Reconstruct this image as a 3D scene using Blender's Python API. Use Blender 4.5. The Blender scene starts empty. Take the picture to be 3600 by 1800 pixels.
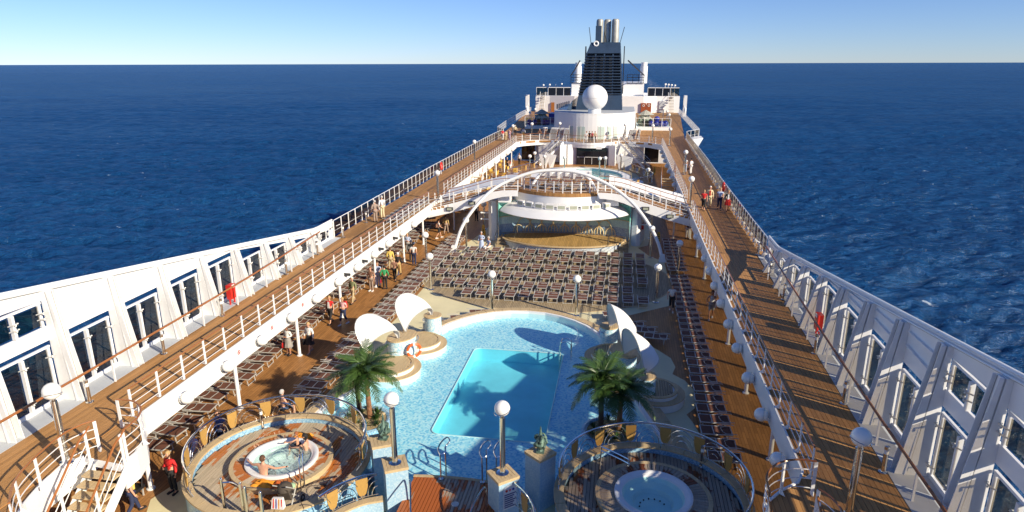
import bpy, bmesh, math, random
from math import sin, cos, pi, radians, sqrt, atan2
from mathutils import Vector, Matrix
random.seed(7)
D = bpy.data
S = bpy.context.scene
COL = S.collection

# ------------------------------------------------------------ camera, sky, sun
CAMZ = 14.4
CAM = (4.6, 0.0, CAMZ)
cam = D.cameras.new('camera'); cam.sensor_width = 36; cam.lens = 1650 / 2576 * 36
cam.clip_start = .2; cam.clip_end = 200000
camo = D.objects.new('camera', cam); COL.objects.link(camo); S.camera = camo
# columns: world x, y, z axes seen from the camera (x right, y down, z forward)
_R = ((0.98636105, 0.16457696, -0.00251163), (0.04405749, -0.2786913, -0.95936963), (-0.15859011, 0.94617418, -0.28214109))
right = Vector(_R[0]); down = Vector(_R[1]); fwd = Vector(_R[2])
mw = Matrix(((right.x, -down.x, -fwd.x, CAM[0]), (right.y, -down.y, -fwd.y, CAM[1]), (right.z, -down.z, -fwd.z, CAM[2]), (0, 0, 0, 1)))
camo.matrix_world = mw

SUN_EL = radians(26); SUN_AZ = radians(118.5)      # azimuth clockwise from +Y
w = D.worlds.new('World'); S.world = w; w.use_nodes = True
nt = w.node_tree; bg = nt.nodes['Background']
sky = nt.nodes.new('ShaderNodeTexSky'); sky.sky_type = 'NISHITA'; sky.sun_disc = False
sky.sun_elevation = SUN_EL; sky.sun_rotation = SUN_AZ; sky.altitude = 1800
sky.air_density = 1.0; sky.dust_density = 0.0; sky.ozone_density = 3.0
tint = nt.nodes.new('ShaderNodeMix'); tint.data_type = 'RGBA'; tint.blend_type = 'MULTIPLY'; tint.inputs[0].default_value = 1
nt.links.new(sky.outputs[0], tint.inputs[6]); tint.inputs[7].default_value = (.66, .775, 1.1, 1)     # cleaner, colder maritime air
nt.links.new(tint.outputs[2], bg.inputs[0]); bg.inputs[1].default_value = 0.067
sl = D.lights.new('sun', 'SUN'); sl.energy = 4.0; sl.angle = radians(.5); sl.color = (1.0, .88, .69)
so = D.objects.new('sun', sl); COL.objects.link(so)
sv = Vector((sin(SUN_AZ) * cos(SUN_EL), cos(SUN_AZ) * cos(SUN_EL), sin(SUN_EL)))
so.rotation_euler = sv.to_track_quat('Z', 'Y').to_euler(); so.location = (60, -30, 60)
vs = S.view_settings; vs.view_transform = 'Standard'; vs.look = 'None'; vs.exposure = 0.84; vs.gamma = 1.0
vs.use_curve_mapping = False
S.cycles.max_bounces = 8; S.cycles.transparent_max_bounces = 24; S.cycles.caustics_refractive = False; S.cycles.caustics_reflective = False
S.cycles.sample_clamp_indirect = 6

# ------------------------------------------------------------ mesh builder
BASE = {}
class MB:
    def __init__(s): s.v = []; s.f = []; s.m = []; s.cur = 0
    def add(s, vs, fs):
        o = len(s.v); s.v.extend(vs)
        for f in fs: s.f.append(tuple(i + o for i in f)); s.m.append(s.cur)
        return s
    def box(s, x0, x1, y0, y1, z0, z1):
        return s.add([(x0, y0, z0), (x1, y0, z0), (x1, y1, z0), (x0, y1, z0), (x0, y0, z1), (x1, y0, z1), (x1, y1, z1), (x0, y1, z1)],
                     [(3, 2, 1, 0), (4, 5, 6, 7), (0, 1, 5, 4), (1, 2, 6, 5), (2, 3, 7, 6), (3, 0, 4, 7)])
    def bar(s, a, b, w, h, up=(0, 0, 1)):
        a = Vector(a); b = Vector(b); t = (b - a).normalized(); up = Vector(up)
        if abs(t.dot(up)) > .98: up = Vector((0, 1, 0))
        x = t.cross(up).normalized(); u = x.cross(t).normalized()
        c = []
        for p in (a, b):
            for sx, sy in ((-1, -1), (1, -1), (1, 1), (-1, 1)): c.append(tuple(p + x * (sx * w / 2) + u * (sy * h / 2)))
        return s.add(c, [(0, 1, 2, 3), (7, 6, 5, 4), (4, 5, 1, 0), (5, 6, 2, 1), (6, 7, 3, 2), (7, 4, 0, 3)])
    def hexa(s, c): return s.add(c, [(3, 2, 1, 0), (4, 5, 6, 7), (0, 1, 5, 4), (1, 2, 6, 5), (2, 3, 7, 6), (3, 0, 4, 7)])
    def path(s, pts, r, n=6, closed=False, r2=None):
        pts = [Vector(p) for p in pts]; N = len(pts); rings = []; up = None
        for i, p in enumerate(pts):
            if closed: t = pts[(i + 1) % N] - pts[i - 1]
            else: t = pts[min(i + 1, N - 1)] - pts[max(i - 1, 0)]
            t.normalize()
            if up is None: up = Vector((0, 0, 1)) if abs(t.z) < .9 else Vector((1, 0, 0))
            x = t.cross(up).normalized(); up = x.cross(t).normalized()
            rr = r if not callable(r) else r(i / (N - 1))
            rings.append([tuple(p + (x * cos(2 * pi * k / n) * rr + up * sin(2 * pi * k / n) * (rr if r2 is None else r2))) for k in range(n)])
        vs = [q for R in rings for q in R]; fs = []
        for i in range(N if closed else N - 1):
            j = (i + 1) % N
            for k in range(n): k2 = (k + 1) % n; fs.append((i * n + k, i * n + k2, j * n + k2, j * n + k))
        if not closed: fs.append(tuple(range(n))[::-1]); fs.append(tuple((N - 1) * n + k for k in range(n)))
        return s.add(vs, fs)
    def tube(s, a, b, r, r2=None, n=8):
        r2 = r if r2 is None else r2
        return s.path([a, b], (lambda t: r + (r2 - r) * t), n)
    def lathe(s, prof, c=(0, 0, 0), n=16, a0=0, a1=2 * pi):
        full = abs(a1 - a0 - 2 * pi) < 1e-4; m = n if full else n + 1; vs = []
        for (r, z) in prof:
            for k in range(m): a = a0 + (a1 - a0) * k / n; vs.append((c[0] + r * cos(a), c[1] + r * sin(a), c[2] + z))
        fs = []
        for i in range(len(prof) - 1):
            for k in range(n):
                k2 = (k + 1) % m; fs.append((i * m + k, i * m + k2, (i + 1) * m + k2, (i + 1) * m + k))
        return s.add(vs, fs)
    def sphere(s, c, r, n=14, k=9, sz=1.0):
        return s.lathe([(max(1e-4, r * sin(pi * i / k)), -r * sz * cos(pi * i / k)) for i in range(k + 1)], c, n)
    def prism(s, poly, z0, z1):
        n = len(poly); vs = [(p[0], p[1], z0) for p in poly] + [(p[0], p[1], z1) for p in poly]
        a = sum(poly[i][0] * poly[(i + 1) % n][1] - poly[(i + 1) % n][0] * poly[i][1] for i in range(n))
        if a < 0: vs = [(p[0], p[1], z0) for p in poly[::-1]] + [(p[0], p[1], z1) for p in poly[::-1]]
        fs = [tuple(range(n))[::-1], tuple(range(n, 2 * n))] + [(i, (i + 1) % n, n + (i + 1) % n, n + i) for i in range(n)]
        return s.add(vs, fs)
    def ring(s, inner, outer, z0, z1):
        """closed band between two loops of the same length"""
        n = len(inner); vs = []
        for L, z in ((inner, z0), (outer, z0), (outer, z1), (inner, z1)): vs += [(p[0], p[1], z) for p in L]
        fs = []
        for i in range(n):
            j = (i + 1) % n
            for a, b in ((0, 1), (1, 2), (2, 3), (3, 0)): fs.append((a * n + i, a * n + j, b * n + j, b * n + i))
        return s.add(vs, fs)
    def band(s, pts, z0, z1, t=.05, side=1):
        """upright wall of thickness t along an open plan line; z0, z1 may be lists"""
        n = len(pts); P = [Vector((p[0], p[1])) for p in pts]
        Z0 = z0 if isinstance(z0, (list, tuple)) else [z0] * n; Z1 = z1 if isinstance(z1, (list, tuple)) else [z1] * n
        vs = []
        for i in range(n):
            d = (P[min(i + 1, n - 1)] - P[max(i - 1, 0)]).normalized(); q = Vector((-d.y, d.x)) * t * side
            a = P[i]; b = P[i] + q
            vs += [(a.x, a.y, Z0[i]), (b.x, b.y, Z0[i]), (b.x, b.y, Z1[i]), (a.x, a.y, Z1[i])]
        fs = []
        for i in range(n - 1):
            for a, b in ((0, 1), (1, 2), (2, 3), (3, 0)): fs.append((i * 4 + a, i * 4 + b, i * 4 + 4 + b, i * 4 + 4 + a))
        fs += [(3, 2, 1, 0), tuple(4 * (n - 1) + k for k in range(4))]
        return s.add(vs, fs)
    def build(s, name, mat, parent=None, smooth=False, world=True, bevel=0):
        v = s.v
        if parent is not None and world:
            b = BASE.get(parent.name, Vector((0, 0, 0)))
            if b.length > 0: v = [(p[0] - b.x, p[1] - b.y, p[2] - b.z) for p in v]
        me = D.meshes.new(name); me.from_pydata(v, [], s.f)
        for m in (mat if isinstance(mat, (list, tuple)) else [mat]): me.materials.append(m)
        if isinstance(mat, (list, tuple)): me.polygons.foreach_set('material_index', s.m)
        bm = bmesh.new(); bm.from_mesh(me); bmesh.ops.recalc_face_normals(bm, faces=bm.faces); bm.to_mesh(me); bm.free()
        if smooth:
            me.polygons.foreach_set('use_smooth', [True] * len(me.polygons))
            try: me.set_sharp_from_angle(angle=radians(40))
            except Exception: pass
        me.update()
        return link(D.objects.new(name, me), parent)
def link(o, parent=None):
    COL.objects.link(o)
    if parent is not None: o.parent = parent; BASE[o.name] = BASE.get(parent.name, Vector((0, 0, 0))).copy()
    return o
def thing(name, label, cat, loc=(0, 0, 0), rz=0, group=None):
    o = D.objects.new(name, None); COL.objects.link(o); o.location = loc; o.rotation_euler = (0, 0, rz); o.empty_display_size = .2
    BASE[o.name] = Vector(loc); return tag(o, label, cat, group)
def tag(o, label, cat, group=None):
    assert 4 <= len(label.split()) <= 16 or label == 'x', label
    o['label'] = label; o['category'] = cat
    if group: o['group'] = group
    return o
def struct(o, label=None):
    o['kind'] = 'structure'
    if label: o['label'] = label
    return o
KIDS = {}
def dup(root, loc, rz=0, label=None, group=None, scale=None):
    if root.name not in KIDS:
        KIDS[root.name] = [(c, list(c.children)) for c in root.children]
    r = root.copy(); COL.objects.link(r); r.location = loc; r.rotation_euler = (0, 0, rz)
    if label: r['label'] = label
    if group: r['group'] = group
    if scale: r.scale = scale
    BASE[r.name] = Vector(loc)
    for c, gs in KIDS[root.name]:
        d = c.copy(); COL.objects.link(d); d.parent = r
        for g in gs: e = g.copy(); COL.objects.link(e); e.parent = d
    return r
class Rep:
    """first call places the prototype itself, later calls copy it"""
    def __init__(s, root): s.root = root; s.used = False
    def __call__(s, loc, rz=0, label=None, scale=None):
        if not s.used:
            s.used = True; r = s.root; KIDS[r.name] = [(c, list(c.children)) for c in r.children]
            r.location = loc; r.rotation_euler = (0, 0, rz)
            if label: r['label'] = label
            if scale: r.scale = scale
            return r
        return dup(s.root, loc, rz, label, None, scale)
ORD = 'nearest second third fourth fifth sixth seventh eighth ninth tenth eleventh twelfth thirteenth fourteenth fifteenth sixteenth seventeenth eighteenth nineteenth twentieth'.split()
TENS = {2: 'twenty', 3: 'thirty', 4: 'forty'}
def nth(i):
    if i < 20: return ORD[i] if i else 'first'
    n = i + 1; t = TENS[n // 10]
    return {20: 'twentieth', 30: 'thirtieth', 40: 'fortieth'}[n] if n % 10 == 0 else t + '-' + nth(n % 10 - 1)
def arc(c, r, a0, a1, n): return [(c[0] + r * cos(a0 + (a1 - a0) * i / n), c[1] + r * sin(a0 + (a1 - a0) * i / n)) for i in range(n + 1)]
def smoothline(P, n=6):
    """Catmull-Rom through P (any dimension)"""
    out = []; N = len(P)
    for i in range(N - 1):
        p0, p1, p2, p3 = P[max(i - 1, 0)], P[i], P[i + 1], P[min(i + 2, N - 1)]
        for k in range(n):
            t = k / n; out.append(tuple(.5 * (2 * b + (c - a) * t + (2 * a - 5 * b + 4 * c - d) * t * t + (3 * b - a - 3 * c + d) * t ** 3) for a, b, c, d in zip(p0, p1, p2, p3)))
    out.append(tuple(P[-1])); return out

# ------------------------------------------------------------ materials
MATS = {}
def newmat(name):
    m = D.materials.new(name); m.use_nodes = True; n = m.node_tree; return m, n, n.nodes['Principled BSDF']
def N(nt, t, **kw):
    n = nt.nodes.new('ShaderNode' + t)
    for k, v in kw.items(): setattr(n, k, v)
    return n
def coord(nt, scale=1.0, rot=0.0, obj=False):
    """world metres (or the object's own metres)"""
    if obj: t = N(nt, 'TexCoord'); out = t.outputs['Object']
    else: g = N(nt, 'NewGeometry'); out = g.outputs['Position']
    mp = N(nt, 'Mapping'); nt.links.new(out, mp.inputs[0])
    mp.inputs['Scale'].default_value = scale if isinstance(scale, (tuple, list)) else (scale,) * 3
    mp.inputs['Rotation'].default_value = (0, 0, rot); return mp.outputs[0]
def mixc(nt, f, a, b):
    m = N(nt, 'Mix', data_type='RGBA')
    for v, i in ((f, 0), (a, 6), (b, 7)):
        if hasattr(v, 'links'): nt.links.new(v, m.inputs[i])
        else: m.inputs[i].default_value = v if i == 0 else (*v, 1)
    return m.outputs[2]
def ramp(nt, f, stops):
    r = N(nt, 'ValToRGB'); nt.links.new(f, r.inputs[0]); e = r.color_ramp.elements
    while len(e) < len(stops): e.new(.5)
    for x, (p, c) in zip(e, stops): x.position = p; x.color = (*c, 1) if isinstance(c, (tuple, list)) else (c, c, c, 1)
    return r.outputs[0]
def noise(nt, co, scale, detail=3, rough=.5, dist=0):
    n = N(nt, 'TexNoise'); nt.links.new(co, n.inputs['Vector']); n.inputs['Scale'].default_value = scale
    n.inputs['Detail'].default_value = detail; n.inputs['Roughness'].default_value = rough; n.inputs['Distortion'].default_value = dist
    return n.outputs[0]
def bump(nt, b, h, strength, dist=.02):
    n = N(nt, 'Bump'); n.inputs['Strength'].default_value = strength; n.inputs['Distance'].default_value = dist
    nt.links.new(h, n.inputs['Height']); nt.links.new(n.outputs[0], b.inputs['Normal']); return n
def paint(name, c, rough=.4, metal=0.0, var=.12, scale=1.3, bumps=.05, spec=.5, grain=60, coat=0):
    m, n, b = newmat(name); co = coord(n, obj=False)
    f = noise(n, co, scale, 5, .6); d = tuple(x * (1 - var) for x in c); l = tuple(min(1, x * (1 + var * .6)) for x in c)
    n.links.new(mixc(n, ramp(n, f, [(.3, 0.0), (.7, 1.0)]), d, l), b.inputs['Base Color'])
    b.inputs['Roughness'].default_value = rough; b.inputs['Metallic'].default_value = metal; b.inputs['Specular IOR Level'].default_value = spec
    if coat: b.inputs['Coat Weight'].default_value = coat
    if bumps: bump(n, b, noise(n, co, grain, 2), bumps, .01)
    MATS[name] = m; return m
def wood(name, c, rough=.55, rot=0.0, var=.35, seam=None, plank=(1.6, .13), perobj=False, wet=None, wetrange=(.52, .6), wetscale=.8, wc=(0, 0, 0), spec=.35):
    """teak: grain along Y; seam = darker caulk lines of a plank pattern (brick texture) in world metres"""
    m, n, b = newmat(name); co = coord(n, (9, .7, 9), rot); co1 = coord(n, 1.0, rot)
    g = noise(n, co, 2.2, 4, .65); d = tuple(x * (1 - var) for x in c); l = tuple(min(1, x * (1 + var * .5)) for x in c)
    col = mixc(n, ramp(n, g, [(.25, 0.0), (.75, 1.0)]), d, l)
    big = noise(n, coord(n, 1.0), .35, 4, .6)
    col = mixc(n, ramp(n, big, [(.35, 0.0), (.65, .35)]), col, tuple(x * .72 for x in c))
    if perobj:
        oi = N(n, 'ObjectInfo'); col = mixc(n, ramp(n, oi.outputs['Random'], [(0, 0.0), (1, .6)]), col, tuple(x * .55 for x in c))
    if seam is not None:
        br = N(n, 'TexBrick'); sw = N(n, 'Mapping'); n.links.new(co1, sw.inputs[0]); sw.inputs['Rotation'].default_value = (0, 0, pi / 2)
        n.links.new(sw.outputs[0], br.inputs['Vector']); br.inputs['Scale'].default_value = 1; br.inputs['Mortar Size'].default_value = .008; br.inputs['Mortar Smooth'].default_value = .2
        br.inputs['Brick Width'].default_value = plank[0]; br.inputs['Row Height'].default_value = plank[1]
        br.inputs['Color1'].default_value = (1, 1, 1, 1); br.inputs['Color2'].default_value = (.7, .7, .7, 1); br.inputs['Mortar'].default_value = (*seam, 1)
        mu = N(n, 'Mix', data_type='RGBA', blend_type='MULTIPLY'); mu.inputs[0].default_value = 1; n.links.new(col, mu.inputs[6]); n.links.new(br.outputs[0], mu.inputs[7]); col = mu.outputs[2]
    b.inputs['Roughness'].default_value = rough; b.inputs['Specular IOR Level'].default_value = spec
    if wet:
        wn = noise(n, coord(n, (1, .45, 1)), wetscale, 5, .62, .4); k = ramp(n, wn, [(wetrange[0], 0.0), (wetrange[1], 1.0)])
        if perobj:
            oi2 = N(n, 'ObjectInfo'); ad = N(n, 'Math', operation='MULTIPLY_ADD'); n.links.new(oi2.outputs['Random'], ad.inputs[0]); ad.inputs[1].default_value = .09; n.links.new(wn, ad.inputs[2])
            k = ramp(n, ad.outputs[0], [(wetrange[0] + .045, 0.0), (wetrange[1] + .045, 1.0)])
        col = mixc(n, k, col, wet); rr = N(n, 'MapRange'); n.links.new(k, rr.inputs[0]); rr.inputs[3].default_value = rough; rr.inputs[4].default_value = .22; n.links.new(rr.outputs[0], b.inputs['Roughness'])
    n.links.new(col, b.inputs['Base Color']); bump(n, b, g, .15, .006); MATS[name] = m; return m
def glass(name, tint, gloss=.10, rough=.02):
    m = D.materials.new(name); m.use_nodes = True; n = m.node_tree; n.nodes.clear()
    out = N(n, 'OutputMaterial'); t = N(n, 'BsdfTransparent'); t.inputs[0].default_value = (*tint, 1)
    g = N(n, 'BsdfGlossy'); g.inputs['Roughness'].default_value = rough; g.inputs[0].default_value = (1, 1, 1, 1)
    lw = N(n, 'Fresnel'); lw.inputs[0].default_value = 1.5; mx = N(n, 'MixShader')
    gm = N(n, 'NewGeometry'); iv = N(n, 'Math', operation='SUBTRACT'); iv.inputs[0].default_value = 1; n.links.new(gm.outputs['Backfacing'], iv.inputs[1])
    mu = N(n, 'Math', operation='MULTIPLY'); n.links.new(lw.outputs[0], mu.inputs[0]); n.links.new(iv.outputs[0], mu.inputs[1])
    n.links.new(mu.outputs[0], mx.inputs[0]); n.links.new(t.outputs[0], mx.inputs[1]); n.links.new(g.outputs[0], mx.inputs[2]); n.links.new(mx.outputs[0], out.inputs[0])
    MATS[name] = m; return m
def waterm(name, tint, scale=3.0, strength=.25, ior=1.33, foam=0.0, foamcol=(.8, .9, .88), dist=.05):
    m = D.materials.new(name); m.use_nodes = True; n = m.node_tree; n.nodes.clear()
    out = N(n, 'OutputMaterial'); t = N(n, 'BsdfTransparent'); t.inputs[0].default_value = (*tint, 1)
    g = N(n, 'BsdfGlossy'); g.inputs['Roughness'].default_value = .04; fr = N(n, 'Fresnel'); fr.inputs[0].default_value = ior
    co = coord(n); h1 = noise(n, co, scale, 4, .55, .8); bp = N(n, 'Bump'); bp.inputs['Strength'].default_value = strength; bp.inputs['Distance'].default_value = dist
    n.links.new(h1, bp.inputs['Height']); n.links.new(bp.outputs[0], g.inputs['Normal']); n.links.new(bp.outputs[0], fr.inputs['Normal'])
    gm = N(n, 'NewGeometry'); iv = N(n, 'Math', operation='SUBTRACT'); iv.inputs[0].default_value = 1; n.links.new(gm.outputs['Backfacing'], iv.inputs[1])
    mu = N(n, 'Math', operation='MULTIPLY'); n.links.new(fr.outputs[0], mu.inputs[0]); n.links.new(iv.outputs[0], mu.inputs[1])
    mx = N(n, 'MixShader'); n.links.new(mu.outputs[0], mx.inputs[0]); n.links.new(t.outputs[0], mx.inputs[1]); n.links.new(g.outputs[0], mx.inputs[2]); res = mx.outputs[0]
    if foam:
        d = N(n, 'BsdfDiffuse'); d.inputs[0].default_value = (*foamcol, 1); fn = noise(n, co, 9, 5, .7, .5); k = ramp(n, fn, [(.42, foam * .35), (.72, min(1, foam * 1.3))])
        m2 = N(n, 'MixShader'); n.links.new(k, m2.inputs[0]); n.links.new(res, m2.inputs[1]); n.links.new(d.outputs[0], m2.inputs[2]); res = m2.outputs[0]
    n.links.new(res, out.inputs[0]); MATS[name] = m; return m
def mosaic(name, cols, cell=14.0, rough=.3, bumps=.25, grad=None):
    """small glass tiles, each its own tint; grad=(axis, lo, hi) drifts the tile mix as the laid pattern does"""
    m, n, b = newmat(name); co = coord(n, cell)
    vo = N(n, 'TexVoronoi', feature='F1', distance='CHEBYCHEV'); vo.inputs['Randomness'].default_value = .25; vo.inputs['Scale'].default_value = 1; n.links.new(co, vo.inputs['Vector'])
    sp = N(n, 'SeparateColor'); n.links.new(vo.outputs['Color'], sp.inputs[0]); f = sp.outputs[0]
    if grad:
        sx = N(n, 'SeparateXYZ'); ge = N(n, 'NewGeometry'); n.links.new(ge.outputs['Position'], sx.inputs[0]); mr = N(n, 'MapRange'); n.links.new(sx.outputs[grad[0]], mr.inputs[0])
        mr.inputs[1].default_value = grad[1]; mr.inputs[2].default_value = grad[2]; mr.inputs[3].default_value = -.45; mr.inputs[4].default_value = .45
        ad = N(n, 'Math', operation='ADD', use_clamp=True); n.links.new(f, ad.inputs[0]); n.links.new(mr.outputs[0], ad.inputs[1]); f = ad.outputs[0]
    k = len(cols); col = ramp(n, f, [((i + .5) / k, c) for i, c in enumerate(cols)])
    n.links.new(col, b.inputs['Base Color']); b.inputs['Roughness'].default_value = rough; bump(n, b, vo.outputs['Distance'], -bumps, .01); MATS[name] = m; return m

WHITE = paint('white_paint', (.82, .82, .81), .38, var=.05, scale=.7, bumps=.02)
WHITE2 = paint('white_enamel', (.78, .78, .765), .3, var=.06, scale=2.5, bumps=.02)
GREYDECK = paint('grey_deck_coating', (.50, .53, .56), .6, var=.10, scale=1.1, bumps=.12, grain=90)
CREAM = paint('cream_deck_coating', (.74, .67, .41), .6, var=.10, scale=.6, bumps=.1, grain=70)
ALU = paint('brushed_alloy', (.58, .57, .53), .36, .25, var=.1, scale=6, bumps=.05)
CHROME = paint('polished_steel', (.75, .74, .70), .12, 1.0, var=.08, scale=4, bumps=0)
SHADELINE = paint('grey_shade_line', (.30, .31, .31), .7, bumps=0)  # grey for painted shade lines on the wind screens
GLOBE = paint('opal_globe', (.86, .85, .80), .22, var=.03, scale=3, bumps=0, coat=.3)
SLING = paint('brown_mesh_fabric', (.16, .064, .038), .75, var=.3, scale=3, bumps=.25, grain=240)
RED = paint('red_paint', (.62, .03, .02), .35, var=.1)
BLACKM = paint('black_rubber', (.018, .018, .02), .5, var=.2)
DARKGL = paint('dark_window_glass', (.012, .014, .018), .06, var=.2, bumps=0, spec=.7)
NAVY = paint('navy_funnel_paint', (.035, .06, .105), .26, var=.2, scale=.5, bumps=.04)
NAVYD = paint('dark_funnel_interior', (.008, .012, .02), .6, var=.3)
PIPE = paint('sooty_grey_steel', (.42, .42, .38), .45, .3, var=.3, scale=.6, bumps=.06)
BRONZE = paint('green_bronze', (.12, .20, .16), .55, .4, var=.6, scale=7, bumps=.5, grain=18)
YELLOW = paint('yellow_plastic', (.72, .42, .05), .5, var=.2)
BLUEP = paint('blue_plastic', (.02, .03, .30), .35, var=.2)
ROCK = paint('grey_fake_rock', (.42, .42, .36), .8, var=.5, scale=5, bumps=.6, grain=9)
SAIL = paint('white_sailcloth', (.84, .84, .82), .6, var=.04, scale=1.2, bumps=.06, grain=30)
SANDM = paint('tan_gravel', (.42, .32, .17), .9, var=.6, scale=9, bumps=.8, grain=25)
TEAKP = wood('teak_promenade', (.52, .27, .095), .62, perobj=True, var=.22)
TEAKF = wood('teak_promenade_far', (.50, .26, .09), .62, seam=(.35, .3, .25), plank=(2.2, .14), var=.22)
CORK = wood('orange_deck_planking', (.50, .24, .078), .5, seam=(.42, .36, .3), plank=(.9, .13), var=.22)
TEAKG = wood('weathered_teak', (.50, .39, .235), .6, seam=(.16, .13, .1), plank=(2.0, .105), var=.3)
TEAKR = wood('pool_rim_teak', (.60, .45, .25), .55, var=.3)
TEAKS = wood('stage_teak', (.56, .36, .13), .5, seam=(.28, .2, .13), plank=(3.0, .13), var=.2)
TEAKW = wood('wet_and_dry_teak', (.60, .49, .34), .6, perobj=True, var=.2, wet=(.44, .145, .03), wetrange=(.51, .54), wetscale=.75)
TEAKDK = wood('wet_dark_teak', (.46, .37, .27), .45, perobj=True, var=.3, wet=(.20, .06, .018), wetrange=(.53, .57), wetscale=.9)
TEAKCT = wood('wet_centre_teak', (.46, .37, .27), .4, perobj=True, var=.3, wet=(.40, .11, .022), wetrange=(.42, .46), wetscale=.9)
VARN = wood('varnished_handrail', (.36, .13, .03), .22, var=.3, spec=.6)
PADDLE = wood('honey_wood', (.46, .275, .08), .35, var=.15)
MOS = mosaic('blue_white_mosaic', [(.62, .76, .80), (.36, .60, .72), (.24, .50, .66), (.70, .80, .80)], 22, grad=(2, 2.4, 0.0))
MOSP = mosaic('pale_pillar_mosaic', [(.36, .52, .62), (.28, .46, .60), (.44, .58, .66)], 22)
MOSB = mosaic('blue_mosaic', [(.16, .34, .52), (.26, .46, .62), (.38, .58, .70)], 22)
POOLM = mosaic('pool_floor_mosaic', [(.92, .96, .95), (.70, .88, .93), (.42, .74, .86), (.30, .60, .80), (.80, .93, .95)], 13, bumps=.1)
POOLD = paint('deep_pool_lining', (.26, .70, .80), .4, var=.12, scale=.7, bumps=0)
GLASS = glass('smoked_glass', (.60, .56, .48)); GLASSM = glass('tinted_side_glass', (.56, .55, .50)); GLASSC = glass('clear_green_glass', (.80, .88, .85))
WATER = waterm('pool_water', (.74, .94, .97), 2.6, .35); WATERD = waterm('tub_water', (.74, .98, .96), 3, .3)
FOAMW = waterm('foaming_tub_water', (.75, .92, .90), 6, .6, foam=.55, foamcol=(.66, .80, .76))
SKIN = paint('skin', (.62, .34, .22), .5, var=.1, scale=8, bumps=0); SKIN2 = paint('tanned_skin', (.42, .20, .12), .5, var=.1, scale=8, bumps=0)
def cloth(name, c): return paint(name, c, .8, var=.2, scale=7, bumps=.2, grain=110)
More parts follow.
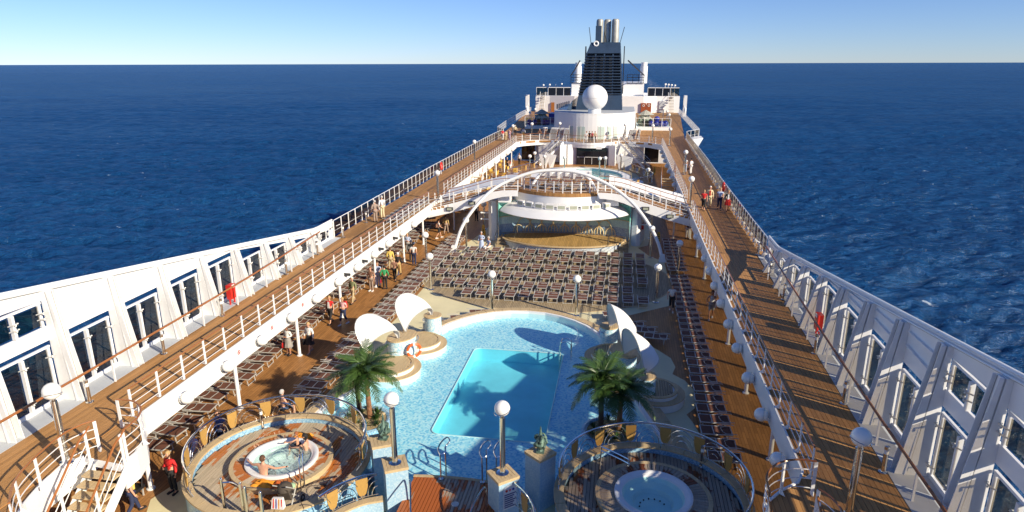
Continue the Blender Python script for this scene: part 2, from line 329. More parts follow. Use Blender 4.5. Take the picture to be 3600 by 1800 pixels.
# ------------------------------------------------------------ sea and hull
XC = -.38; FL = -10.87; FR = 10.1; PZ = 3.2
def sea_material():
    m, n, b = newmat('deep_blue_sea'); b.inputs['Roughness'].default_value = .2; b.inputs['IOR'].default_value = 1.33
    b.inputs['Specular IOR Level'].default_value = .12; b.inputs['Specular Tint'].default_value = (.62, .82, 1, 1)
    co = coord(n, (.8, 1.5, 1), radians(-12))
    big = noise(n, co, .02, 3, .5); mid = noise(n, co, .085, 4, .6, .4); sm = noise(n, co, .42, 5, .68, .3)
    ad = N(n, 'Math', operation='MULTIPLY_ADD'); n.links.new(mid, ad.inputs[0]); ad.inputs[1].default_value = 2.6; n.links.new(sm, ad.inputs[2])
    sc = N(n, 'Math', operation='MULTIPLY_ADD'); n.links.new(big, sc.inputs[0]); sc.inputs[1].default_value = 3; n.links.new(ad.outputs[0], sc.inputs[2])
    bp = N(n, 'Bump'); bp.inputs['Strength'].default_value = 1; bp.inputs['Distance'].default_value = 1.4
    n.links.new(sc.outputs[0], bp.inputs['Height']); n.links.new(bp.outputs[0], b.inputs['Normal'])
    col = mixc(n, ramp(n, sm, [(.3, 0.0), (.75, 1.0)]), (.0055, .046, .145), (.011, .078, .215))
    fo = noise(n, coord(n, (1.0, 1.9, 1), .2), .16, 7, .72, .6); patch = noise(n, co, .012, 2)
    fm = N(n, 'Math', operation='MULTIPLY_ADD'); n.links.new(patch, fm.inputs[0]); fm.inputs[1].default_value = .22; n.links.new(fo, fm.inputs[2])
    foam = ramp(n, fm.outputs[0], [(.80, 0.0), (.84, .85)])
    # the ship's own wake, a strip of churned water far astern
    sx = N(n, 'SeparateXYZ'); g = N(n, 'NewGeometry'); n.links.new(g.outputs['Position'], sx.inputs[0])
    def band(out, c, wd):
        a = N(n, 'Math', operation='SUBTRACT'); n.links.new(out, a.inputs[0]); a.inputs[1].default_value = c
        a2 = N(n, 'Math', operation='ABSOLUTE'); n.links.new(a.outputs[0], a2.inputs[0]); r = N(n, 'MapRange'); n.links.new(a2.outputs[0], r.inputs[0])
        r.inputs[1].default_value = wd; r.inputs[2].default_value = wd * .3; r.inputs[3].default_value = 0; r.inputs[4].default_value = 1; return r.outputs[0]
    wk = N(n, 'Math', operation='MULTIPLY'); n.links.new(band(sx.outputs[0], 72, 18), wk.inputs[0]); n.links.new(band(sx.outputs[1], 1900, 700), wk.inputs[1])
    wn = ramp(n, noise(n, coord(n, (.12, .02, 1)), 1.0, 5, .7), [(.45, 0.0), (.7, .35)])
    wm = N(n, 'Math', operation='MULTIPLY'); n.links.new(wk.outputs[0], wm.inputs[0]); n.links.new(wn, wm.inputs[1])
    tot = N(n, 'Math', operation='MAXIMUM'); n.links.new(foam, tot.inputs[0]); n.links.new(wm.outputs[0], tot.inputs[1])
    streak = noise(n, coord(n, (.35, 2.2, 1), radians(-8)), .011, 4, .6)
    col = mixc(n, ramp(n, streak, [(.38, 0.0), (.62, .4)]), col, (.004, .034, .115))
    # rough sea: part upwelling blue, part sky mirrored by the wave faces; unresolved waves keep the mirror share low at grazing angles
    n.nodes.remove(b); out = [q for q in n.nodes if q.type == 'OUTPUT_MATERIAL'][0]
    df = N(n, 'BsdfDiffuse'); n.links.new(mixc(n, tot.outputs[0], col, (.75, .82, .85)), df.inputs[0]); n.links.new(bp.outputs[0], df.inputs['Normal'])
    gl = N(n, 'BsdfGlossy'); gl.inputs['Roughness'].default_value = .16; gl.inputs[0].default_value = (.75, .88, 1, 1); n.links.new(bp.outputs[0], gl.inputs['Normal'])
    fr = N(n, 'Fresnel'); fr.inputs[0].default_value = 1.33; n.links.new(bp.outputs[0], fr.inputs['Normal']); mn = N(n, 'Math', operation='MINIMUM'); n.links.new(fr.outputs[0], mn.inputs[0]); mn.inputs[1].default_value = .22
    mx = N(n, 'MixShader'); n.links.new(mn.outputs[0], mx.inputs[0]); n.links.new(df.outputs[0], mx.inputs[1]); n.links.new(gl.outputs[0], mx.inputs[2]); n.links.new(mx.outputs[0], out.inputs[0])
    return m
SEA = sea_material()
import numpy as np
def sea_mesh():
    """real waves near the ship: rings that grow coarser with distance, then a flat far sea"""
    rs = [45.0]
    while rs[-1] < 5200: rs.append(rs[-1] * 1.0048)
    rs = np.array(rs); th = np.radians(np.linspace(38, 152, 860)); Rr, T = np.meshgrid(rs, th, indexing='ij'); X = Rr * np.cos(T); Y = Rr * np.sin(T) - 20
    rng = np.random.RandomState(5); Z = np.zeros_like(X); sp = Rr * .0048 * 1.6
    wx = 6 * np.sin(X * .011 + Y * .017) + 5 * np.sin(Y * .013 - X * .019 + 2)
    patch = .75 + .45 * np.sin(X * .006 + 1.3 + np.sin(Y * .004)) * np.sin(Y * .0075 + np.sin(X * .005))
    for i in range(66):
        lam = 2.2 * (9 ** rng.rand()) if i < 58 else 28 + 9 * (i - 58); a = math.radians(97 + rng.randn() * 30); k = 2 * math.pi / lam; ph = rng.rand() * 7
        A = WAVE * lam * (.8 + .4 * rng.rand()) * (1.0 if lam < 9 else 9 / lam)
        fade = np.clip((lam / sp - 1.1) / 1.5, 0, 1); p = k * ((X + wx) * math.cos(a) + (Y + wx * .6) * math.sin(a)) + ph
        Z += A * fade * patch * (np.sin(p) + .22 * np.cos(2 * p))
    Z *= np.clip((5200 - Rr) / 2500, 0, 1); n, m = X.shape
    V = np.stack([X, Y, Z - 38.0], -1).reshape(-1, 3).astype(np.float32)
    idx = np.arange(n * m).reshape(n, m); Q = np.stack([idx[:-1, :-1], idx[1:, :-1], idx[1:, 1:], idx[:-1, 1:]], -1).reshape(-1, 4)
    me = D.meshes.new('sea'); me.vertices.add(len(V)); me.vertices.foreach_set('co', V.ravel()); me.loops.add(Q.size); me.loops.foreach_set('vertex_index', Q.ravel().astype(np.int32))
    me.polygons.add(len(Q)); me.polygons.foreach_set('loop_start', np.arange(0, Q.size, 4, dtype=np.int32)); me.polygons.foreach_set('use_smooth', np.ones(len(Q), bool)); me.update(calc_edges=True)
    me.materials.append(SEA); return struct(link(D.objects.new('sea', me)), 'dark blue open sea with small waves')
WAVE = .0135
sea_mesh()
mb = MB(); R_ = 60000
mb.add([(-R_, -R_, -39.2), (R_, -R_, -39.2), (R_, R_, -39.2), (-R_, R_, -39.2)], [(0, 1, 2, 3)])
struct(mb.build('sea', SEA), 'flat far part of the dark blue sea')
# the hull below the decks
mb = MB(); hullL = [(-14.6, -12), (-14.4, 40), (-14.9, 70), (-15.2, 110), (-17.3, 150), (-17.3, 172)]; hullR = [(14.0, -12), (13.9, 40), (14.1, 70), (14.7, 110), (17.0, 150), (17.0, 172)]
mb.prism(hullL + hullR[::-1], -38.5, -3.2)
struct(mb.build('ship_hull', WHITE), 'white hull of the ship under the decks')

# ------------------------------------------------------------ pool deck (z = 0), open above the deep pool
mb = MB(); DP = (-2.56, 2.1, 22.5, 30.9)
h0, h1, h2, h3 = DP[0] - .12, DP[1] + .12, DP[2] - .12, DP[3] + .12; mb.box(-14.3, h0, 4, 100, -.3, 0); mb.box(h1, 13.8, 4, 100, -.3, 0); mb.box(h0, h1, 4, h2, -.3, 0); mb.box(h0, h1, h3, 100, -.3, 0)
struct(mb.build('pool_deck', CORK), 'orange planked deck round the pool')
# side walls under the promenades with dark windows
for s, X in ((-1, -14.2), (1, 13.65)):
    mb = MB(); mb.box(min(X, X - s * .12), max(X, X - s * .12), 4, 96, 0, .3); mb.box(min(X, X - s * .12), max(X, X - s * .12), 4, 96, 2.6, 2.95)
    wl = struct(mb.build('deck_side_wall', WHITE))
    y = 8.0
    while y < 94:
        mb = MB(); a = X - s * .06; mb.box(a - .008, a + .008, y, y + 2.5, .3, 2.6); mb.build('window', GLASSM if s > 0 else GLASS, wl); mb = MB(); mb.box(a - .06, a + .06, y + 2.501, y + 2.699, .3, 2.6); mb.build('mullion', WHITE, wl); y += 2.7
# cream coated walkway
cream = [(-10.9, 17.0), (-10.2, 19.5), (-10.0, 22), (-8.2, 23.4), (-8.1, 26.5), (-8.2, 31), (-8.05, 35), (-8.1, 42), (-8.0, 47.6), (-8.1, 50.2), (-7.6, 53), (-7.2, 56.4), (-7.2, 60), (7.2, 60), (7.4, 56), (7.0, 53), (6.2, 52.2), (7.0, 50.0), (8.1, 48.5), (8.15, 44), (8.1, 41), (7.85, 39), (5.4, 37), (5.2, 35.4), (6.0, 33.5), (6.9, 32.3), (7.5, 31.4), (7.66, 30.4), (7.46, 29.6), (8.0, 29.0), (8.3, 28.2), (8.4, 27.2), (8.2, 26.4), (7.8, 25.8), (8.0, 25.2), (8.2, 24.3), (8.3, 22.5), (9.4, 20.2), (9.6, 16), (9.2, 10), (-9.2, 10), (-9.6, 14.5)]
poolout = [(0, 35.5), (1.0, 35.4), (1.9, 35.05), (2.7, 34.55), (3.45, 33.85), (4.1, 32.95), (4.5, 32.0), (4.75, 31.0), (4.95, 30), (5.2, 28.6), (5.55, 27.2), (6.0, 25.8), (6.5, 24.3), (6.95, 23), (7.1, 21.5), (6.9, 20.2), (5.0, 19.7), (3.0, 19.2), (1.5, 18.75), (0, 18.7)]
PO = [(XC + x, y) for x, y in poolout] + [(XC - x, y) for x, y in poolout[::-1][1:-1]]
def poly_sheet(name, poly, z, mat, hole=None):
    from mathutils.geometry import tessellate_polygon
    loops = [[Vector((p[0], p[1], 0)) for p in poly]] + ([[Vector((p[0], p[1], 0)) for p in hole]] if hole else [])
    V = [(p.x, p.y, z) for L in loops for p in L]; F = []
    for t in tessellate_polygon(loops):
        (ax, ay, _), (bx, by, _), (cx, cy, _) = (V[i] for i in t); ar = (bx - ax) * (cy - ay) - (cx - ax) * (by - ay)
        if abs(ar) > 1e-9: F.append(tuple(t) if ar > 0 else tuple(t)[::-1])
    me = D.meshes.new(name); me.from_pydata(V, [], F); me.materials.append(mat); return link(D.objects.new(name, me))
struct(poly_sheet('cream_walkway', cream, .004, CREAM, PO), 'cream walkway between the loungers and the pool')
# weathered teak round under the central loungers
rd = [(XC + 8.7 * cos(a) * (1 if abs(cos(a)) < .99 else 1), 43.6 + 6.9 * sin(a)) for a in [2 * pi * i / 64 for i in range(66)]]
rd = [(x, max(y, 37.0)) for x, y in rd]
mb = MB(); mb.prism(rd, .006, .010)
struct(mb.build('teak_sunning_floor', TEAKG), 'round weathered teak floor under the rows of loungers')
mb = MB(); mb.ring([(x * 1.0, y) for x, y in rd], [(XC + (x - XC) * 1.012, 43.6 + (y - 43.6) * 1.012) for x, y in rd], .006, .018)
struct(mb.build('floor_edge_strip', TEAKR))

# ------------------------------------------------------------ promenades (z = 3.2)
def prom_poly(s):
    """inner edge then outer edge; s=-1 sunlit side, 1 shaded side"""
    F = FL if s < 0 else FR
    m = lambda x: (XC + s * (x)) 
    a = abs(F - XC)
    inner = [(a, 96.0), (a, 56.6), (a - .05, 53.6), (a, 52.0), (a, 17.3), (a - .25, 16.75), (a - .8, 16.3), (a - 1.2, 15.8), (a - 1.45, 15.1), (a - 1.45, 14.55), (a - .05, 14.7), (a + .15, 14.2), (a + .1, 13.4), (a - .2, 12.5), (a - .7, 11.5), (a - 1.6, 10.4), (a - 2.6, 9.4)]
    outer = [(13.82, 8.0), (13.82, 36), (13.95, 60), (14.3, 96), (14.4, 105), (15.6, 125), (17.2, 150), (17.3, 164)]
    return [(m(x), y) for x, y in inner], [(m(x), y) for x, y in outer]
inL, outL = prom_poly(-1); inR, outR = prom_poly(1)
# terrace across the ship behind the second pool
terr = [(-10.87, 96.0), (-10.0, 97.6), (-8.1, 99.2), (-5.8, 99.5), (-4.1, 98.4), (-2.3, 97.0), (0.06, 96.3), (2.1, 97.2), (4.1, 99.4), (5.8, 99.2), (8.1, 98.4), (9.2, 97.0), (10.1, 95.6)]
decks = []
for nm, poly, lab in (('promenade_deck', inL[::-1] + terr[1:-1] * 0 + outL[::-1] * 0, ''),): pass
def slab(name, poly, z0, z1, mat):
    bm = bmesh.new(); vs = [bm.verts.new((p[0], p[1], z1)) for p in poly]; f = bm.faces.new(vs); f.normal_update()
    if f.normal.z < 0: f.normal_flip()
    r = bmesh.ops.extrude_face_region(bm, geom=[f]); top = [e for e in r['geom'] if isinstance(e, bmesh.types.BMVert)]
    for v in top: v.co.z = z0
    bmesh.ops.triangulate(bm, faces=[f for f in bm.faces if len(f.verts) > 4]); bmesh.ops.recalc_face_normals(bm, faces=bm.faces)
    me = D.meshes.new(name); bm.to_mesh(me); bm.free(); me.materials.append(mat); return link(D.objects.new(name, me))
promL = struct(slab('promenade_deck', inL + outL[:4], 2.95, PZ, TEAKF), 'sunlit promenade deck of brown teak planks')
promR = struct(slab('promenade_deck', inR + outR[:4], 2.95, PZ, TEAKF), 'shaded promenade deck of brown teak planks')
struct(slab('aft_deck', [terr[0]] + terr[1:] + outR[3:] + outL[3:][::-1], 2.93, PZ, TEAKF), 'teak deck round the funnel house')
# planks of the near promenades, each one its own piece with open joints
pw = .142
def planks(parent, x0, x1, y0, y1, seg, edge=None):
    meshes = {}; k = 0; x = x0
    while x + pw <= x1 + 1e-6:
        y = y0 - random.random() * seg * .6
        while y < y1:
            a = max(y, y0, edge(x + pw / 2) if edge else y0); b = min(y + seg, y1)
            if b - a > .4:
                m_ = MB(); m_.box(x + .005, x + pw - .005, a + .004, b - .004, PZ + .001, PZ + .016); m_.build('plank', TEAKP, parent)
            y += seg
        x += pw
planks(promL, -13.36, -11.0, 9, 40, 5.2, lambda x: 9 if x < -11.15 else 15.0)
planks(promR, 10.2, 12.75, 9, 40, 5.2, lambda x: 9 if x > 10.4 else 15.0)
# grey coated gutter strip between planks and the wind screens
for s, xs in ((-1, (-13.36, -13.7, -14.4)), (1, (12.42, 12.95, 13.7))):
    mb = MB(); a, b, c = xs; pts = [(a, 8), (a, 17), (b, 40), (c, 40), (c, 8)]; mb.prism(pts, PZ + .018, PZ + .03)
    struct(mb.build('deck_margin', GREYDECK), 'grey coated strip along the wind screens')
# white fascia along the inner edge and round the stair landing
def fascia(pts, z0, z1, side, name='fascia', mat=None, t=.06):
    mb = MB(); mb.band(pts, z0, z1, t, side); o = mb.build(name, mat or WHITE); return struct(o)
for s, inn in ((-1, inL), (1, inR)):
    P = inn[1:10]; P = [P[0], (P[0][0], 54)] + P[2:]
    fascia(P, 2.36, PZ + .05, s * -1)
    fascia(inn[10:], 2.36, PZ + .05, s * -1)
    fascia(inn[0:2], 2.36, PZ + .05, s * -1)
    mb = MB(); mb.bar((inn[9][0], inn[9][1], 3.07), (inn[10][0], inn[10][1], 3.07), .06, .24); struct(mb.build('landing_edge', WHITE))
fascia(smoothline(terr, 4), 2.5, PZ + .05, 1)
fascia(smoothline(terr, 4), 2.9, PZ + .02, -1)

# ------------------------------------------------------------ tall wind screens
def windscreen(s):
    side = 'sunlit' if s < 0 else 'shaded'
    X = XC + s * 13.86; F0 = XC + s * 12.98; t = thing('windscreen_wall', f'tall white steel wind screen with smoked windows along the {side} promenade', 'wind screen', (X, 10, PZ))
    top = lambda y: max(6.86 - .147 * (y - 20.8), 4.4)
    ys = [12.43 + 2.68 * i for i in range(-3, 11)]        # frames; the first, out of view, added so the wall shades the deck
    def xb(p, q, *r): return (min(p, q), max(p, q)) + r
    # top band with its sloping cap
    for i in range(len(ys)):
        y0 = ys[i]; y1 = ys[i + 1] if i + 1 < len(ys) else 40.0
        lo = lambda y: 5.5 if y < 28.5 else max(5.5 - .17 * (y - 28.5), 3.9)
        upper = y1 < 18.0
        mb = MB(); th = .07
        def panel(za0, za1, zb0, zb1):
            a, b = (X, X + s * th); a, b = min(a, b), max(a, b)
            mb.hexa([(a, y0, za0), (b, y0, za0), (b, y1, zb0), (a, y1, zb0), (a, y0, za1), (b, y0, za1), (b, y1, zb1), (a, y1, zb1)])
        if upper:
            panel(5.45, 5.95, 5.45, 5.95); panel(6.95, top(y0), 6.85, top(y1))
        else: panel(lo(y0), top(y0), lo(y1), top(y1))
        mb.build('band_panel', WHITE, t)
        if not upper and y1 < 31 and y0 > 15:            # stiffener ribs fan across the panel
            for q in (.3, .62):
                mb = MB(); z0_ = lo(y0) + (top(y0) - lo(y0)) * q; z1_ = lo(y1) + (top(y1) - lo(y1)) * (q + .14)
                mb.bar((X - s * .05, y0 + .35, z0_), (X - s * .05, y1 - .3, z1_), .1, .022); mb.build('stiffener', WHITE, t)
        mb = MB(); a, b = (X, X + s * th); mb.box(min(a, b), max(a, b), y0, y1, PZ, PZ + .16); mb.build('sill', WHITE, t)
        if i == len(ys) - 1: 
            mb = MB(); mb.box(min(a, b), max(a, b), y0 + .2, y1, PZ + .16, 3.95); mb.build('end_panel', WHITE, t); continue
        # window of two smoked panes
        for (zb, zt) in ([(PZ + .16, 5.25)] + ([(5.97, 6.8)] if upper else [])):
            zt2 = zt if y1 < 29 else min(zt, 5.0 - (.2 if y1 < 31.5 else .5 if y1 < 34.2 else .9))
            wn = D.objects.new('window', None); COL.objects.link(wn); wn.parent = t; BASE[wn.name] = BASE[t.name].copy()
            m_ = (y0 + y1) / 2; xi = X + s * .03
            mb = MB(); mb.bar((xi, y0 + .19, zt2), (xi, y1 - .19, zt2), .075, .075)
            for yy in (y0 + .27, y1 - .27): mb.bar((xi, yy, zb), (xi, yy, zt2 - .04), .09, .09, (0, 1, 0))
            mb.build('frame', WHITE2, wn)
            mb = MB(); mb.bar((xi - s * .05, m_, zb), (xi - s * .05, m_, zt2 - .04), .13, .10, (0, 1, 0)); mb.build('mullion', WHITE2, wn)
            for ya, yb in ((y0 + .33, m_ - .10), (m_ + .10, y1 - .33)):
                mb = MB(); mb.box(*xb(xi - .006, xi + .006), ya, yb, zb + .06, zt2 - .09); mb.build('pane', GLASS, wn)
            for zc in (zb + .28, zt2 - .35):
                for yy in (m_, y1 - .3):
                    mb = MB()
                    for dy in (-.16, .16): mb.path([(xi - s * .1, yy, zc), (xi - s * .17, yy + dy * .6, zc + .05), (xi - s * .05, yy + dy, zc + .02)], .022, 5)
                    mb.sphere((xi - s * .17, yy, zc), .035, 6, 4); mb.build('clamp', ALU, wn)
    # upright box frames that taper towards the top
    for y in ys[1:]:
        if y > 36.8: continue
        zt = top(y) - .12; mb = MB()
        a0, a1 = F0, X - s * .002; t0 = X - s * .22
        if y > 32: zt = top(y) - .08
        h = .15
        c = lambda x0, x1, z, hh: [(min(x0, x1), y - hh, z), (max(x0, x1), y - hh, z), (max(x0, x1), y + hh, z), (min(x0, x1), y + hh, z)]
        mb.hexa(c(a0 + s * .32, a1, PZ + .03, h) + c(t0 + s * .08, a1, zt, h))
        # flange with standing edges
        mb.hexa(c(a0 + s * .25, a0 + s * .30, PZ + .03, h + .03) + c(t0, t0 + s * .05, zt, h * .8))
        for dy in (-1, 1):
            yy = y + dy * (h - .01)
            q = lambda x0, x1, z: [(min(x0, x1), yy - .012, z), (max(x0, x1), yy - .012, z), (max(x0, x1), yy + .012, z), (min(x0, x1), yy + .012, z)]
            mb.hexa(q(a0, a0 + s * .26, PZ + .03) + q(t0 - s * .08, t0, zt))
        mb.build('frame', WHITE2, t)
        mb = MB(); e = lambda x, yy, z: [(min(x, x - s * .012), yy - .011, z), (max(x, x - s * .012), yy - .011, z), (max(x, x - s * .012), yy + .011, z), (min(x, x - s * .012), yy + .011, z)]
        for dy in (-1, 1): mb.hexa(e(a0 + s * .245, y + dy * (h - .05), PZ + .04) + e(t0 - s * .004, y + dy * (h * .8 - .04), zt - .02))
        mb.build('shade_strip', SHADELINE, t)  # grey strips painted in as the shade along the flange edges
    mb = MB()
    for ya, yb in ((4.4, 20), (20, 37.4)): mb.bar((X - s * .006, ya, top(ya) - .16), (X - s * .006, yb, top(yb) - .16), .012, .022)
    mb.build('shade_strip', SHADELINE, t)  # painted shade line below the sloping cap
    mb = MB(); yy = [10, 36.4]
    mb.path([(X + s * .03, y, top(y) + .02) for y in (4.4, 20, 30, 37.5, 40)], .06, 6); mb.path([(X - s * .06, y, top(y) - .1) for y in (4.4, 20, 30, 37.5, 40)], .03, 6); mb.build('top_rail', WHITE2, t)
    # wooden handrail on brackets and slim stanchions in front of the frames
    hr = [(F0 + s * .02, 10, 4.14), (F0, 19, 4.17), (F0 + s * .0, 28.6, 4.28), (F0 + s * .05, 36.4, 4.55)] if s < 0 else [(F0, 10, 4.05), (F0, 19, 4.14), (F0, 28.0, 4.4), (F0, 36.4, 4.75)]
    h = thing('handrail', f'long varnished wooden handrail along the {side} wind screen', 'handrail', (F0, 10, PZ))
    mb = MB(); mb.path(smoothline(hr, 3), .042, 7); mb.build('rail', VARN, h, True)
    for i, y in enumerate(ys[1:]):
        z = 4.14 + max(0, y - 19) * .012; mb = MB(); mb.bar((F0 + s * .02, y, z - .05), (F0 + s * .25, y, z - .16), .1, .05); mb.build('bracket', WHITE2, h)
        if i < 11: mb = MB(); mb.bar((F0, y + 1.3, PZ + .03), (F0, y + 1.3, z - .04), .06, .045, (0, 1, 0)); mb.build('post', WHITE2, h)
    return t
windscreen(-1); windscreen(1)

# ------------------------------------------------------------ railings
POST = {}
def railing(name, label, pts, zs, pitch=1.3, h=1.0, bars=3, tilt=0, cat='railing', wood_top=True, glassy=None, group=None, posts=True, foot=True, barmat=None, topmat=None, postw=.09):
    """pts: plan line; zs: deck height along it"""
    Z = zs if isinstance(zs, (list, tuple)) else [zs] * len(pts)
    L3 = [Vector((p[0], p[1], z)) for p, z in zip(pts, Z)]
    t = thing(name, label, cat, tuple(L3[0]), 0, group)
    ln = [0]
    for a, b in zip(L3, L3[1:]): ln.append(ln[-1] + (b - a).length)
    def at(d):
        for i in range(len(ln) - 1):
            if d <= ln[i + 1] or i == len(ln) - 2:
                f = (d - ln[i]) / max(1e-6, ln[i + 1] - ln[i]); p = L3[i].lerp(L3[i + 1], min(1, f)); return p, (L3[i + 1] - L3[i]).normalized()
    mb = MB(); mb.path([p + Vector((0, 0, h)) for p in L3], .032 if wood_top else .026, 6, r2=.026); mb.build('handrail', topmat or (VARN if wood_top else WHITE2), t, True)
    for k in range(bars):
        z = h * (k + .6) / (bars + .6); mb = MB(); mb.path([p + Vector((0, 0, z)) for p in L3], .014, 5); mb.build('bar', barmat or WHITE2, t)
    n = max(1, round(ln[-1] / pitch))
    if posts:
        for i in range(n + 1):
            p, d = at(ln[-1] * i / n); nrm = Vector((-d.y, d.x, 0)).normalized()
            mb = MB(); mb.bar(p + Vector((0, 0, 0)), p + Vector((0, 0, h - .03)), .03, postw, (d.x, d.y, 0))
            if foot: mb.add([tuple(p + d * .05 + nrm * .02), tuple(p - d * .05 + nrm * .02), tuple(p + nrm * .16), tuple(p + Vector((0, 0, .18)))], [(0, 1, 2), (0, 3, 1), (1, 3, 2), (2, 3, 0)])
            mb.build('post', WHITE2, t)
    if glassy:
        for i in range(n):
            p, d = at(ln[-1] * (i + .04) / n); q, _ = at(ln[-1] * (i + .96) / n); mb = MB(); mb.bar(p + Vector((0, 0, h * .52)), q + Vector((0, 0, h * .52)), .012, h * .8); mb.build('glass_panel', glassy, t)
    return t
def line(a, b, n): return [(a[0] + (b[0] - a[0]) * i / n, a[1] + (b[1] - a[1]) * i / n) for i in range(n + 1)]
xl = FL - .1; xr = FR + .09
railing('railing', 'white railing with brown handrail at the inner edge of the sunlit promenade', line((xl, 17.0), (xl, 51.4), 8), PZ + .03)
railing('railing', 'white railing with brown handrail at the inner edge of the shaded promenade', line((xr, 17.0), (xr, 51.4), 8), PZ + .03)
railing('railing', 'white railing beside the second pool on the sunlit promenade', line((xl, 56.2), (xl, 95.8), 6), PZ + .03)
railing('railing', 'white railing beside the second pool on the shaded promenade', line((xr, 56.2), (xr, 95.4), 6), PZ + .03)
tl = smoothline([(x, y + .1) for x, y in terr], 4)
railing('railing', 'curved white railing along the front of the funnel terrace', tl, PZ + .03, pitch=1.6)
OUTL = [(-14.22, 40.1), (-14.25, 45), (-14.5, 64), (-14.5, 90), (-14.4, 97), (-14.2, 104)]
OUTR = [(13.42, 40.1), (13.42, 45), (13.55, 60), (13.85, 75), (14.0, 90), (14.15, 104)]
railing('balustrade', 'white balustrade with smoked glass along the sunlit promenade above the sea', OUTL, PZ, pitch=1.25, h=1.15, bars=1, wood_top=False, glassy=GLASS, postw=.12)
railing('balustrade', 'white balustrade with smoked glass along the shaded promenade above the sea', OUTR, PZ, pitch=.95, h=1.15, bars=1, wood_top=False, glassy=GLASS, postw=.12)
railing('balustrade', 'white slatted balustrade on the sunlit side beside the funnel', [(-15.9, 108.5), (-16.5, 120), (-17.1, 140), (-17.2, 158)], PZ, pitch=.8, h=1.15, bars=2, wood_top=False, postw=.1)
railing('balustrade', 'white slatted balustrade on the shaded side beside the funnel', [(16.5, 108.5), (16.7, 120), (16.9, 140), (17.0, 158)], PZ, pitch=.8, h=1.15, bars=2, wood_top=False, postw=.1)
railing('balustrade', 'short glass balustrade where the sunlit side widens', [(-14.2, 104.3), (-15.9, 108.2)], PZ, pitch=1.3, h=1.15, bars=1, wood_top=False, glassy=GLASS)
railing('balustrade', 'short glass balustrade over the white bulge on the shaded side', [(14.2, 104.3), (16.4, 108.2)], PZ, pitch=1.3, h=1.15, bars=1, wood_top=False, glassy=GLASS)
mb = MB(); mb.hexa([(14.6, 103.5, 1.2), (16.0, 106.5, 1.2), (16.0, 110, 1.2), (14.6, 110, 1.2), (14.6, 103.5, 3.1), (17.0, 106.8, 3.1), (17.0, 110, 3.1), (14.6, 110, 3.1)])
struct(mb.build('hull_bulge', WHITE))

# ------------------------------------------------------------ stairs down from the promenade
def stair(s):
    side = 'sunlit' if s < 0 else 'shaded'; m = lambda x: XC + s * (abs(x - XC) if True else 0)
    xa, xb_ = m(-10.45), m(-9.3); x0, x1 = min(xa, xb_), max(xa, xb_)
    t = thing('staircase', f'open white staircase with wooden treads down from the {side} promenade', 'staircase', (x0, 14.5, 0))
    n = 15
    for i in range(n):
        z = 3.0 - .2 * i; y = 14.4 - .215 * i
        mb = MB(); mb.box(x0 + .05, x1 - .05, y - .30, y, z - .05, z); mb.build('tread', TEAKR, t)
    for x in (x0, x1):
        mb = MB(); mb.hexa([(x - .03, 14.65, 2.8), (x + .03, 14.65, 2.8), (x + .03, 14.65, 3.22), (x - .03, 14.65, 3.22), (x - .03, 11.2, -.1 + .0), (x + .03, 11.2, -.1), (x + .03, 11.2, .3), (x - .03, 11.2, .3)]); mb.build('stringer', WHITE, t)
        sg = -1 if x == x0 else 1
        mb = MB(); mb.path([(x, 14.75, 4.22), (x, 14.3, 3.98), (x, 11.3, 1.15)], .035, 6); mb.build('handrail', VARN, t, True)
        for q in (.35, .62): mb = MB(); mb.path([(x, 14.6, 3.2 + q), (x, 14.3, 2.95 + q), (x, 11.3, .15 + q)], .014, 5); mb.build('bar', WHITE2, t)
        for y in (14.55, 13.4, 12.2):
            z = 3.05 - (14.4 - y) * .93; mb = MB(); mb.bar((x, y, z), (x, y, z + 1.0), .03, .08, (0, 1, 0)); mb.build('post', WHITE2, t)
    return t
stair(-1); stair(1)
for s, side in ((-1, 'sunlit'), (1, 'shaded')):
    mm = lambda P: [(XC + s * abs(x - XC), y) for x, y in P]
    railing('railing', f'curved railing round the stair landing of the {side} promenade', smoothline(mm([(-10.82, 16.3), (-10.3, 16.3), (-9.75, 16.0), (-9.38, 15.4), (-9.32, 14.7)]), 4), PZ + .03, pitch=.8)
    railing('railing', f'curved railing beside the stair opening of the {side} promenade', smoothline(mm([(-10.55, 15.05), (-10.75, 14.75), (-10.86, 14.15), (-10.62, 12.95), (-10.26, 12.07), (-9.64, 11.33)]), 4), PZ + .03, pitch=1.1)
# ------------------------------------------------------------ pool
pool = thing('swimming_pool', 'blue mosaic swimming pool with a deep turquoise basin in its middle', 'swimming pool', (XC, 27, 0))
WZ = .34
bm_out = PO
dpp = []
for cx, cy, a0 in ((DP[1] - .35, DP[3] - .35, 0), (DP[0] + .35, DP[3] - .35, pi / 2), (DP[0] + .35, DP[2] + .35, pi), (DP[1] - .35, DP[2] + .35, 1.5 * pi)): dpp += arc((cx, cy), .35, a0, a0 + pi / 2, 5)
fl = poly_sheet('shallow_floor', [(x, y) for x, y in bm_out], .06, POOLM, dpp); fl.parent = pool; fl.location = (-pool.location.x, -pool.location.y, 0)
mb = MB(); mb.band(dpp + [dpp[0]], -.62, .055, .03, -1); mb.prism(dpp, -.68, -.62); mb.build('deep_basin', POOLD, pool)
mb = MB(); mb.path([(x, y, .075) for x, y in dpp], .028, 5, True); mb.build('basin_edge', WHITE2, pool)
o = poly_sheet('water_surface', [(x, y) for x, y in bm_out], WZ, WATER); o.parent = pool; o.location = (-pool.location.x, -pool.location.y, 0)
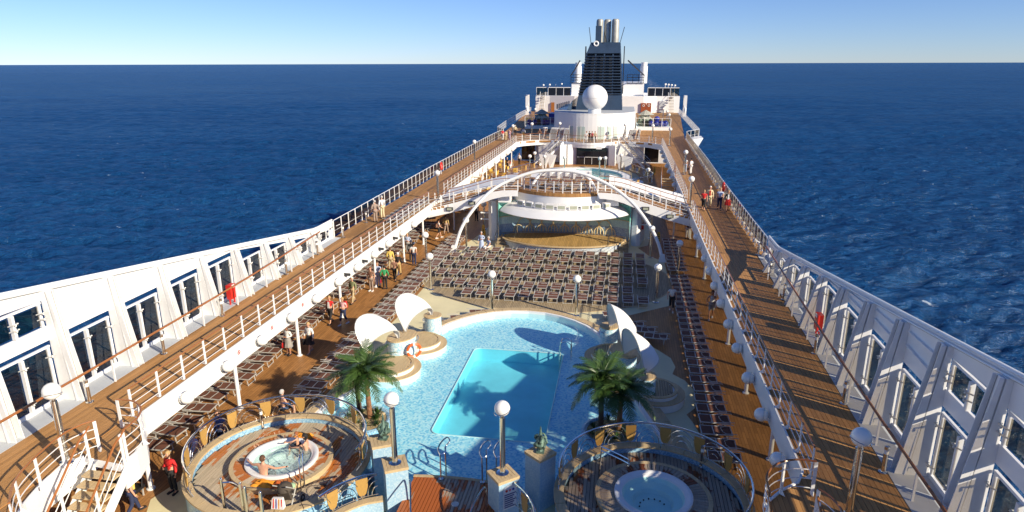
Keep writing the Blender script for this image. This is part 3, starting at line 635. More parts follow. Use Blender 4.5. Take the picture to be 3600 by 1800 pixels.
# white inner lip and two rows of teak along the far rim
def offset(P, d):
    n = len(P); out = []
    for i in range(n):
        a, b = P[i - 1], P[(i + 1) % n]; tx, ty = b[0] - a[0], b[1] - a[1]; l = sqrt(tx * tx + ty * ty) or 1; out.append((P[i][0] - ty / l * d, P[i][1] + tx / l * d))
    return out
cc = sum(PO[i][0] * PO[(i + 1) % len(PO)][1] - PO[(i + 1) % len(PO)][0] * PO[i][1] for i in range(len(PO))); sg = -1 if cc > 0 else 1
P1 = offset(PO, sg * .16); P2 = offset(PO, sg * .55); P3 = offset(PO, sg * .95)
mb = MB(); mb.ring(PO, P1, .05, .47); mb.build('pool_lip', WHITE, pool)
n = len(PO)
for k, (A, B, z) in enumerate(((P1, P2, .50), (P2, P3, .30))):
    for i in range(n):
        j = (i + 1) % n
        if min(PO[i][1], PO[j][1]) < 20.1: continue
        for q in range(2):
            a = .01 + .5 * q; b = .49 + .5 * q
            L = lambda P, t: (P[i][0] + (P[j][0] - P[i][0]) * t, P[i][1] + (P[j][1] - P[i][1]) * t)
            mb = MB(); pa, pb, pc, pd = L(A, a), L(A, b), L(B, b), L(B, a); mb.prism([pa, pb, pc, pd], 0.01, z - .002 * ((i + q) % 2)); mb.build('rim_plank', TEAKR, pool)
# ladder into the deep basin
t = thing('pool_ladder', 'steel pool ladder at the far corner of the deep basin', 'ladder', (2.1, 30.5, 0))
for y in (30.25, 30.7):
    mb = MB(); mb.path([(1.95, y, -.9), (1.95, y, .75), (2.05, y, 1.0), (2.3, y, 1.05), (2.5, y, .9), (2.52, y, .06)], .028, 6); mb.build('side_rail', CHROME, t, True)
for z in (-.6, -.2, .2): mb = MB(); mb.bar((1.95, 30.25, z), (1.95, 30.7, z), .08, .03); mb.build('rung', CHROME, t)
for i, (x, y) in enumerate(((-.95, 18.95), (.48, 19.0), (.95, 19.1))):
    t = thing('pool_handrail', ['steel hoop handrail at the near pool edge between the pillars', 'steel curled handrail beside the pillar with the notice board', 'steel curled handrail behind the pillar with the notice board'][i], 'handrail', (x, y, .8))
    mb = MB(); mb.tube((x - .05, y - .3, .8), (x - .05, y - .3, 1.75), .028); mb.tube((x + .02, y + .1, .3), (x + .02, y + .1, 1.8), .028); mb.build('post', CHROME, t, True)
    mb = MB(); mb.path(smoothline([(x - .05, y - .3, 1.75), (x - .16, y - .15, 1.85), (x - .12, y + .15, 1.95), (x + .02, y + .38, 2.0), (x + .16, y + .2, 1.98), (x + .06, y + 0.05, 1.86), (x + .1, y - .2, 1.78), (x - .05, y - .3, 1.75)], 4), .026, 6); mb.build('loop', CHROME, t, True)
    mb = MB(); mb.lathe([(.001, .02), (.09, .02), (.09, 0)], (x - .05, y - .3, .8), 10); mb.build('foot_plate', CHROME, t)

# ------------------------------------------------------------ islands with mosaic columns and sails at both sides of the pool
def island(s):
    side = 'sunlit' if s < 0 else 'shaded'; m = lambda x: XC + s * x
    cols = [(4.72, 31.9, .46, 'round'), (5.45, 28.95, .62, 'long'), (6.45, 26.5, .42, 'round')]
    tops = []
    for k, (x, y, r, kind) in enumerate(cols):
        t = thing('mosaic_column', f'{["far", "middle", "near"][k]} mosaic column with teak top, {side} side of the pool', 'column', (m(x), y, 0))
        poly = arc((m(x), y), r, 0, 2 * pi, 28)[:-1]
        if kind == 'long': poly = [(m(x) + (px - m(x)) * 1.0 + (py - y) * s * -.25, y + (py - y) * 1.25) for px, py in poly]
        mb = MB(); mb.prism(poly, .02, 1.32); mb.build('shaft', MOS, t, True)
        cen = (m(x), y); big = [(cen[0] + (a - cen[0]) * 1.06, cen[1] + (b - cen[1]) * 1.06) for a, b in poly]; sm = [(cen[0] + (a - cen[0]) * .86, cen[1] + (b - cen[1]) * .86) for a, b in poly]
        mb = MB(); mb.prism(big, 1.322, 1.38); mb.build('cap_edge', TEAKR, t)
        # cap boards
        xs = [p[0] for p in sm]; x0, x1 = min(xs), max(xs); nb = 7
        ys_ = lambda X: [p for p in sm if abs(p[0] - X) < (x1 - x0) / nb * .9]
        for i in range(nb):
            a = x0 + (x1 - x0) * i / nb; b = x0 + (x1 - x0) * (i + 1) / nb; mid = (a + b) / 2; q = ys_(mid); ry = max(p[1] for p in q), min(p[1] for p in q)
            mb = MB(); mb.box(a + .007, b - .007, ry[1], ry[0], 1.381, 1.395); mb.build('plank', TEAKR, t)
        mb = MB(); mb.path([(cen[0] + (a - cen[0]) * 1.14, cen[1] + (b - cen[1]) * 1.14, 1.12) for a, b in poly[:20]], .022, 5); mb.build('grab_rail', CHROME, t, True)
        tops.append((m(x), y))
    # round teak platforms stepping down to the water
    for k, (x, y, r) in enumerate(((4.95, 30.3, 1.05), (5.55, 27.35, 1.15), (6.9, 26.9, .95))):
        if k == 2 and s < 0: continue
        t = thing('teak_platform', f'{["far round", "near round", "outer round"][k]} teak platform with steps, {side} side of the pool', 'platform', (m(x), y, 0))
        mb = MB(); mb.lathe([(r + .32, .02), (r + .32, .37), (r - .05, .37)], (m(x), y, 0), 32); mb.build('step_wall', WHITE, t, True)
        mb = MB(); mb.lathe([(r + .02, .371), (r + .02, .42), (r + .34, .42), (r + .34, .375)], (m(x), y, 0), 32); mb.build('step_top', TEAKR, t, True)
        mb = MB(); mb.lathe([(r, .37), (r, .56), (.02, .56)], (m(x), y, 0), 32); mb.build('drum', WHITE, t, True)
        mb = MB(); mb.lathe([(r - .12, .561), (r - .12, .62), (r + .02, .62), (r + .02, .57)], (m(x), y, 0), 32); mb.build('edge_ring', TEAKR, t, True)
        w_ = .12; X = -r + .13
        while X < r - .2:
            c = X + w_ / 2; hy = sqrt(max(0, (r - .12) ** 2 - max(abs(X), abs(X + w_)) ** 2))
            if hy > .1: mb = MB(); mb.box(m(x) + X + .005, m(x) + X + w_ - .005, y - hy, y + hy, .562, .61); mb.build('plank', TEAKG if s > 0 else TEAKR, t)
            X += w_
    # sails: bent leaf of cloth over a tube frame, pinned on the column caps
    for k in range(2):
        a = Vector((tops[k][0], tops[k][1] - (0 if k == 0 else .35), 1.4)); b = Vector((tops[k + 1][0], tops[k + 1][1] + (.35 if k == 0 else 0), 1.4))
        t = thing('sun_sail', f'{"far" if k == 0 else "near"} curved white sun sail on the {side} side of the pool', 'sun sail', tuple(a))
        ch = (b - a); up = Vector((0, 0, 1)); out = Vector((s, 0, 0)); wd = (out * .68 - up * .56 * s).normalized()
        vs = []; nu, nv = 16, 8; cl = []
        for i in range(nu + 1):
            u = i / nu; arcp = a + ch * (u * .92 + .04 + .0) + up * (1.22 * sin(pi * u) ** .8) + out * ((.24 if s < 0 else .40) * sin(pi * u)) + ch * (-.12 * sin(2 * pi * u))
            wdt = (.64 if s < 0 else .72) * sin(pi * u) ** .8 + .03; row = []
            for j in range(nv + 1):
                v = j / nv * 2 - 1; p = arcp + wd * (wdt * v) + (up * -.12 - Vector((1, 0, 0)) * .12) * (v * v * sin(pi * u)); row.append(p)
            vs.append(row)
        mb = MB(); V = [tuple(p) for r in vs for p in r]; th = Vector((0, 0, -.02)); V2 = [tuple(Vector(p) + th) for p in V]; W_ = nv + 1
        F = [(i * W_ + j, i * W_ + j + 1, (i + 1) * W_ + j + 1, (i + 1) * W_ + j) for i in range(nu) for j in range(nv)]
        mb.add(V, F); mb.add(V2, F); mb.build('cloth', SAIL, t, True)
        for j in (0, nv): mb = MB(); mb.path([tuple(r[j]) for r in vs], .026, 6); mb.build('frame_tube', ALU, t, True)
        for e in (a, b): mb = MB(); mb.tube(tuple(e), tuple(e + Vector((0, 0, .16))), .045, .02); mb.build('foot', CHROME, t)
    # lifebuoy on the middle column
    x, y = (m(4.72), 28.5) if s < 0 else (m(4.72), 28.4)
    t = thing('lifebuoy', f'orange lifebuoy with white bands on the middle mosaic column, {side} side', 'lifebuoy', (x, y, .78))
    R0, r0 = .33, .07; nrm = Vector((.55 if s < 0 else -.95, -.83 if s < 0 else -.3, 0)).normalized(); ux = Vector((-nrm.y, nrm.x, 0))
    cpt = Vector((x, y, .85)) + nrm * .05
    for q in range(4):
        for (a0, a1, mt, nm) in ((q * pi / 2 + .14, (q + 1) * pi / 2 - .14, ORANGE, 'segment'), ((q + 1) * pi / 2 - .14, (q + 1) * pi / 2 + .14, WHITE2, 'band')):
            mb = MB(); mb.path([tuple(cpt + ux * R0 * cos(a0 + (a1 - a0) * i / 6) + Vector((0, 0, R0 * sin(a0 + (a1 - a0) * i / 6)))) for i in range(7)], r0 if nm == 'segment' else r0 + .004, 8); mb.build(nm, mt, t, True)
ORANGE = paint('orange_plastic', (.75, .13, .02), .4, var=.1)
island(-1); island(1)

# ------------------------------------------------------------ raised whirlpool decks
FZ = .9
def shield(mb_, c, tang, h0=1.27, h1=1.93, w=.19):
    """wooden shield shaped panel"""
    c = Vector(c); t = Vector((tang[0], tang[1], 0)); nrm = Vector((-t.y, t.x, 0)) * .016
    pr = [(-w, h1), (w, h1), (w * 1.0, h1 - .3), (w * .86, h0 + .2), (w * .6, h0 + .05), (w * .3, h0), (-w * .3, h0), (-w * .6, h0 + .05), (-w * .86, h0 + .2), (-w * 1.0, h1 - .3)]
    A = [tuple(c + t * a + Vector((0, 0, b)) + nrm) for a, b in pr]; B = [tuple(c + t * a + Vector((0, 0, b)) - nrm) for a, b in pr]; n_ = len(pr)
    mb_.add(A + B, [tuple(range(n_)), tuple(range(n_, 2 * n_))[::-1]] + [(i, (i + 1) % n_, n_ + (i + 1) % n_, n_ + i) for i in range(n_)])
def shield_rail(label, pts, n_sh, zb=1.17, top=2.02):
    """steel top rail, wooden shields and fans of bent rods above a parapet"""
    t = thing('fan_railing', label, 'railing', (pts[0][0], pts[0][1], zb)); L = [Vector((p[0], p[1], 0)) for p in pts]
    mb = MB(); mb.path([(p.x, p.y, top) for p in L], .035, 7); mb.build('handrail', CHROME, t, True)
    mb = MB(); mb.path([(p.x, p.y, zb + .06) for p in L], .016, 5); mb.build('bottom_bar', CHROME, t)
    ln = [0]
    for a, b in zip(L, L[1:]): ln.append(ln[-1] + (b - a).length)
    def at(d):
        d = max(0, min(d, ln[-1]))
        for i in range(len(ln) - 1):
            if d <= ln[i + 1] + 1e-9: f = (d - ln[i]) / max(1e-6, ln[i + 1] - ln[i]); return L[i].lerp(L[i + 1], f), (L[i + 1] - L[i]).normalized()
    tot = ln[-1]; step = tot / n_sh
    for i in range(n_sh):
        d = step * (i + .5); p, tg = at(d)
        mb = MB(); shield(mb, p, tg, zb + .12, zb + .74); mb.build('wooden_shield', PADDLE, t)
        mb = MB(); mb.tube((p.x, p.y, zb), (p.x, p.y, zb + .14), .02); mb.tube((p.x, p.y, zb + .74), (p.x, p.y, top), .02); mb.bar(p - tg * .19 + Vector((0, 0, zb + .75)), p + tg * .19 + Vector((0, 0, zb + .75)), .03, .03); mb.build('shield_bracket', CHROME, t)
        for sgn in (-1, 1):
            for r in (.28, .46, .64):
                c0 = d + sgn * step * .5; ar = []
                for q in range(8):
                    a = pi / 2 * q / 7; dd = c0 - sgn * r * cos(a) * step * .72; pp, _ = at(dd); ar.append((pp.x, pp.y, zb + .05 + r * sin(a) * 1.12))
                mb = MB(); mb.path(ar, .013, 4); mb.build('bent_rod', CHROME, t)
    return t
def tubdeck(s):
    side = 'sunlit' if s < 0 else 'shaded'; C0 = (-6.72, 18.4) if s < 0 else (6.02, 18.4); R0 = 3.1; tc = (-6.68, 18.45) if s < 0 else (6.07, 18.5); rr = 1.72 if s < 0 else 1.83
    t = thing('whirlpool_deck', f'raised round whirlpool deck of {"dry and wet" if s < 0 else "dark wet"} teak boards on the {side} side', 'deck', (C0[0], C0[1], 0))
    mb = MB(); mb.lathe([(R0 - .03, .0), (R0 - .03, 1.09)], (*C0, 0), 64); mb.lathe([(R0 - .26, .86), (R0 - .26, 1.09)], (*C0, 0), 64); mb.build('parapet', MOSB, t, True)
    nseg = 22
    for i in range(nseg):
        a0 = 2 * pi * i / nseg + .004; a1 = 2 * pi * (i + 1) / nseg - .004
        pl = arc(C0, R0 + .03, a0, a1, 4) + arc(C0, R0 - .30, a1, a0, 4); mb = MB(); mb.prism(pl, 1.085, 1.15); mb.build('coping', TEAKR, t)
    mb = MB(); mb.lathe([(R0 - .27, .868), (R0 - .8, .868)], (*C0, 0), 48); mb.ring(arc(C0, R0 - .8, 0, 2 * pi, 48)[:-1], arc(tc, rr - .1, 0, 2 * pi, 48)[:-1], .86, .867); mb.build('sub_floor', BLACKM, t)
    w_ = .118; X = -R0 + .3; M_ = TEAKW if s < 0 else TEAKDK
    while X < R0 - .3:
        hy = sqrt(max(.01, (R0 - .27) ** 2 - max(abs(X), abs(X + w_)) ** 2)); y = C0[1] - hy + random.random() * -.8; x0 = C0[0] + X; mid = x0 + w_ / 2
        dx = mid - tc[0]; hole = sqrt(max(0, (rr - .05) ** 2 - dx * dx)); y_end = C0[1] + hy
        while y < y_end:
            L_ = random.uniform(1.3, 2.2); a = max(y, C0[1] - hy); b = min(y + L_, y_end); y += L_
            for p, q in ((a, min(b, tc[1] - hole)), (max(a, tc[1] + hole), b)) if hole > 0 else ((a, b),):
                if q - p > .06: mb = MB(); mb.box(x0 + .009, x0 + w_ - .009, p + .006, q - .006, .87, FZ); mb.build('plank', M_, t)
        X += w_
    # whirlpool in a step of radial boards
    h = thing('whirlpool_tub', f'round white whirlpool tub {"with foaming pale water and bathers" if s < 0 else "with still turquoise water and no bathers"}', 'whirlpool', (*tc, FZ))
    rt = 1.24
    mb = MB(); mb.lathe([(rr - .02, .87), (rr - .02, 1.09)], (*tc, 0), 48); mb.build('step_wall', TEAKR, h, True)
    nb = 72
    for i in range(nb):
        a0 = 2 * pi * i / nb + .006; a1 = 2 * pi * (i + 1) / nb - .006
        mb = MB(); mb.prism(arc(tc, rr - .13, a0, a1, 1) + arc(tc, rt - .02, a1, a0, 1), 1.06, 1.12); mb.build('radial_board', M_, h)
    for i in range(12):
        a0 = 2 * pi * i / 12 + .002; a1 = 2 * pi * (i + 1) / 12 - .002; mb = MB(); mb.prism(arc(tc, rr + .02, a0, a1, 4) + arc(tc, rr - .125, a1, a0, 4), 1.062, 1.125); mb.build('edge_board', TEAKR, h)
    mb = MB(); mb.lathe([(rt, 1.10), (rt, 1.19), (rt - .04, 1.21), (rt - .14, 1.20), (rt - .18, 1.16), (rt - .24, 1.15), (rt - .27, 1.04), (rt - .32, .95), (.66, .88), (.60, .72), (.01, .70)], (*tc, 0), 48); mb.build('shell', WHITE2, h, True)
    mb = MB(); mb.lathe([(rt - .245, 1.09), (.01, 1.09)], (*tc, 0), 40); mb.build('water_surface', FOAMW if s < 0 else WATERD, h)
    for i in range(7): a = .5 + i * .45; mb = MB(); mb.sphere((tc[0] + .42 * cos(a), tc[1] - .1 + .42 * sin(a), .73), .03, 6, 4); mb.build('jet', BLACKM, h)
    # railing of shields and bent rods round the deck; open where the steps come up
    if s < 0: a0, a1 = -.12, 1.32 * pi
    else: a0, a1 = -.28 * pi, 1.03 * pi
    P = [(C0[0] + (R0 - .12) * cos(a), C0[1] + (R0 - .12) * sin(a)) for a in [a0 + (a1 - a0) * i / 40 for i in range(41)]]
    shield_rail(f'steel railing with wooden shields round the {side} whirlpool deck', P, 10 if s < 0 else 10)
    # bent steel handrail at the tub
    g = thing('tub_handrail', f'bent steel handrails into the {side} whirlpool', 'handrail', (*tc, FZ))
    for dy in (-.12, .12):
        mb = MB()
        if s < 0: mb.path(smoothline([(tc[0] + 1.38, tc[1] - 1.25 + dy, FZ), (tc[0] + 1.3, tc[1] - 1.05 + dy, 1.9), (tc[0] + 1.2, tc[1] - .8 + dy, 2.0), (tc[0] + .62, tc[1] + .25 + dy, 1.5), (tc[0] + .6, tc[1] + .28 + dy, 1.1)], 3), .024, 6)
        else: mb.path(smoothline([(tc[0] - 1.75, tc[1] + 1.1 + dy, FZ), (tc[0] - 1.72, tc[1] + 1.05 + dy, 1.85), (tc[0] - 1.6, tc[1] + 1.0 + dy, 1.95), (tc[0] - .85, tc[1] + .85 + dy, 1.72), (tc[0] - .82, tc[1] + .84 + dy, 1.6)], 3), .024, 6)
        mb.build('rail', CHROME, g, True)
    for dx, dy in ((-1.55, 1.35),) if s < 0 else ((2.35, -.7),):
        d_ = thing('floor_drain', f'round metal floor drain in the {side} whirlpool deck', 'drain', (tc[0] + dx, tc[1] + dy, FZ)); mb = MB(); mb.lathe([(.001, .012), (.14, .012), (.15, 0)], (tc[0] + dx, tc[1] + dy, FZ), 16); mb.build('lid', ALU, d_)
tubdeck(-1); tubdeck(1)
# glazed gate and inner curve of the sunlit deck, low rail towards the steps
g = thing('steel_gate', 'low steel gate with glass panel at the near edge of the sunlit whirlpool deck', 'gate', (-6.9, 15.9, .9))
for x, y in ((-7.15, 15.72), (-6.45, 15.62), (-6.2, 15.45), (-5.6, 15.3)):
    mb = MB(); mb.tube((x, y, .3), (x, y, 2.12), .05, n=8); mb.sphere((x, y, 2.13), .05, 8, 5); mb.build('post', CHROME, g, True)
mb = MB(); mb.path(smoothline([(-7.15, 15.72, 2.0), (-6.8, 15.75, 2.03), (-6.45, 15.62, 2.0)], 4), .025, 6); mb.build('top_bar', CHROME, g)
mb = MB(); mb.bar((-6.42, 15.6, 1.45), (-6.22, 15.48, 1.45), .012, 1.0); mb.build('glass_panel', GLASSC, g)
shield_rail('steel railing with two wooden shields beside the steps of the sunlit deck', smoothline([(-2.62, 17.05), (-3.1, 16.75), (-3.6, 16.2), (-3.9, 15.6)], 4), 2, zb=1.12, top=1.95)
mb = MB(); cv = smoothline([(-2.5, 17.1), (-3.1, 16.8), (-3.65, 16.2), (-3.95, 15.5)], 4); mb.band(cv, 0, 1.02, .2, 1); w1 = mb.build('curved_wall', MOSP); tag(w1, 'curved low mosaic wall under the railing beside the sunlit steps', 'wall')
mb = MB(); mb.band([(a + .0, b) for a, b in cv], 1.022, 1.09, .25, 1); mb.build('coping', TEAKR, w1)
shield_rail('steel railing with wooden shields beside the steps of the shaded deck', smoothline([(1.75, 17.4), (2.2, 16.9), (2.55, 16.2), (2.7, 15.5)], 4), 2, zb=1.0, top=1.85)

# ------------------------------------------------------------ mosaic pillars with teak caps
def pillar(label, cx, cy, hw, rot, z0, z1, mat=MOSP):
    t = thing('mosaic_pillar', label, 'pillar', (cx, cy, z0))
    sq = lambda h: [(cx + h * sqrt(2) * cos(rot + pi / 4 + k * pi / 2), cy + h * sqrt(2) * sin(rot + pi / 4 + k * pi / 2)) for k in range(4)]
    mb = MB(); mb.prism(sq(hw), z0, z1 - .1); mb.build('shaft', mat, t)
    mb = MB(); mb.prism(sq(hw + .02), z1 - .1, z1 - .02); mb.build('cap_edge', TEAKR, t)
    A, B = sq(hw + .025), sq(hw - .08)
    for i in range(4):
        j = (i + 1) % 4; mb = MB(); mb.prism([A[i], A[j], B[j], B[i]], z1 - .019, z1); mb.build('border_plank', TEAKR, t)
    u = Vector((cos(rot), sin(rot))); v = Vector((-u.y, u.x)); k = 5; hh = hw - .085
    for i in range(k):
        a = -hh + 2 * hh * i / k + .006; b = -hh + 2 * hh * (i + 1) / k - .006; c = Vector((cx, cy)); mb = MB()
        mb.prism([tuple(c + u * a - v * hh), tuple(c + u * b - v * hh), tuple(c + u * b + v * hh), tuple(c + u * a + v * hh)], z1 - .019, z1 - .002); mb.build('plank', TEAKR, t)
    return t
pillar('sunlit mosaic pillar carrying a globe lamp beside the centre steps', -2.21, 17.6, .36, radians(28), 0, 2.0)
pillar('half shaded mosaic pillar carrying a globe lamp and a notice board', 1.35, 17.6, .36, radians(40), 0, 2.0)
pillar('mosaic pillar with a bronze statue next to the sunlit whirlpool', -3.1, 18.85, .38, radians(28), 0, 2.0)
pillar('mosaic pillar with a bronze statue next to the shaded whirlpool', 2.36, 18.98, .36, radians(50), 0, 2.0)
# notice board
nb = thing('notice_board', 'arched white pool notice with red, pink and blue signs on the pillar', 'sign', (1.68, 17.5, 1.4))
u = Vector((cos(radians(40)), sin(radians(40)), 0)); nrm = Vector((u.y, -u.x, 0)); c = Vector((1.35, 17.6, 0)) + nrm * .375 + u * .02
BOARD = paint('board_white', (.7, .72, .75), .4); TXT = paint('board_blue_print', (.04, .05, .2), .5)
def flat(name, mat, pr, off, par):
    mb = MB(); A = [tuple(c + u * a + Vector((0, 0, b)) + nrm * off) for a, b in pr]; B = [tuple(c + u * a + Vector((0, 0, b)) + nrm * (off + .008)) for a, b in pr]; k = len(pr); mb.add(A + B, [tuple(range(k)), tuple(range(k, 2 * k))] + [(i, (i + 1) % k, k + (i + 1) % k, k + i) for i in range(k)]); return mb.build(name, mat, par)
flat('board', BOARD, [(-.24, .95), (.24, .95), (.24, 1.66)] + [(.24 * cos(a), 1.66 + .14 * sin(a)) for a in (.5, 1.0, 1.57, 2.1, 2.6)] + [(-.24, 1.66)], .0, nb)
for i, (x, m_) in enumerate(((-.12, RED), (.0, cloth('sign_pink', (.7, .2, .25))), (.12, BLUEP))): flat('symbol', m_, [(x + .045 * cos(a), 1.62 + .045 * sin(a)) for a in [k * pi / 4 for k in range(8)]], .009, nb)
for i in range(7): flat('text_line', TXT, [(-.2, 1.50 - i * .075), (.2 - .05 * (i % 3), 1.50 - i * .075), (.2 - .05 * (i % 3), 1.465 - i * .075), (-.2, 1.465 - i * .075)], .009, nb)
# statues
def statue(label, x, y, z, k):
    t = thing('bronze_statue', label, 'statue', (x, y, z))
    mb = MB(); mb.box(x - .13, x + .13, y - .13, y + .13, z, z + .06); mb.lathe([(.1, .06), (.07, .12), (.08, .16)], (x, y, z), 8); mb.build('base', BRONZE, t)
    mb = MB(); mb.lathe([(.06, .14), (.16, .2), (.2, .3), (.15, .42), (.12, .5), (.07, .6), (.04, .75), (.03, .85), (.012, .95)], (x, y, z), 9)
    mb.build('figure', BRONZE, t, True)
    for i in range(9):
        a = i * .7 + k; f_ = (i % 3) * .1; mb = MB(); mb.path([(x + .15 * cos(a), y + .15 * sin(a), z + .22 + f_), (x + .21 * cos(a), y + .21 * sin(a), z + .28 + f_), (x + .17 * cos(a + .4), y + .17 * sin(a + .4), z + .40 + f_), (x + .08 * cos(a + .6), y + .08 * sin(a + .6), z + .46 + f_)], lambda q: .055 * (1 - .6 * q), 6); mb.build('scroll', BRONZE, t, True)
statue('green bronze figure on the pillar next to the sunlit whirlpool', -3.05, 18.9, 2.0, .4)
statue('green bronze figure on the pillar next to the shaded whirlpool', 2.36, 18.98, 2.0, 1.3)
# centre platform of wet boards and its steps
cd = thing('centre_deck', 'small deck of wet orange and dark boards between the two lamp pillars', 'deck', (-.45, 17.5, .7))
x = -1.95
while x < 1.3:
    yt = 18.72 + .12 * (1 - ((x + .4) / 1.6) ** 2)
    mb = MB(); mb.box(x + .009, x + .109, 16.7, yt - .1, .74, .79); mb.build('plank', TEAKCT, cd); x += .118
mb = MB(); mb.band([(-1.98 + .33 * i, 18.63 + .12 * (1 - ((-1.98 + .33 * i + .4) / 1.6) ** 2)) for i in range(11)], 0, .80, .12, 1); mb.build('edge_board', TEAKR, cd)
for i in range(3):
    yy = 16.68 - .32 * i; mb = MB(); mb.box(-1.9, .95, yy - .31, yy, 0, .62 - .17 * i); mb.build('step', TEAKCT if i else TEAKR, cd)
mb = MB(); mb.box(-1.95, 1.3, 16.7, 18.6, 0, .735); mb.build('sub_floor', BLACKM, cd)
mb = MB(); mb.lathe([(.001, .01), (.12, .01), (.13, 0)], (-.2, 17.45, .79), 16); mb.build('drain', ALU, cd)
for x, sx in ((-1.55, 1), (.75, -1)):
    t = thing('step_handrail', f'bent steel handrail at the centre steps beside the {"sunlit" if sx > 0 else "notice board"} pillar', 'handrail', (x, 16.9, .79))
    mb = MB(); mb.path(smoothline([(x - .1 * sx, 17.35, .79), (x - .1 * sx, 17.3, 1.55), (x, 17.1, 1.66), (x + .25 * sx, 16.3, 1.2), (x + .25 * sx, 16.2, .2)], 3), .028, 6); mb.build('rail', CHROME, t, True)
# ------------------------------------------------------------ stage pavilion
st = thing('stage', 'oval teak stage with pale mosaic front under the white canopy', 'stage', (.1, 52, 0))
def ell(cx, cy, rx, ry, a0, a1, n): return [(cx + rx * cos(a0 + (a1 - a0) * i / n), cy + ry * sin(a0 + (a1 - a0) * i / n)) for i in range(n + 1)]
fr = ell(.1, 52.2, 5.0, 3.05, pi, 2 * pi, 28)
STM = mosaic('stage_front_mosaic', [(.45, .50, .55), (.60, .62, .62), (.35, .42, .50)], 18)
mb = MB(); mb.prism(fr + ell(.1, 52.2, 5.0, 1.3, 0, pi, 20)[1:-1], .01, .62); mb.build('plinth', STM, st)
mb = MB(); mb.prism([(x, y) for x, y in ell(.1, 52.2, 4.9, 2.95, pi, 2 * pi, 28) + ell(.1, 52.2, 4.9, 1.2, 0, pi, 20)[1:-1]], .621, .69); mb.build('floor', TEAKS, st)
mb = MB(); mb.band(fr, .60, .70, .14, -1); mb.build('edge_board', TEAKR, st)
for s in (-1, 1):
    x = .1 + s * 4.55; t = thing('stage_steps', f'pale steps up to the {"sunlit" if s < 0 else "shaded"} end of the stage', 'steps', (x, 51.2, 0))
    for i in range(3): mb = MB(); mb.box(x - .75, x + .75, 50.55 + .32 * i, 52.0, .011 + .2 * i, .2 + .2 * i); mb.build('step', TEAKG, t)
    for dx in (-.8, .8):
        r = thing('steel_handrail', f'{"outer" if dx * s > 0 else "inner"} steel handrail on the {"sunlit" if s < 0 else "shaded"} stage steps', 'handrail', (x + dx, 51, 0)); mb = MB(); mb.path([(x + dx, 50.4, .95), (x + dx, 50.6, 1.0), (x + dx, 52.0, 1.75), (x + dx, 52.2, 1.75)], .03, 6); mb.build('rail', CHROME, r, True)
        mb = MB(); mb.tube((x + dx, 50.6, 0), (x + dx, 50.6, 1.0), .025); mb.tube((x + dx, 52.0, .5), (x + dx, 52.0, 1.75), .025); mb.build('post', CHROME, r, True)
# curved back wall with golden arches
bw = thing('stage_back_wall', 'curved blue and green mosaic back wall of the stage with golden arches', 'wall', (.1, 53.5, 0))
SB = [mosaic('stage_blue', [(.20, .30, .48), (.28, .42, .56), (.36, .52, .60)], 16), mosaic('stage_teal', [(.40, .66, .70), (.48, .72, .74), (.34, .58, .68)], 16), mosaic('stage_green', [(.20, .62, .46), (.28, .70, .54), (.22, .56, .50)], 16)]
GOLD = paint('gold_trim', (.74, .58, .30), .5, 0)
wp = ell(.1, 52.3, 5.35, 1.35, 0, pi, 36); 
for k, (a, b) in enumerate(((0, 1.45), (1.45, 2.1), (2.1, 3.4))): mb = MB(); mb.band(wp, a, b, .08, -1); mb.build('wall_band', SB[k], bw)
mb = MB(); mb.path([(x, y - .03 if abs(x) < 4 else y, 2.1) for x, y in ell(.1, 52.27, 5.3, 1.3, .05, pi - .05, 30)], .03, 5); mb.build('gold_line', GOLD, bw)
def onwall(x): q = max(-1, min(1, (x - .1) / 5.3)); return 52.27 + 1.3 * sqrt(max(0, 1 - q * q)) - .04
for i in range(9):
    cx = .1 + (i - 4) * .96
    for (r, hgt, ph) in ((.40, .62, 0), (.62, 1.25, .48)):
        if ph and i == 8: continue
        mb = MB(); mb.path([(cx + ph + r * cos(a), onwall(cx + ph + r * cos(a)), .72 + hgt * sin(a) ** .8) for a in [pi * q / 12 for q in range(13)]], .036, 4); mb.build('gold_arch', GOLD, bw)
mb = MB(); mb.path([(x, y, .74) for x, y in ell(.1, 52.25, 5.2, 1.25, .1, pi - .1, 24)], .03, 5); mb.build('rail', CHROME, bw)
# white end columns
for s in (-1, 1):
    x = .05 + s * 5.95; t = thing('white_column', f'broad white column at the {"sunlit" if s < 0 else "shaded"} end of the stage', 'column', (x, 53.2, 0))
    pl = [(x - s * .35, 52.75), (x + s * .05, 52.6), (x + s * .35, 52.85), (x + s * .75, 54.8), (x - s * .2, 54.8)]; mb = MB(); mb.prism(pl if s > 0 else pl[::-1], 0, 3.34); mb.build('shaft', WHITE, t)
    mb = MB(); mb.box(x - .3, x + .3, 52.5, 53.1, 3.341, 3.45); mb.build('head', WHITE, t)
    for z in (1.75, 2.3): mb = MB(); mb.bar((x + s * .3, 53.0, z), (x + s * .95, 53.0, z), .1, .08); mb.sphere((x + s * 1.0, 53.0, z), .13, 8, 5, .6); mb.build('speaker_arm', WHITE2, t)
    if s > 0:
        t2 = thing('fire_hose_cabinet', 'small red fire hose box on the shaded white column', 'fire hose', (6.35, 53.6, 1.5)); mb = MB(); mb.box(6.36, 6.62, 53.2, 53.6, 1.3, 1.75); mb.build('box', RED, t2); mb = MB(); mb.box(6.58, 6.64, 53.3, 53.36, 1.8, 2.15); mb.build('bracket', BLACKM, t2)
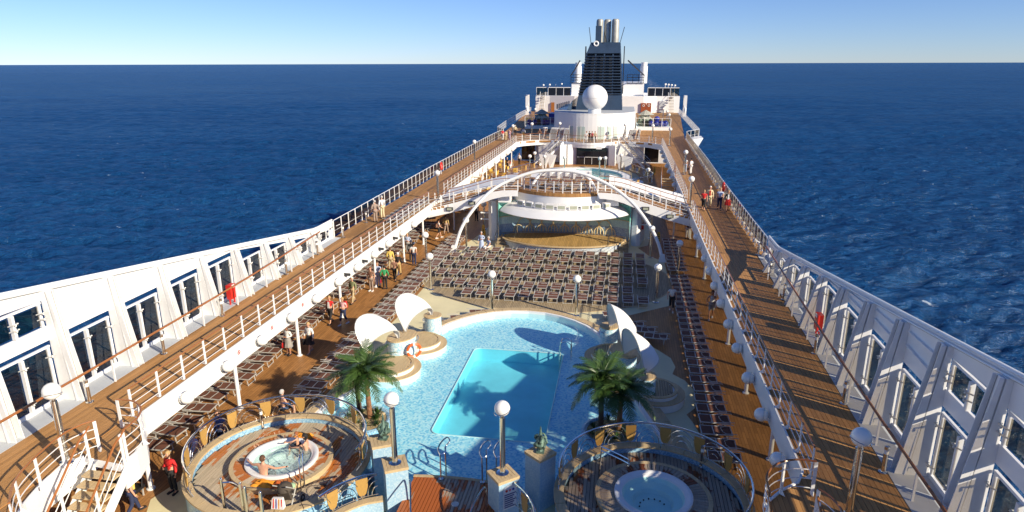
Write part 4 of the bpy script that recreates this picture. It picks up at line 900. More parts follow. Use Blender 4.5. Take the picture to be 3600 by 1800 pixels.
# canopy: white dish with a ring of floodlights
cn = thing('stage_canopy', 'white curved canopy over the stage with a row of lamps', 'canopy', (.1, 55.4, 2.8))
def ringpts(c, r, z, a0, a1, n): return [(c[0] + r * cos(a0 + (a1 - a0) * i / n), c[1] + r * sin(a0 + (a1 - a0) * i / n), z) for i in range(n + 1)]
a0, a1 = pi + .56, 2 * pi - .56; rows = [ringpts((.1, 55.4), 6.22, 2.75, a0, a1, 32), ringpts((.1, 55.5), 5.95, 3.0, a0, a1, 32), ringpts((.1, 55.9), 5.35, 3.3, a0 - .05, a1 + .05, 32), ringpts((.1, 56), 5.05, 3.36, a0 - .1, a1 + .1, 32)]
vs = [p for r in rows for p in r]; W_ = 33; mb = MB(); mb.add(vs, [(i * W_ + j, i * W_ + j + 1, (i + 1) * W_ + j + 1, (i + 1) * W_ + j) for i in range(3) for j in range(32)])
under = [ringpts((.1, 55.4), 6.18, 2.70, a0, a1, 32), ringpts((.1, 55.9), 4.6, 2.95, a0, a1, 32)]; vs = rows[0] + under[0] + under[1]; mb.add(vs, [(i * W_ + j, i * W_ + j + 1, (i + 1) * W_ + j + 1, (i + 1) * W_ + j) for i in range(2) for j in range(32)])
mb.build('dish', WHITE, cn, True)
up = [ringpts((.1, 56.2), 5.05, 3.36, a0 - .15, a1 + .15, 32), ringpts((.1, 56.2), 5.0, 3.9, a0 - .15, a1 + .15, 32), ringpts((.1, 56.2), 5.05, 4.42, a0 - .15, a1 + .15, 32)]
vs = [p for r in up for p in r]; mb = MB(); mb.add(vs, [(i * W_ + j, i * W_ + j + 1, (i + 1) * W_ + j + 1, (i + 1) * W_ + j) for i in range(2) for j in range(32)]); mb.build('parapet', WHITE, cn, True)
LAMPGL = paint('floodlight_lens', (.40, .42, .33), .15, var=.2)
for i in range(9):
    a = a0 + .32 + (a1 - a0 - .64) * i / 8; c = Vector((.1 + 5.35 * cos(a), 55.85 + 5.35 * sin(a), 3.52)); rd_ = Vector((cos(a), sin(a), 0)); tg = Vector((-sin(a), cos(a), 0))
    f = thing('floodlight', f'{nth(i)} white boxy floodlight on the canopy counted from the sunlit end', 'floodlight', tuple(c), 0, 'floodlights on the stage canopy')
    mb = MB(); q = lambda r, z0, z1, w: [tuple(c + rd_ * r + tg * sx * w + Vector((0, 0, z))) for z in (z0, z1) for sx in (-1, 1)]
    A = q(.12, -.22, .18, .36); B = q(-.16, -.16, .22, .26); mb.hexa([A[0], A[1], B[1], B[0], A[2], A[3], B[3], B[2]]); mb.build('housing', WHITE2, f)
    A = q(.13, -.15, .12, .28); mb = MB(); mb.hexa([A[0], A[1], tuple(Vector(A[1]) - rd_ * .02), tuple(Vector(A[0]) - rd_ * .02), A[2], A[3], tuple(Vector(A[3]) - rd_ * .02), tuple(Vector(A[2]) - rd_ * .02)]); mb.build('lens', LAMPGL, f)
    mb = MB(); mb.bar(c + Vector((0, 0, -.34)), c + Vector((0, 0, -.2)), .1, .1); mb.build('bracket', ALU, f)
# sun deck over the stage
sd = slab('upper_sun_deck', [(x, y) for x, y, z in up[2]] + [(4.6, 58.4), (-4.4, 58.4)], 4.2, 4.47, TEAKF); struct(sd, 'small teak sun deck above the stage')
mb = MB(); mb.box(-2.5, 2.0, 58.4, 58.7, 4.2, 5.2); bwall = tag(mb.build('white_partition', WHITE), 'white ribbed partition behind the upper sun deck', 'wall')
for i in range(7): mb = MB(); mb.box(-2.4 + i * .7, -2.2 + i * .7, 58.1, 58.39, 4.47, 5.12); mb.build('rib', WHITE2, bwall)
rp = [(x, y + .08) for x, y, z in ringpts((.1, 56.2), 4.95, 0, a0 + .28, a1 - .28, 20)]
railing('railing', 'white railing along the front of the upper sun deck', rp, 4.45, pitch=.75, h=1.0, bars=3, foot=False)

# ------------------------------------------------------------ bridges from the promenades up to the sun deck
for s in (-1, 1):
    side = 'sunlit' if s < 0 else 'shaded'; m = lambda x: .0 + (XC + s * (x - XC * 0)) 
    ax = [10.7, 9.6, 8.6, 7.4, 6.2, 5.3, 4.5, 3.7, 3.2]; az = [2.75, 3.0, 3.25, 3.62, 4.0, 4.28, 4.42, 4.46, 4.46]
    cxl = [XC + s * x for x in ax]; t = thing('foot_bridge', f'stepped white bridge from the {side} promenade up to the sun deck', 'bridge', (cxl[0], 52, 2.7))
    yn = lambda x: 51.7 - .25 * max(0, (x - 9) / 1.7); yb = lambda x: yn(x) + 2.2
    F = lambda x, z: z
    mb = MB(); pts = [(X, yn(a)) for X, a in zip(cxl, ax)]
    mb.band(pts, [z - .42 - .28 * min(1, max(0, (a - 4) / 3)) for z, a in zip(az, ax)], [z + .06 for z in az], .08, -s); mb.build('front_fascia', WHITE, t)
    mb = MB(); pts2 = [(X, yb(a)) for X, a in zip(cxl, ax)]; mb.band(pts2, [z - .5 for z in az], [z + .06 for z in az], .08, s); mb.build('back_fascia', WHITE, t)
    # steps
    nst = 22
    for i in range(nst):
        x0 = 10.7 - 7.4 * i / nst; x1 = 10.7 - 7.4 * (i + 1) / nst
        zz = az[-1]
        for k in range(8):
            if ax[k] >= x1 >= ax[k + 1]: zz = az[k] + (az[k + 1] - az[k]) * (ax[k] - x1) / (ax[k] - ax[k + 1])
        X0, X1 = XC + s * x0, XC + s * x1; mb = MB(); mb.box(min(X0, X1), max(X0, X1), yn(x0) + .01, yb(x0) - .01, zz - .16, zz); mb.build('tread', TEAKF, t)
        if 9.6 > x1 > 4.6: mb = MB(); mb.box(min(X1, X1 + s * .03) , max(X1, X1 + s * .03), yn(x0) + .3, yb(x0) - .3, zz + .002, zz + .01); mb.build('nosing', WHITE2, t)
    pz = [z + .03 for z in az]
    sl_ = smoothline([(X, y + .04, z) for (X, y), z in zip(pts, pz)], 3); railing('railing', f'front railing of the bridge from the {side} promenade', [(p[0], p[1]) for p in sl_], [p[2] for p in sl_], pitch=1.05, bars=3, foot=False)
    sl_ = smoothline([(X, y - .04, z) for (X, y), z in zip(pts2, pz)], 3); railing('railing', f'rear railing of the bridge from the {side} promenade', [(p[0], p[1]) for p in sl_], [p[2] for p in sl_], pitch=1.4, bars=2, foot=False)
    mb = MB(); mb.box(min(XC + s * 3.4, XC + s * 6.0), max(XC + s * 3.4, XC + s * 6.0), 52.4, 53.9, 3.46, 4.2) if False else mb.box(min(XC + s * 3.9, XC + s * 4.9), max(XC + s * 3.9, XC + s * 4.9), 52.2, 53.8, 3.4, 4.24); mb.build('support', WHITE, t)
    for xx, zz in ((8.9, 2.85), (7.0, 3.4)):
        l = thing('bridge_lamp', f'small black flood lamp on the {side} bridge fascia, {"lower" if xx > 8 else "upper"} one', 'lamp', (XC + s * xx, yn(xx) - .1, zz)); mb = MB(); mb.box(XC + s * xx - .28, XC + s * xx + .28, yn(xx) - .2, yn(xx) - .01, zz - .14, zz + .12); mb.build('housing', BLACKM, l); mb = MB(); mb.box(XC + s * xx - .2, XC + s * xx + .2, yn(xx) - .215, yn(xx) - .202, zz - .1, zz + .08); mb.build('lens', LAMPGL, l)
    # long white canvas panels behind the bridges
    c = thing('canvas_awning', f'long tapering white canvas awning behind the {side} bridge', 'awning', (XC + s * 7, 56, 3.5))
    for k in range(4):
        f0, f1 = k / 4, (k + 1) / 4; q = lambda f, e: (XC + s * (4.0 + 6.3 * f), 55.0 + (2.2 + .8 * f) * e - .3 * f, 4.75 - 1.55 * f + .35 * e * (1 - .3 * f))
        A = [q(f0, 0), q(f1, 0), q(f1, 1), q(f0, 1)]; mb = MB(); mb.hexa([(x, y, z - .05) for x, y, z in A] + A); mb.build('panel', SAIL, c)
    mb = MB(); mb.tube((XC + s * 9.6, 55.6, 0), (XC + s * 9.6, 55.6, 3.5), .07); mb.tube((XC + s * 5.2, 56.6, 0), (XC + s * 5.2, 56.6, 4.6), .07); mb.build('post', WHITE2, c)

# ------------------------------------------------------------ arches
ar = thing('tubular_arch', 'large white tubular arch spanning the deck in front of the stage', 'arch', (XC, 49, 0))
AP = [(-8.25, 48.75, .0), (-7.75, 49.2, 1.75), (-6.9, 49.8, 3.2), (-5.6, 50.5, 4.6), (-4.2, 51.0, 5.42), (-2.3, 51.3, 6.1), (-.35, 51.4, 6.28), (1.5, 51.3, 6.1), (3.6, 51.0, 5.35), (5.5, 50.4, 4.1), (6.9, 49.7, 2.5), (7.65, 49.1, 1.15), (7.95, 48.6, .0)]
mb = MB(); mb.path(smoothline(AP, 6), .13, 10); mb.build('tube', WHITE2, ar, True)
for x, y in ((-8.25, 48.75), (7.95, 48.6)): mb = MB(); mb.hexa([(x - .28, y - .28, 0.01), (x + .28, y - .28, 0.01), (x + .28, y + .28, 0.01), (x - .28, y + .28, 0.01), (x - .15, y - .15, .55), (x + .15, y - .15, .55), (x + .15, y + .15, .55), (x - .15, y + .15, .55)]); mb.build('foot', WHITE2, ar)
a2 = thing('tubular_arch', 'small white tubular arch over the upper sun deck', 'arch', (XC, 53, 4.5))
B2 = [(-2.75, 53.0, 4.46), (-2.4, 53.2, 5.05), (-1.97, 53.4, 5.6), (-1.3, 53.2, 5.98), (-.4, 52.6, 6.2), (.6, 52.6, 6.15), (1.3, 53.2, 5.85), (2.1, 53.3, 5.3), (2.6, 53.1, 4.46)]
mb = MB(); mb.path(smoothline(B2, 5), .12, 8); mb.build('tube', WHITE2, a2, True)
for x, y, z, zz in ((-1.97, 53.3, 5.6, 6.0), (1.3, 53.2, 5.9, 6.1)): mb = MB(); mb.tube((x, 52.2, zz), (x, y, z), .03); mb.build('strut', WHITE2, a2)

# ------------------------------------------------------------ second pool with its curved railings
p2 = thing('swimming_pool', 'second pool behind the stage with pale green water and steps', 'swimming pool', (XC, 80, 0))
pp = ell(XC, 81, 7.2, 8.0, 0, 2 * pi, 40)[:-1]; pin = ell(XC, 82, 5.2, 6.0, 0, 2 * pi, 40)[:-1]
mb = MB(); mb.ring(pin, pp, .01, .9); mb.build('rim', WHITE, p2)
mb = MB(); mb.ring(ell(XC, 81.6, 6.2, 7.0, 0, 2 * pi, 40)[:-1], pp, .901, .95); mb.build('coping', TEAKR, p2)
mb = MB(); mb.prism(pin, .05, .1); mb.build('basin', GREYDECK, p2); mb = MB(); mb.prism(pin, .70, .72); mb.build('water_surface', WATERD, p2)
for s in (-1, 1):
    side = 'sunlit' if s < 0 else 'shaded'
    P = [(XC + s * abs(x), y) for x, y in [(1.5, 72.8), (4, 73.2), (6.6, 74.6), (8.4, 77.0), (8.6, 79.5), (7.4, 83), (6.0, 87)]]
    shield_rail(f'curved railing with wooden shields round the {side} end of the second pool', smoothline(P, 3), 8, zb=.95, top=1.9)
    h2 = thing('whirlpool_tub', f'small raised whirlpool at the {side} end of the second pool', 'whirlpool', (XC + s * 6.2, 78, .9)); c2 = (XC + s * 5.9, 77.8, 0)
    mb = MB(); mb.lathe([(1.7, 0), (1.7, 1.0), (1.15, 1.02), (1.1, .8), (.02, .7)], c2, 24); mb.build('shell', WHITE, h2, True); mb = MB(); mb.lathe([(1.12, .92), (.01, .92)], c2, 20); mb.build('water_surface', WATERD, h2)
gs = thing('bronze_statue', 'green bronze ring shaped dolphin statue on the far rim of the second pool', 'statue', (-.9, 75.5, 1.0))
mb = MB(); mb.path(smoothline([(-1.6, 75.5, 1.2), (-.9, 75.5, 1.05), (-.1, 75.5, 1.25), (.2, 75.5, 1.9), (-.1, 75.5, 2.45), (-.6, 75.5, 2.65)], 4), lambda q: .16 * (1 - .8 * q), 7); mb.build('body', BRONZE, gs, True)
mb = MB(); mb.path([(-1.6, 75.5, 1.15), (-1.75, 75.5, 1.5), (-1.45, 75.5, 1.9)], lambda q: .13 * (1 - .6 * q), 6); mb.build('tail', BRONZE, gs, True)
# stairs from the promenades down to the second pool and bar stairs up to the terrace
def flight(label, a, b, width, n, wood_=TEAKG):
    a = Vector(a); b = Vector(b); d = (b - a); hd = Vector((d.x, d.y, 0)).normalized(); sd_ = Vector((-hd.y, hd.x, 0)) * width / 2
    t = thing('staircase', label, 'staircase', tuple(b))
    for i in range(n):
        p = a + d * ((i + .5) / n); mb = MB(); mb.bar(p - sd_, p + sd_, .27, .05); mb.build('tread', wood_, t)
    for q in (-1, 1):
        mb = MB(); mb.bar(a + sd_ * q, b + sd_ * q, .05, .3); mb.build('stringer', WHITE, t)
        mb = MB(); mb.path([tuple(a + sd_ * q + Vector((0, 0, 1))), tuple(b + sd_ * q + Vector((0, 0, 1)))], .03, 6); mb.build('handrail', VARN if wood_ is TEAKR else CHROME, t)
        for k in range(2): mb = MB(); mb.path([tuple(a + sd_ * q + Vector((0, 0, .35 + .3 * k))), tuple(b + sd_ * q + Vector((0, 0, .35 + .3 * k)))], .015, 5); mb.build('bar', WHITE2, t)
        for k in range(5): p = a + d * (k / 4) + sd_ * q; mb = MB(); mb.bar(p, p + Vector((0, 0, 1)), .04, .06, (0, 1, 0)); mb.build('post', WHITE2, t)
flight('staircase from the pool deck up to the sunlit end of the terrace', (-4.4, 98.3, 3.1), (-7.6, 95.6, .05), 1.2, 15)
flight('staircase from the pool deck up to the shaded end of the terrace', (4.6, 98.3, 3.1), (8.2, 95.2, .05), 1.2, 15)
flight('wooden stairs from the sunlit promenade down to the second pool', (-10.2, 66.5, 3.1), (-10.2, 63.0, .05), 1.3, 14, TEAKR)
flight('wooden stairs from the shaded promenade down to the second pool', (9.35, 68.5, 3.1), (9.35, 65.0, .05), 1.3, 14, TEAKR)
# ------------------------------------------------------------ terrace house, funnel and aft superstructure
th = thing('terrace_house', 'white house with dark glass doors under the funnel terrace', 'deck house', (XC, 97, 0))
mb = MB(); mb.band([(-3.3, 96.9), (-1.9, 97.4), (.3, 97.6), (2.3, 97.2), (3.6, 96.6)], 0, 2.9, .3, 1); mb.build('front_wall', WHITE, th)
for k, (x0, x1) in enumerate(((-1.85, -.8), (-.77, .28), (.31, 1.36), (1.39, 2.4))):
    mb = MB(); mb.box(x0, x1, 96.85, 96.9, .1, 2.45); o = mb.build('glass_door', DARKGL, th)
    mb = MB(); mb.box(x0, x1, 96.82, 96.849, 1.12, 1.18); mb.box(x1 - .03, x1 + .02, 96.82, 96.849, .1, 1.15); mb.build('door_frame', WHITE2, o)
mb = MB(); mb.box(-2.0, 2.5, 96.9, 97.3, 0, 2.5); mb.build('recess', NAVYD, th)
for s in (-1, 1):
    mb = MB(); x = XC + s * 3.1; mb.hexa([(x, 96.7, 0), (x + s * .9 if s > 0 else x - .9, 96.3, 0), (x + s * .9, 98, 0), (x, 98, 0), (x, 96.7, 2.9), (x + s * .9, 96.3, 2.9), (x + s * .9, 98, 2.9), (x, 98, 2.9)]); mb.build('buttress', WHITE, th)
    mb = MB(); mb.band([(XC + s * 4, 99.0), (XC + s * 7.6, 99.8), (XC + s * 8.2, 101)], 0, 2.9, .1, s); mb.build('side_wall', WHITE2, th)
    mb = MB(); mb.box(min(XC + s * 8.3, XC + s * 10.4), max(XC + s * 8.3, XC + s * 10.4), 101, 101.2, 0, 2.9); mb.build('glass_wall', DARKGL, th)
    w_ = thing('white_windbreak', f'white angular windbreak panel beside the {"sunlit" if s < 0 else "shaded"} terrace stair', 'windbreak', (XC + s * 5.2, 93, 0))
    for k in range(2): x = XC + s * (4.9 + .9 * k); mb = MB(); mb.hexa([(x - .25, 93 - k, 0.01), (x + .25, 93.1 - k, 0.01), (x + .25, 93.2 - k, 0.01), (x - .25, 93.1 - k, 0.01), (x - .75, 93 - k, 2.1), (x + .75, 92.8 - k, 1.9), (x + .75, 92.9 - k, 1.9), (x - .75, 93.1 - k, 2.1)]); mb.build('panel', SAIL, w_)
mb = MB(); mb.box(.9, 1.7, 95.4, 96.0, 2.5, 2.85); tag(mb.build('ceiling_box', WHITE2), 'small white box hanging under the terrace edge above the glass doors', 'speaker')

dr = thing('drum_house', 'curved white drum shaped deck house carrying the radar dome', 'deck house', (0, 104, PZ))
pl = ell(-.05, 109, 6.5, 7.0, pi, 2 * pi, 32) + [(6.45, 122), (-6.55, 122)]
mb = MB(); mb.prism(pl, PZ, 6.75); mb.build('wall', WHITE, dr)
mb = MB(); mb.prism([( -.05 + (x + .05) * .98, 109 + (y - 109) * .98) for x, y in pl], 6.751, 6.9); mb.build('roof', GREYDECK, dr)
mb = MB(); mb.band(pl[:33], 6.75, 7.02, .12, 1); mb.build('roof_edge', WHITE2, dr)
mb = MB(); mb.hexa([(-6.3, 113, 6.9), (-4.0, 110.5, 6.9), (-4.0, 128, 6.9), (-6.3, 128, 6.9), (-4.9, 113, 6.95), (-3.9, 111, 8.4), (-3.9, 128, 8.4), (-4.9, 128, 6.95)]); mb.build('sloping_side', NAVY, dr)
for i in range(7): mb = MB(); mb.box(-6.6 + .35 * i, -6.4 + .35 * i, 112.5 - .3 * i, 112.7 - .3 * i, 7.0 + .1 * i, 7.8 + .1 * i); mb.build('small_vent', NAVY, dr)
rdm = thing('radar_dome', 'large white radar dome on a short pedestal before the funnel', 'radar dome', (.1, 104.6, 6.9))
mb = MB(); mb.lathe([(1.0, 0), (1.0, .9), (.86, 1.1)], (.1, 104.6, 6.9), 20); mb.build('pedestal', WHITE2, rdm, True)
mb = MB(); mb.sphere((.1, 104.6, 9.25), 1.95, 32, 20); mb.build('dome', WHITE, rdm, True)
mb = MB(); mb.lathe([(1.955, 0), (1.96, .02), (1.955, .04)], (.1, 104.6, 9.23), 32); mb.build('seam', ALU, rdm)
fn = thing('funnel', 'dark navy louvred funnel with three silver exhaust pipes', 'funnel', (.5, 115, 6.9))
def fx(z, side):   # front outline, z 6.9..17.6
    t = (z - 7) / 8.9; return (-3.35 + 1.5 * min(t, 1) + (.65 * max(0, t - 1) / .19)) if side < 0 else (4.3 - .62 * t)
def fy(z): return 112 + .06 * (z - 7) + (.25 * max(0, z - 15.9))
def slab_f(z0, z1, dy0=0, dy1=0, ix=0):
    return [(fx(z0, -1) + ix, fy(z0) + dy0, z0), (fx(z0, 1) - ix, fy(z0) + dy0, z0), (fx(z0, 1) - ix, 124, z0), (fx(z0, -1) + ix, 124, z0), (fx(z1, -1) + ix, fy(z1) + dy1, z1), (fx(z1, 1) - ix, fy(z1) + dy1, z1), (fx(z1, 1) - ix, 122, z1), (fx(z1, -1) + ix, 122, z1)]
mb = MB(); mb.hexa(slab_f(6.9, 9.3)); mb.build('base', NAVY, fn)
mb = MB(); mb.hexa(slab_f(9.3, 15.9, .7, .7)); mb.build('core', NAVYD, fn)
for sd in (-1, 1):
    mb = MB(); q = lambda z: [(fx(z, sd) - sd * .15, fy(z)), (fx(z, sd), fy(z)), (fx(z, sd), fy(z) + 3), (fx(z, sd) - sd * .15, fy(z) + 3)]
    mb.hexa([(x, y, 9.3) for x, y in q(9.3)] + [(x, y, 15.9) for x, y in q(15.9)]); mb.build('side_plate', NAVY, fn)
for i in range(14):
    z = 9.5 + i * .455; mb = MB(); a, b = fx(z, -1), fx(z, 1); y = fy(z)
    mb.path([(a - .05, y + .9, z), (a - .02, y + .05, z), (a + .3, y - .12, z), (b - .3, y - .12, z), (b - .05, y - .02, z)], .12, 6, r2=.085); mb.build('louvre', NAVY, fn, True)
for f_ in (.28, .53, .78):
    mb = MB(); mb.bar((fx(9.4, -1) + (fx(9.4, 1) - fx(9.4, -1)) * f_, fy(9.4) + .18, 9.4), (fx(15.8, -1) + (fx(15.8, 1) - fx(15.8, -1)) * f_, fy(15.8) + .18, 15.8), .2, .2, (0, 1, 0)); mb.build('louvre_post', NAVY, fn)
mb = MB(); mb.hexa(slab_f(15.9, 17.6)); mb.build('collar', NAVY, fn)
for i, (x, r) in enumerate(((.0, .58), (1.25, .62), (2.6, .62))):
    mb = MB(); mb.lathe([(r, 0), (r, 3.6), (r * .92, 3.85), (r * .7, 4.0), (.02, 4.02)], (x, 117 + (.8 if i == 1 else 0), 17.4), 16); mb.build('exhaust_pipe', PIPE, fn, True)
mb = MB(); mb.box(-.62, .35, 115.9, 116.2, 17.5, 20.3); mb.build('heat_shield', NAVY, fn)
for a, b in (((-1.2, 114, 17.2), (-1.6, 114, 20.0)), ((3.4, 114, 17.2), (4.1, 114, 20.0)), ((.8, 113, 17.4), (.85, 113, 19.3)), ((.85, 113, 19.3), (1.4, 113.5, 17.5))): mb = MB(); mb.tube(a, b, .05); mb.build('mast_rod', NAVYD, fn)
mb = MB(); mb.path([(-.35 + .34 * cos(a), 112.9, 17.4 + .34 * sin(a)) for a in [2 * pi * i / 12 for i in range(12)]], .14, 6, True); mb.build('horn', WHITE2, fn, True)
for s_, x0 in ((-1, -2.1), (1, 4.15)): mb = MB(); mb.hexa([(x0, 113, 9.5), (x0 + .15, 113, 9.5), (x0 + .15, 116, 9.5), (x0, 116, 9.5), (x0 - .0, 113, 17.0), (x0 + .15, 113, 17.0), (x0 + .15, 114, 17), (x0, 114, 17)]) ; mb.build('side_fin', NAVYD, fn)

ah = thing('aft_house', 'white aft deck house with stairs, doors and glass screens behind the funnel', 'deck house', (0, 160, PZ))
mb = MB(); mb.prism([(-16.4, 160.2), (-13, 160), (-7, 158), (9, 158), (12, 159.6), (17.2, 160), (17.2, 178), (-16.4, 178)], PZ, 6.95); mb.build('lower_wall', WHITE, ah)
mb = MB(); mb.box(-8.0, 9.0, 162, 178, 6.951, 9.75); mb.build('upper_wall', WHITE, ah)
for x0, x1 in ((-13.4, -11.6), (-11.5, -9.8), (-9.7, -8.1), (9.9, 11.5), (11.6, 13.2), (13.3, 14.9), (-16.2, -13.6), (15.0, 17.0)):
    mb = MB(); mb.box(x0, x1, 160.3, 160.36, 6.98, 8.75); o = mb.build('glass_screen', DARKGL if abs(x0) < 15 and x1 > -13.5 else GLASS, ah)
    mb = MB(); mb.box(x0 - .06, x0 + .02, 160.25, 160.299, 6.96, 8.85); mb.box(x0, x1, 160.25, 160.299, 8.76, 8.9); mb.build('screen_frame', WHITE2, o)
mb = MB(); mb.box(-12.6, -11.5, 159.6, 159.98, PZ, 5.4); o = mb.build('door', VARN, ah); mb = MB(); mb.lathe([(.3, 0), (.22, .01)], (0, 0, 0), 12); 
for x, yy in ((9.0, 157.6), (10.2, 157.6)):
    mb = MB(); mb.box(x - .55, x + .55, yy - .02, yy + .36, PZ, 5.5); o = mb.build('door', wood('red_door_wood', (.36, .09, .03), .4), ah)
    mb = MB(); mb.path([(x + .22 * cos(a), yy - .04, 4.95 + .22 * sin(a)) for a in [2 * pi * i / 10 for i in range(10)]], .06, 5, True); mb.build('porthole', WHITE2, o)
mb = MB(); mb.box(12.6, 13.8, 159.4, 159.6, PZ, 5.9); mb.build('grey_door', GREYDECK, ah)
for x in (-14.6, 15.2):
    for i in range(11): mb = MB(); mb.box(x - .6, x + .6, 156.6 + .3 * i, 156.86 + .3 * i, PZ + .26 + .32 * i, PZ + .34 + .32 * i); mb.build('stair_tread', TEAKG, ah)
    for q in (-.65, .65): mb = MB(); mb.path([(x + q, 156.5, PZ + 1), (x + q, 160, PZ + 4.6)], .05, 5); mb.build('stair_rail', WHITE2, ah)
for x0, x1 in ((-8.2, -4.4), (5.0, 8.9)):
    r = thing('black_railing', f'black open railing on the roof {"on the sunlit side" if x0 < 0 else "on the shaded side"} of the funnel', 'railing', (x0, 161.8, 9.75))
    for z in (9.85, 10.5, 11.1, 11.7): mb = MB(); mb.bar((x0, 161.8, z), (x1, 161.8, z), .12, .14); mb.build('bar', NAVYD, r)
    for i in range(4): x = x0 + (x1 - x0) * i / 3; mb = MB(); mb.bar((x, 161.8, 9.75), (x, 161.8, 11.75), .12, .12, (0, 1, 0)); mb.build('post', NAVYD, r)
    sg_ = -1 if x0 < 0 else 1; mb = MB(); mb.path(smoothline([(x1 if sg_ > 0 else x0, 161.6, 11.6), ((x0 + x1) / 2, 150, 13.2), (x0 if sg_ > 0 else x1, 135, 14.8)], 4), .14, 6); mb.build('stay', NAVYD, r)
for x, r_ in ((-6.8, .85), (8.9, .85)):
    c = thing('vent_stack', f'tall white round vent stack {"on the sunlit side" if x < 0 else "on the shaded side"} behind the funnel', 'vent', (x, 166, 9.7))
    mb = MB(); mb.lathe([(r_, 0), (r_, 3.9)], (x, 166, 9.7), 16); mb.build('lower_tube', WHITE, c, True); mb = MB(); mb.lathe([(r_ * .85, 3.9), (r_ * .85, 4.8), (.02, 4.85)], (x, 166, 9.7), 16); mb.build('upper_tube', WHITE, c, True)
for x, lb in ((-16.9, 'sunlit'), (17.6, 'shaded')):
    c = thing('hose_reel', f'white winch reel on a frame at the {lb} ship side far astern', 'winch', (x, 150, PZ)); mb = MB(); mb.path([(x, 150 + .9 * cos(a), 4.6 + .9 * sin(a)) for a in [2 * pi * i / 14 for i in range(14)]], .3, 6, True); mb.build('reel', WHITE2, c, True); mb = MB(); mb.box(x - .3, x + .3, 149, 149.3, PZ, 7.4); mb.box(x - .3, x + .3, 150.6, 150.9, PZ, 7.4); mb.box(x - .3, x + .3, 149, 150.9, 7.401, 7.6); mb.build('frame', WHITE2, c)
# enclosures with glass rails, fake rock huts and blue balls before the funnel house
for s in (-1, 1):
    side = 'sunlit' if s < 0 else 'shaded'; x0, x1 = (-12.6, -6.6) if s < 0 else (6.8, 12.6)
    mb = MB(); mb.prism([(x0, 117), (x1, 117), (x1, 126), (x0, 126)], PZ + .003, PZ + .55); tag(mb.build('play_platform', WHITE), f'low white platform of the play area on the {side} side', 'platform')
    railing('railing', f'white glass railing round the play area on the {side} side', [(x0, 126), (x0, 117), (x1, 117)], PZ + .55, pitch=1.5, h=1.5, bars=1, wood_top=False, glassy=GLASSC)
    hx = -10.0 if s < 0 else 8.4; h = thing('rock_hut', f'grey rock shaped hut with two dark openings on the {side} side', 'play hut', (hx, 120, PZ + .55))
    bm = bmesh.new(); bmesh.ops.create_icosphere(bm, subdivisions=3, radius=1.0)
    for v in bm.verts: f_ = 1 + .16 * sin(v.co.x * 9 + v.co.z * 7) + .1 * sin(v.co.y * 13); v.co = Vector((v.co.x * 1.25 * f_, v.co.y * 1.1 * f_, (v.co.z * f_ + .8) * 1.15)); v.co.z = max(0, v.co.z)
    me = D.meshes.new('body'); bm.to_mesh(me); bm.free(); me.materials.append(ROCK); o = link(D.objects.new('body', me), h)
    for dx in (-.4, .4): mb = MB(); mb.box(hx + dx - .22, hx + dx + .22, 118.55, 119.3, PZ + .95, PZ + 1.55); mb.build('opening', BLACKM, h)
    mb = MB(); mb.lathe([(1.5, 1.9), (.1, 2.7)], (hx, 120, PZ + .55), 7); mb.build('roof', ROCK, h)
    balls = [(0, 0, 0), (.9, .2, 0), (-.8, .3, 0), (.2, .8, 0), (.1, .3, .75), (1.6, .5, 0)] if s > 0 else [(0, 0, 0), (.9, .3, 0), (2.4, .4, 0), (3.2, .2, 0)]
    bx = 10.2 if s > 0 else -11.8
    for i, (dx, dy, dz) in enumerate(balls):
        if s < 0 and i == 0: bx = -12.0
        b_ = MB(); b_.sphere((0, 0, 0), .5, 12, 8); o = b_.build('play_ball', BLUEP, None, True); o.location = (bx + dx, 118.3 + dy, PZ + 1.06 + dz); tag(o, f'{nth(i)} big glossy blue ball in the {side} play area', 'ball', 'blue balls in the play areas')
    if s < 0:
        for i in range(2): mb = MB(); mb.box(-9 + i * 1.3, -7.8 + i * 1.3, 122, 126, PZ + .56, PZ + 2.3); tag(mb.build('blue_cover', BLUEP), f'dark blue covered box behind the rock hut, {["outer", "inner"][i]} one', 'cover')
# stacked white loungers on the terrace
SK = 0
def stack(x, y, n, rz, label):
    t = thing('lounger_stack', label, 'stack', (0, 0, 0))
    for i in range(n):
        mb = MB(); X = i * .17
        for q in (-.3, .3): mb.bar((X, q, .05), (X + .35, q, 1.75), .05, .05)
        for k in range(5): f_ = k / 4; mb.bar((X + .02 + .33 * f_, -.3, .1 + 1.6 * f_), (X + .02 + .33 * f_, .3, .1 + 1.6 * f_), .04, .04)
        mb.build('lounger_frame', WHITE2, t, world=False); mb = MB(); mb.add([(X + .06, -.27, .2), (X + .06, .27, .2), (X + .33, .27, 1.5), (X + .33, -.27, 1.5)], [(0, 1, 2, 3)])
        mb.build('sling', SLING, t, world=False)
    t.location = (x, y, PZ); t.rotation_euler = (0, 0, rz); BASE[t.name] = Vector((x, y, PZ))
for i, (x, y, n, rz) in enumerate(((-7.6, 101.6, 3, -.5), (-6.4, 101.2, 7, -.3), (-5.0, 101.0, 3, -.2), (-4.3, 100.6, 4, -.2), (4.6, 100.8, 2, .3), (5.4, 101.3, 6, .3), (6.7, 102.3, 2, .4))): stack(x, y, n, rz, f'white sun loungers stacked upright on the terrace, {nth(i)} stack from the sunlit side')
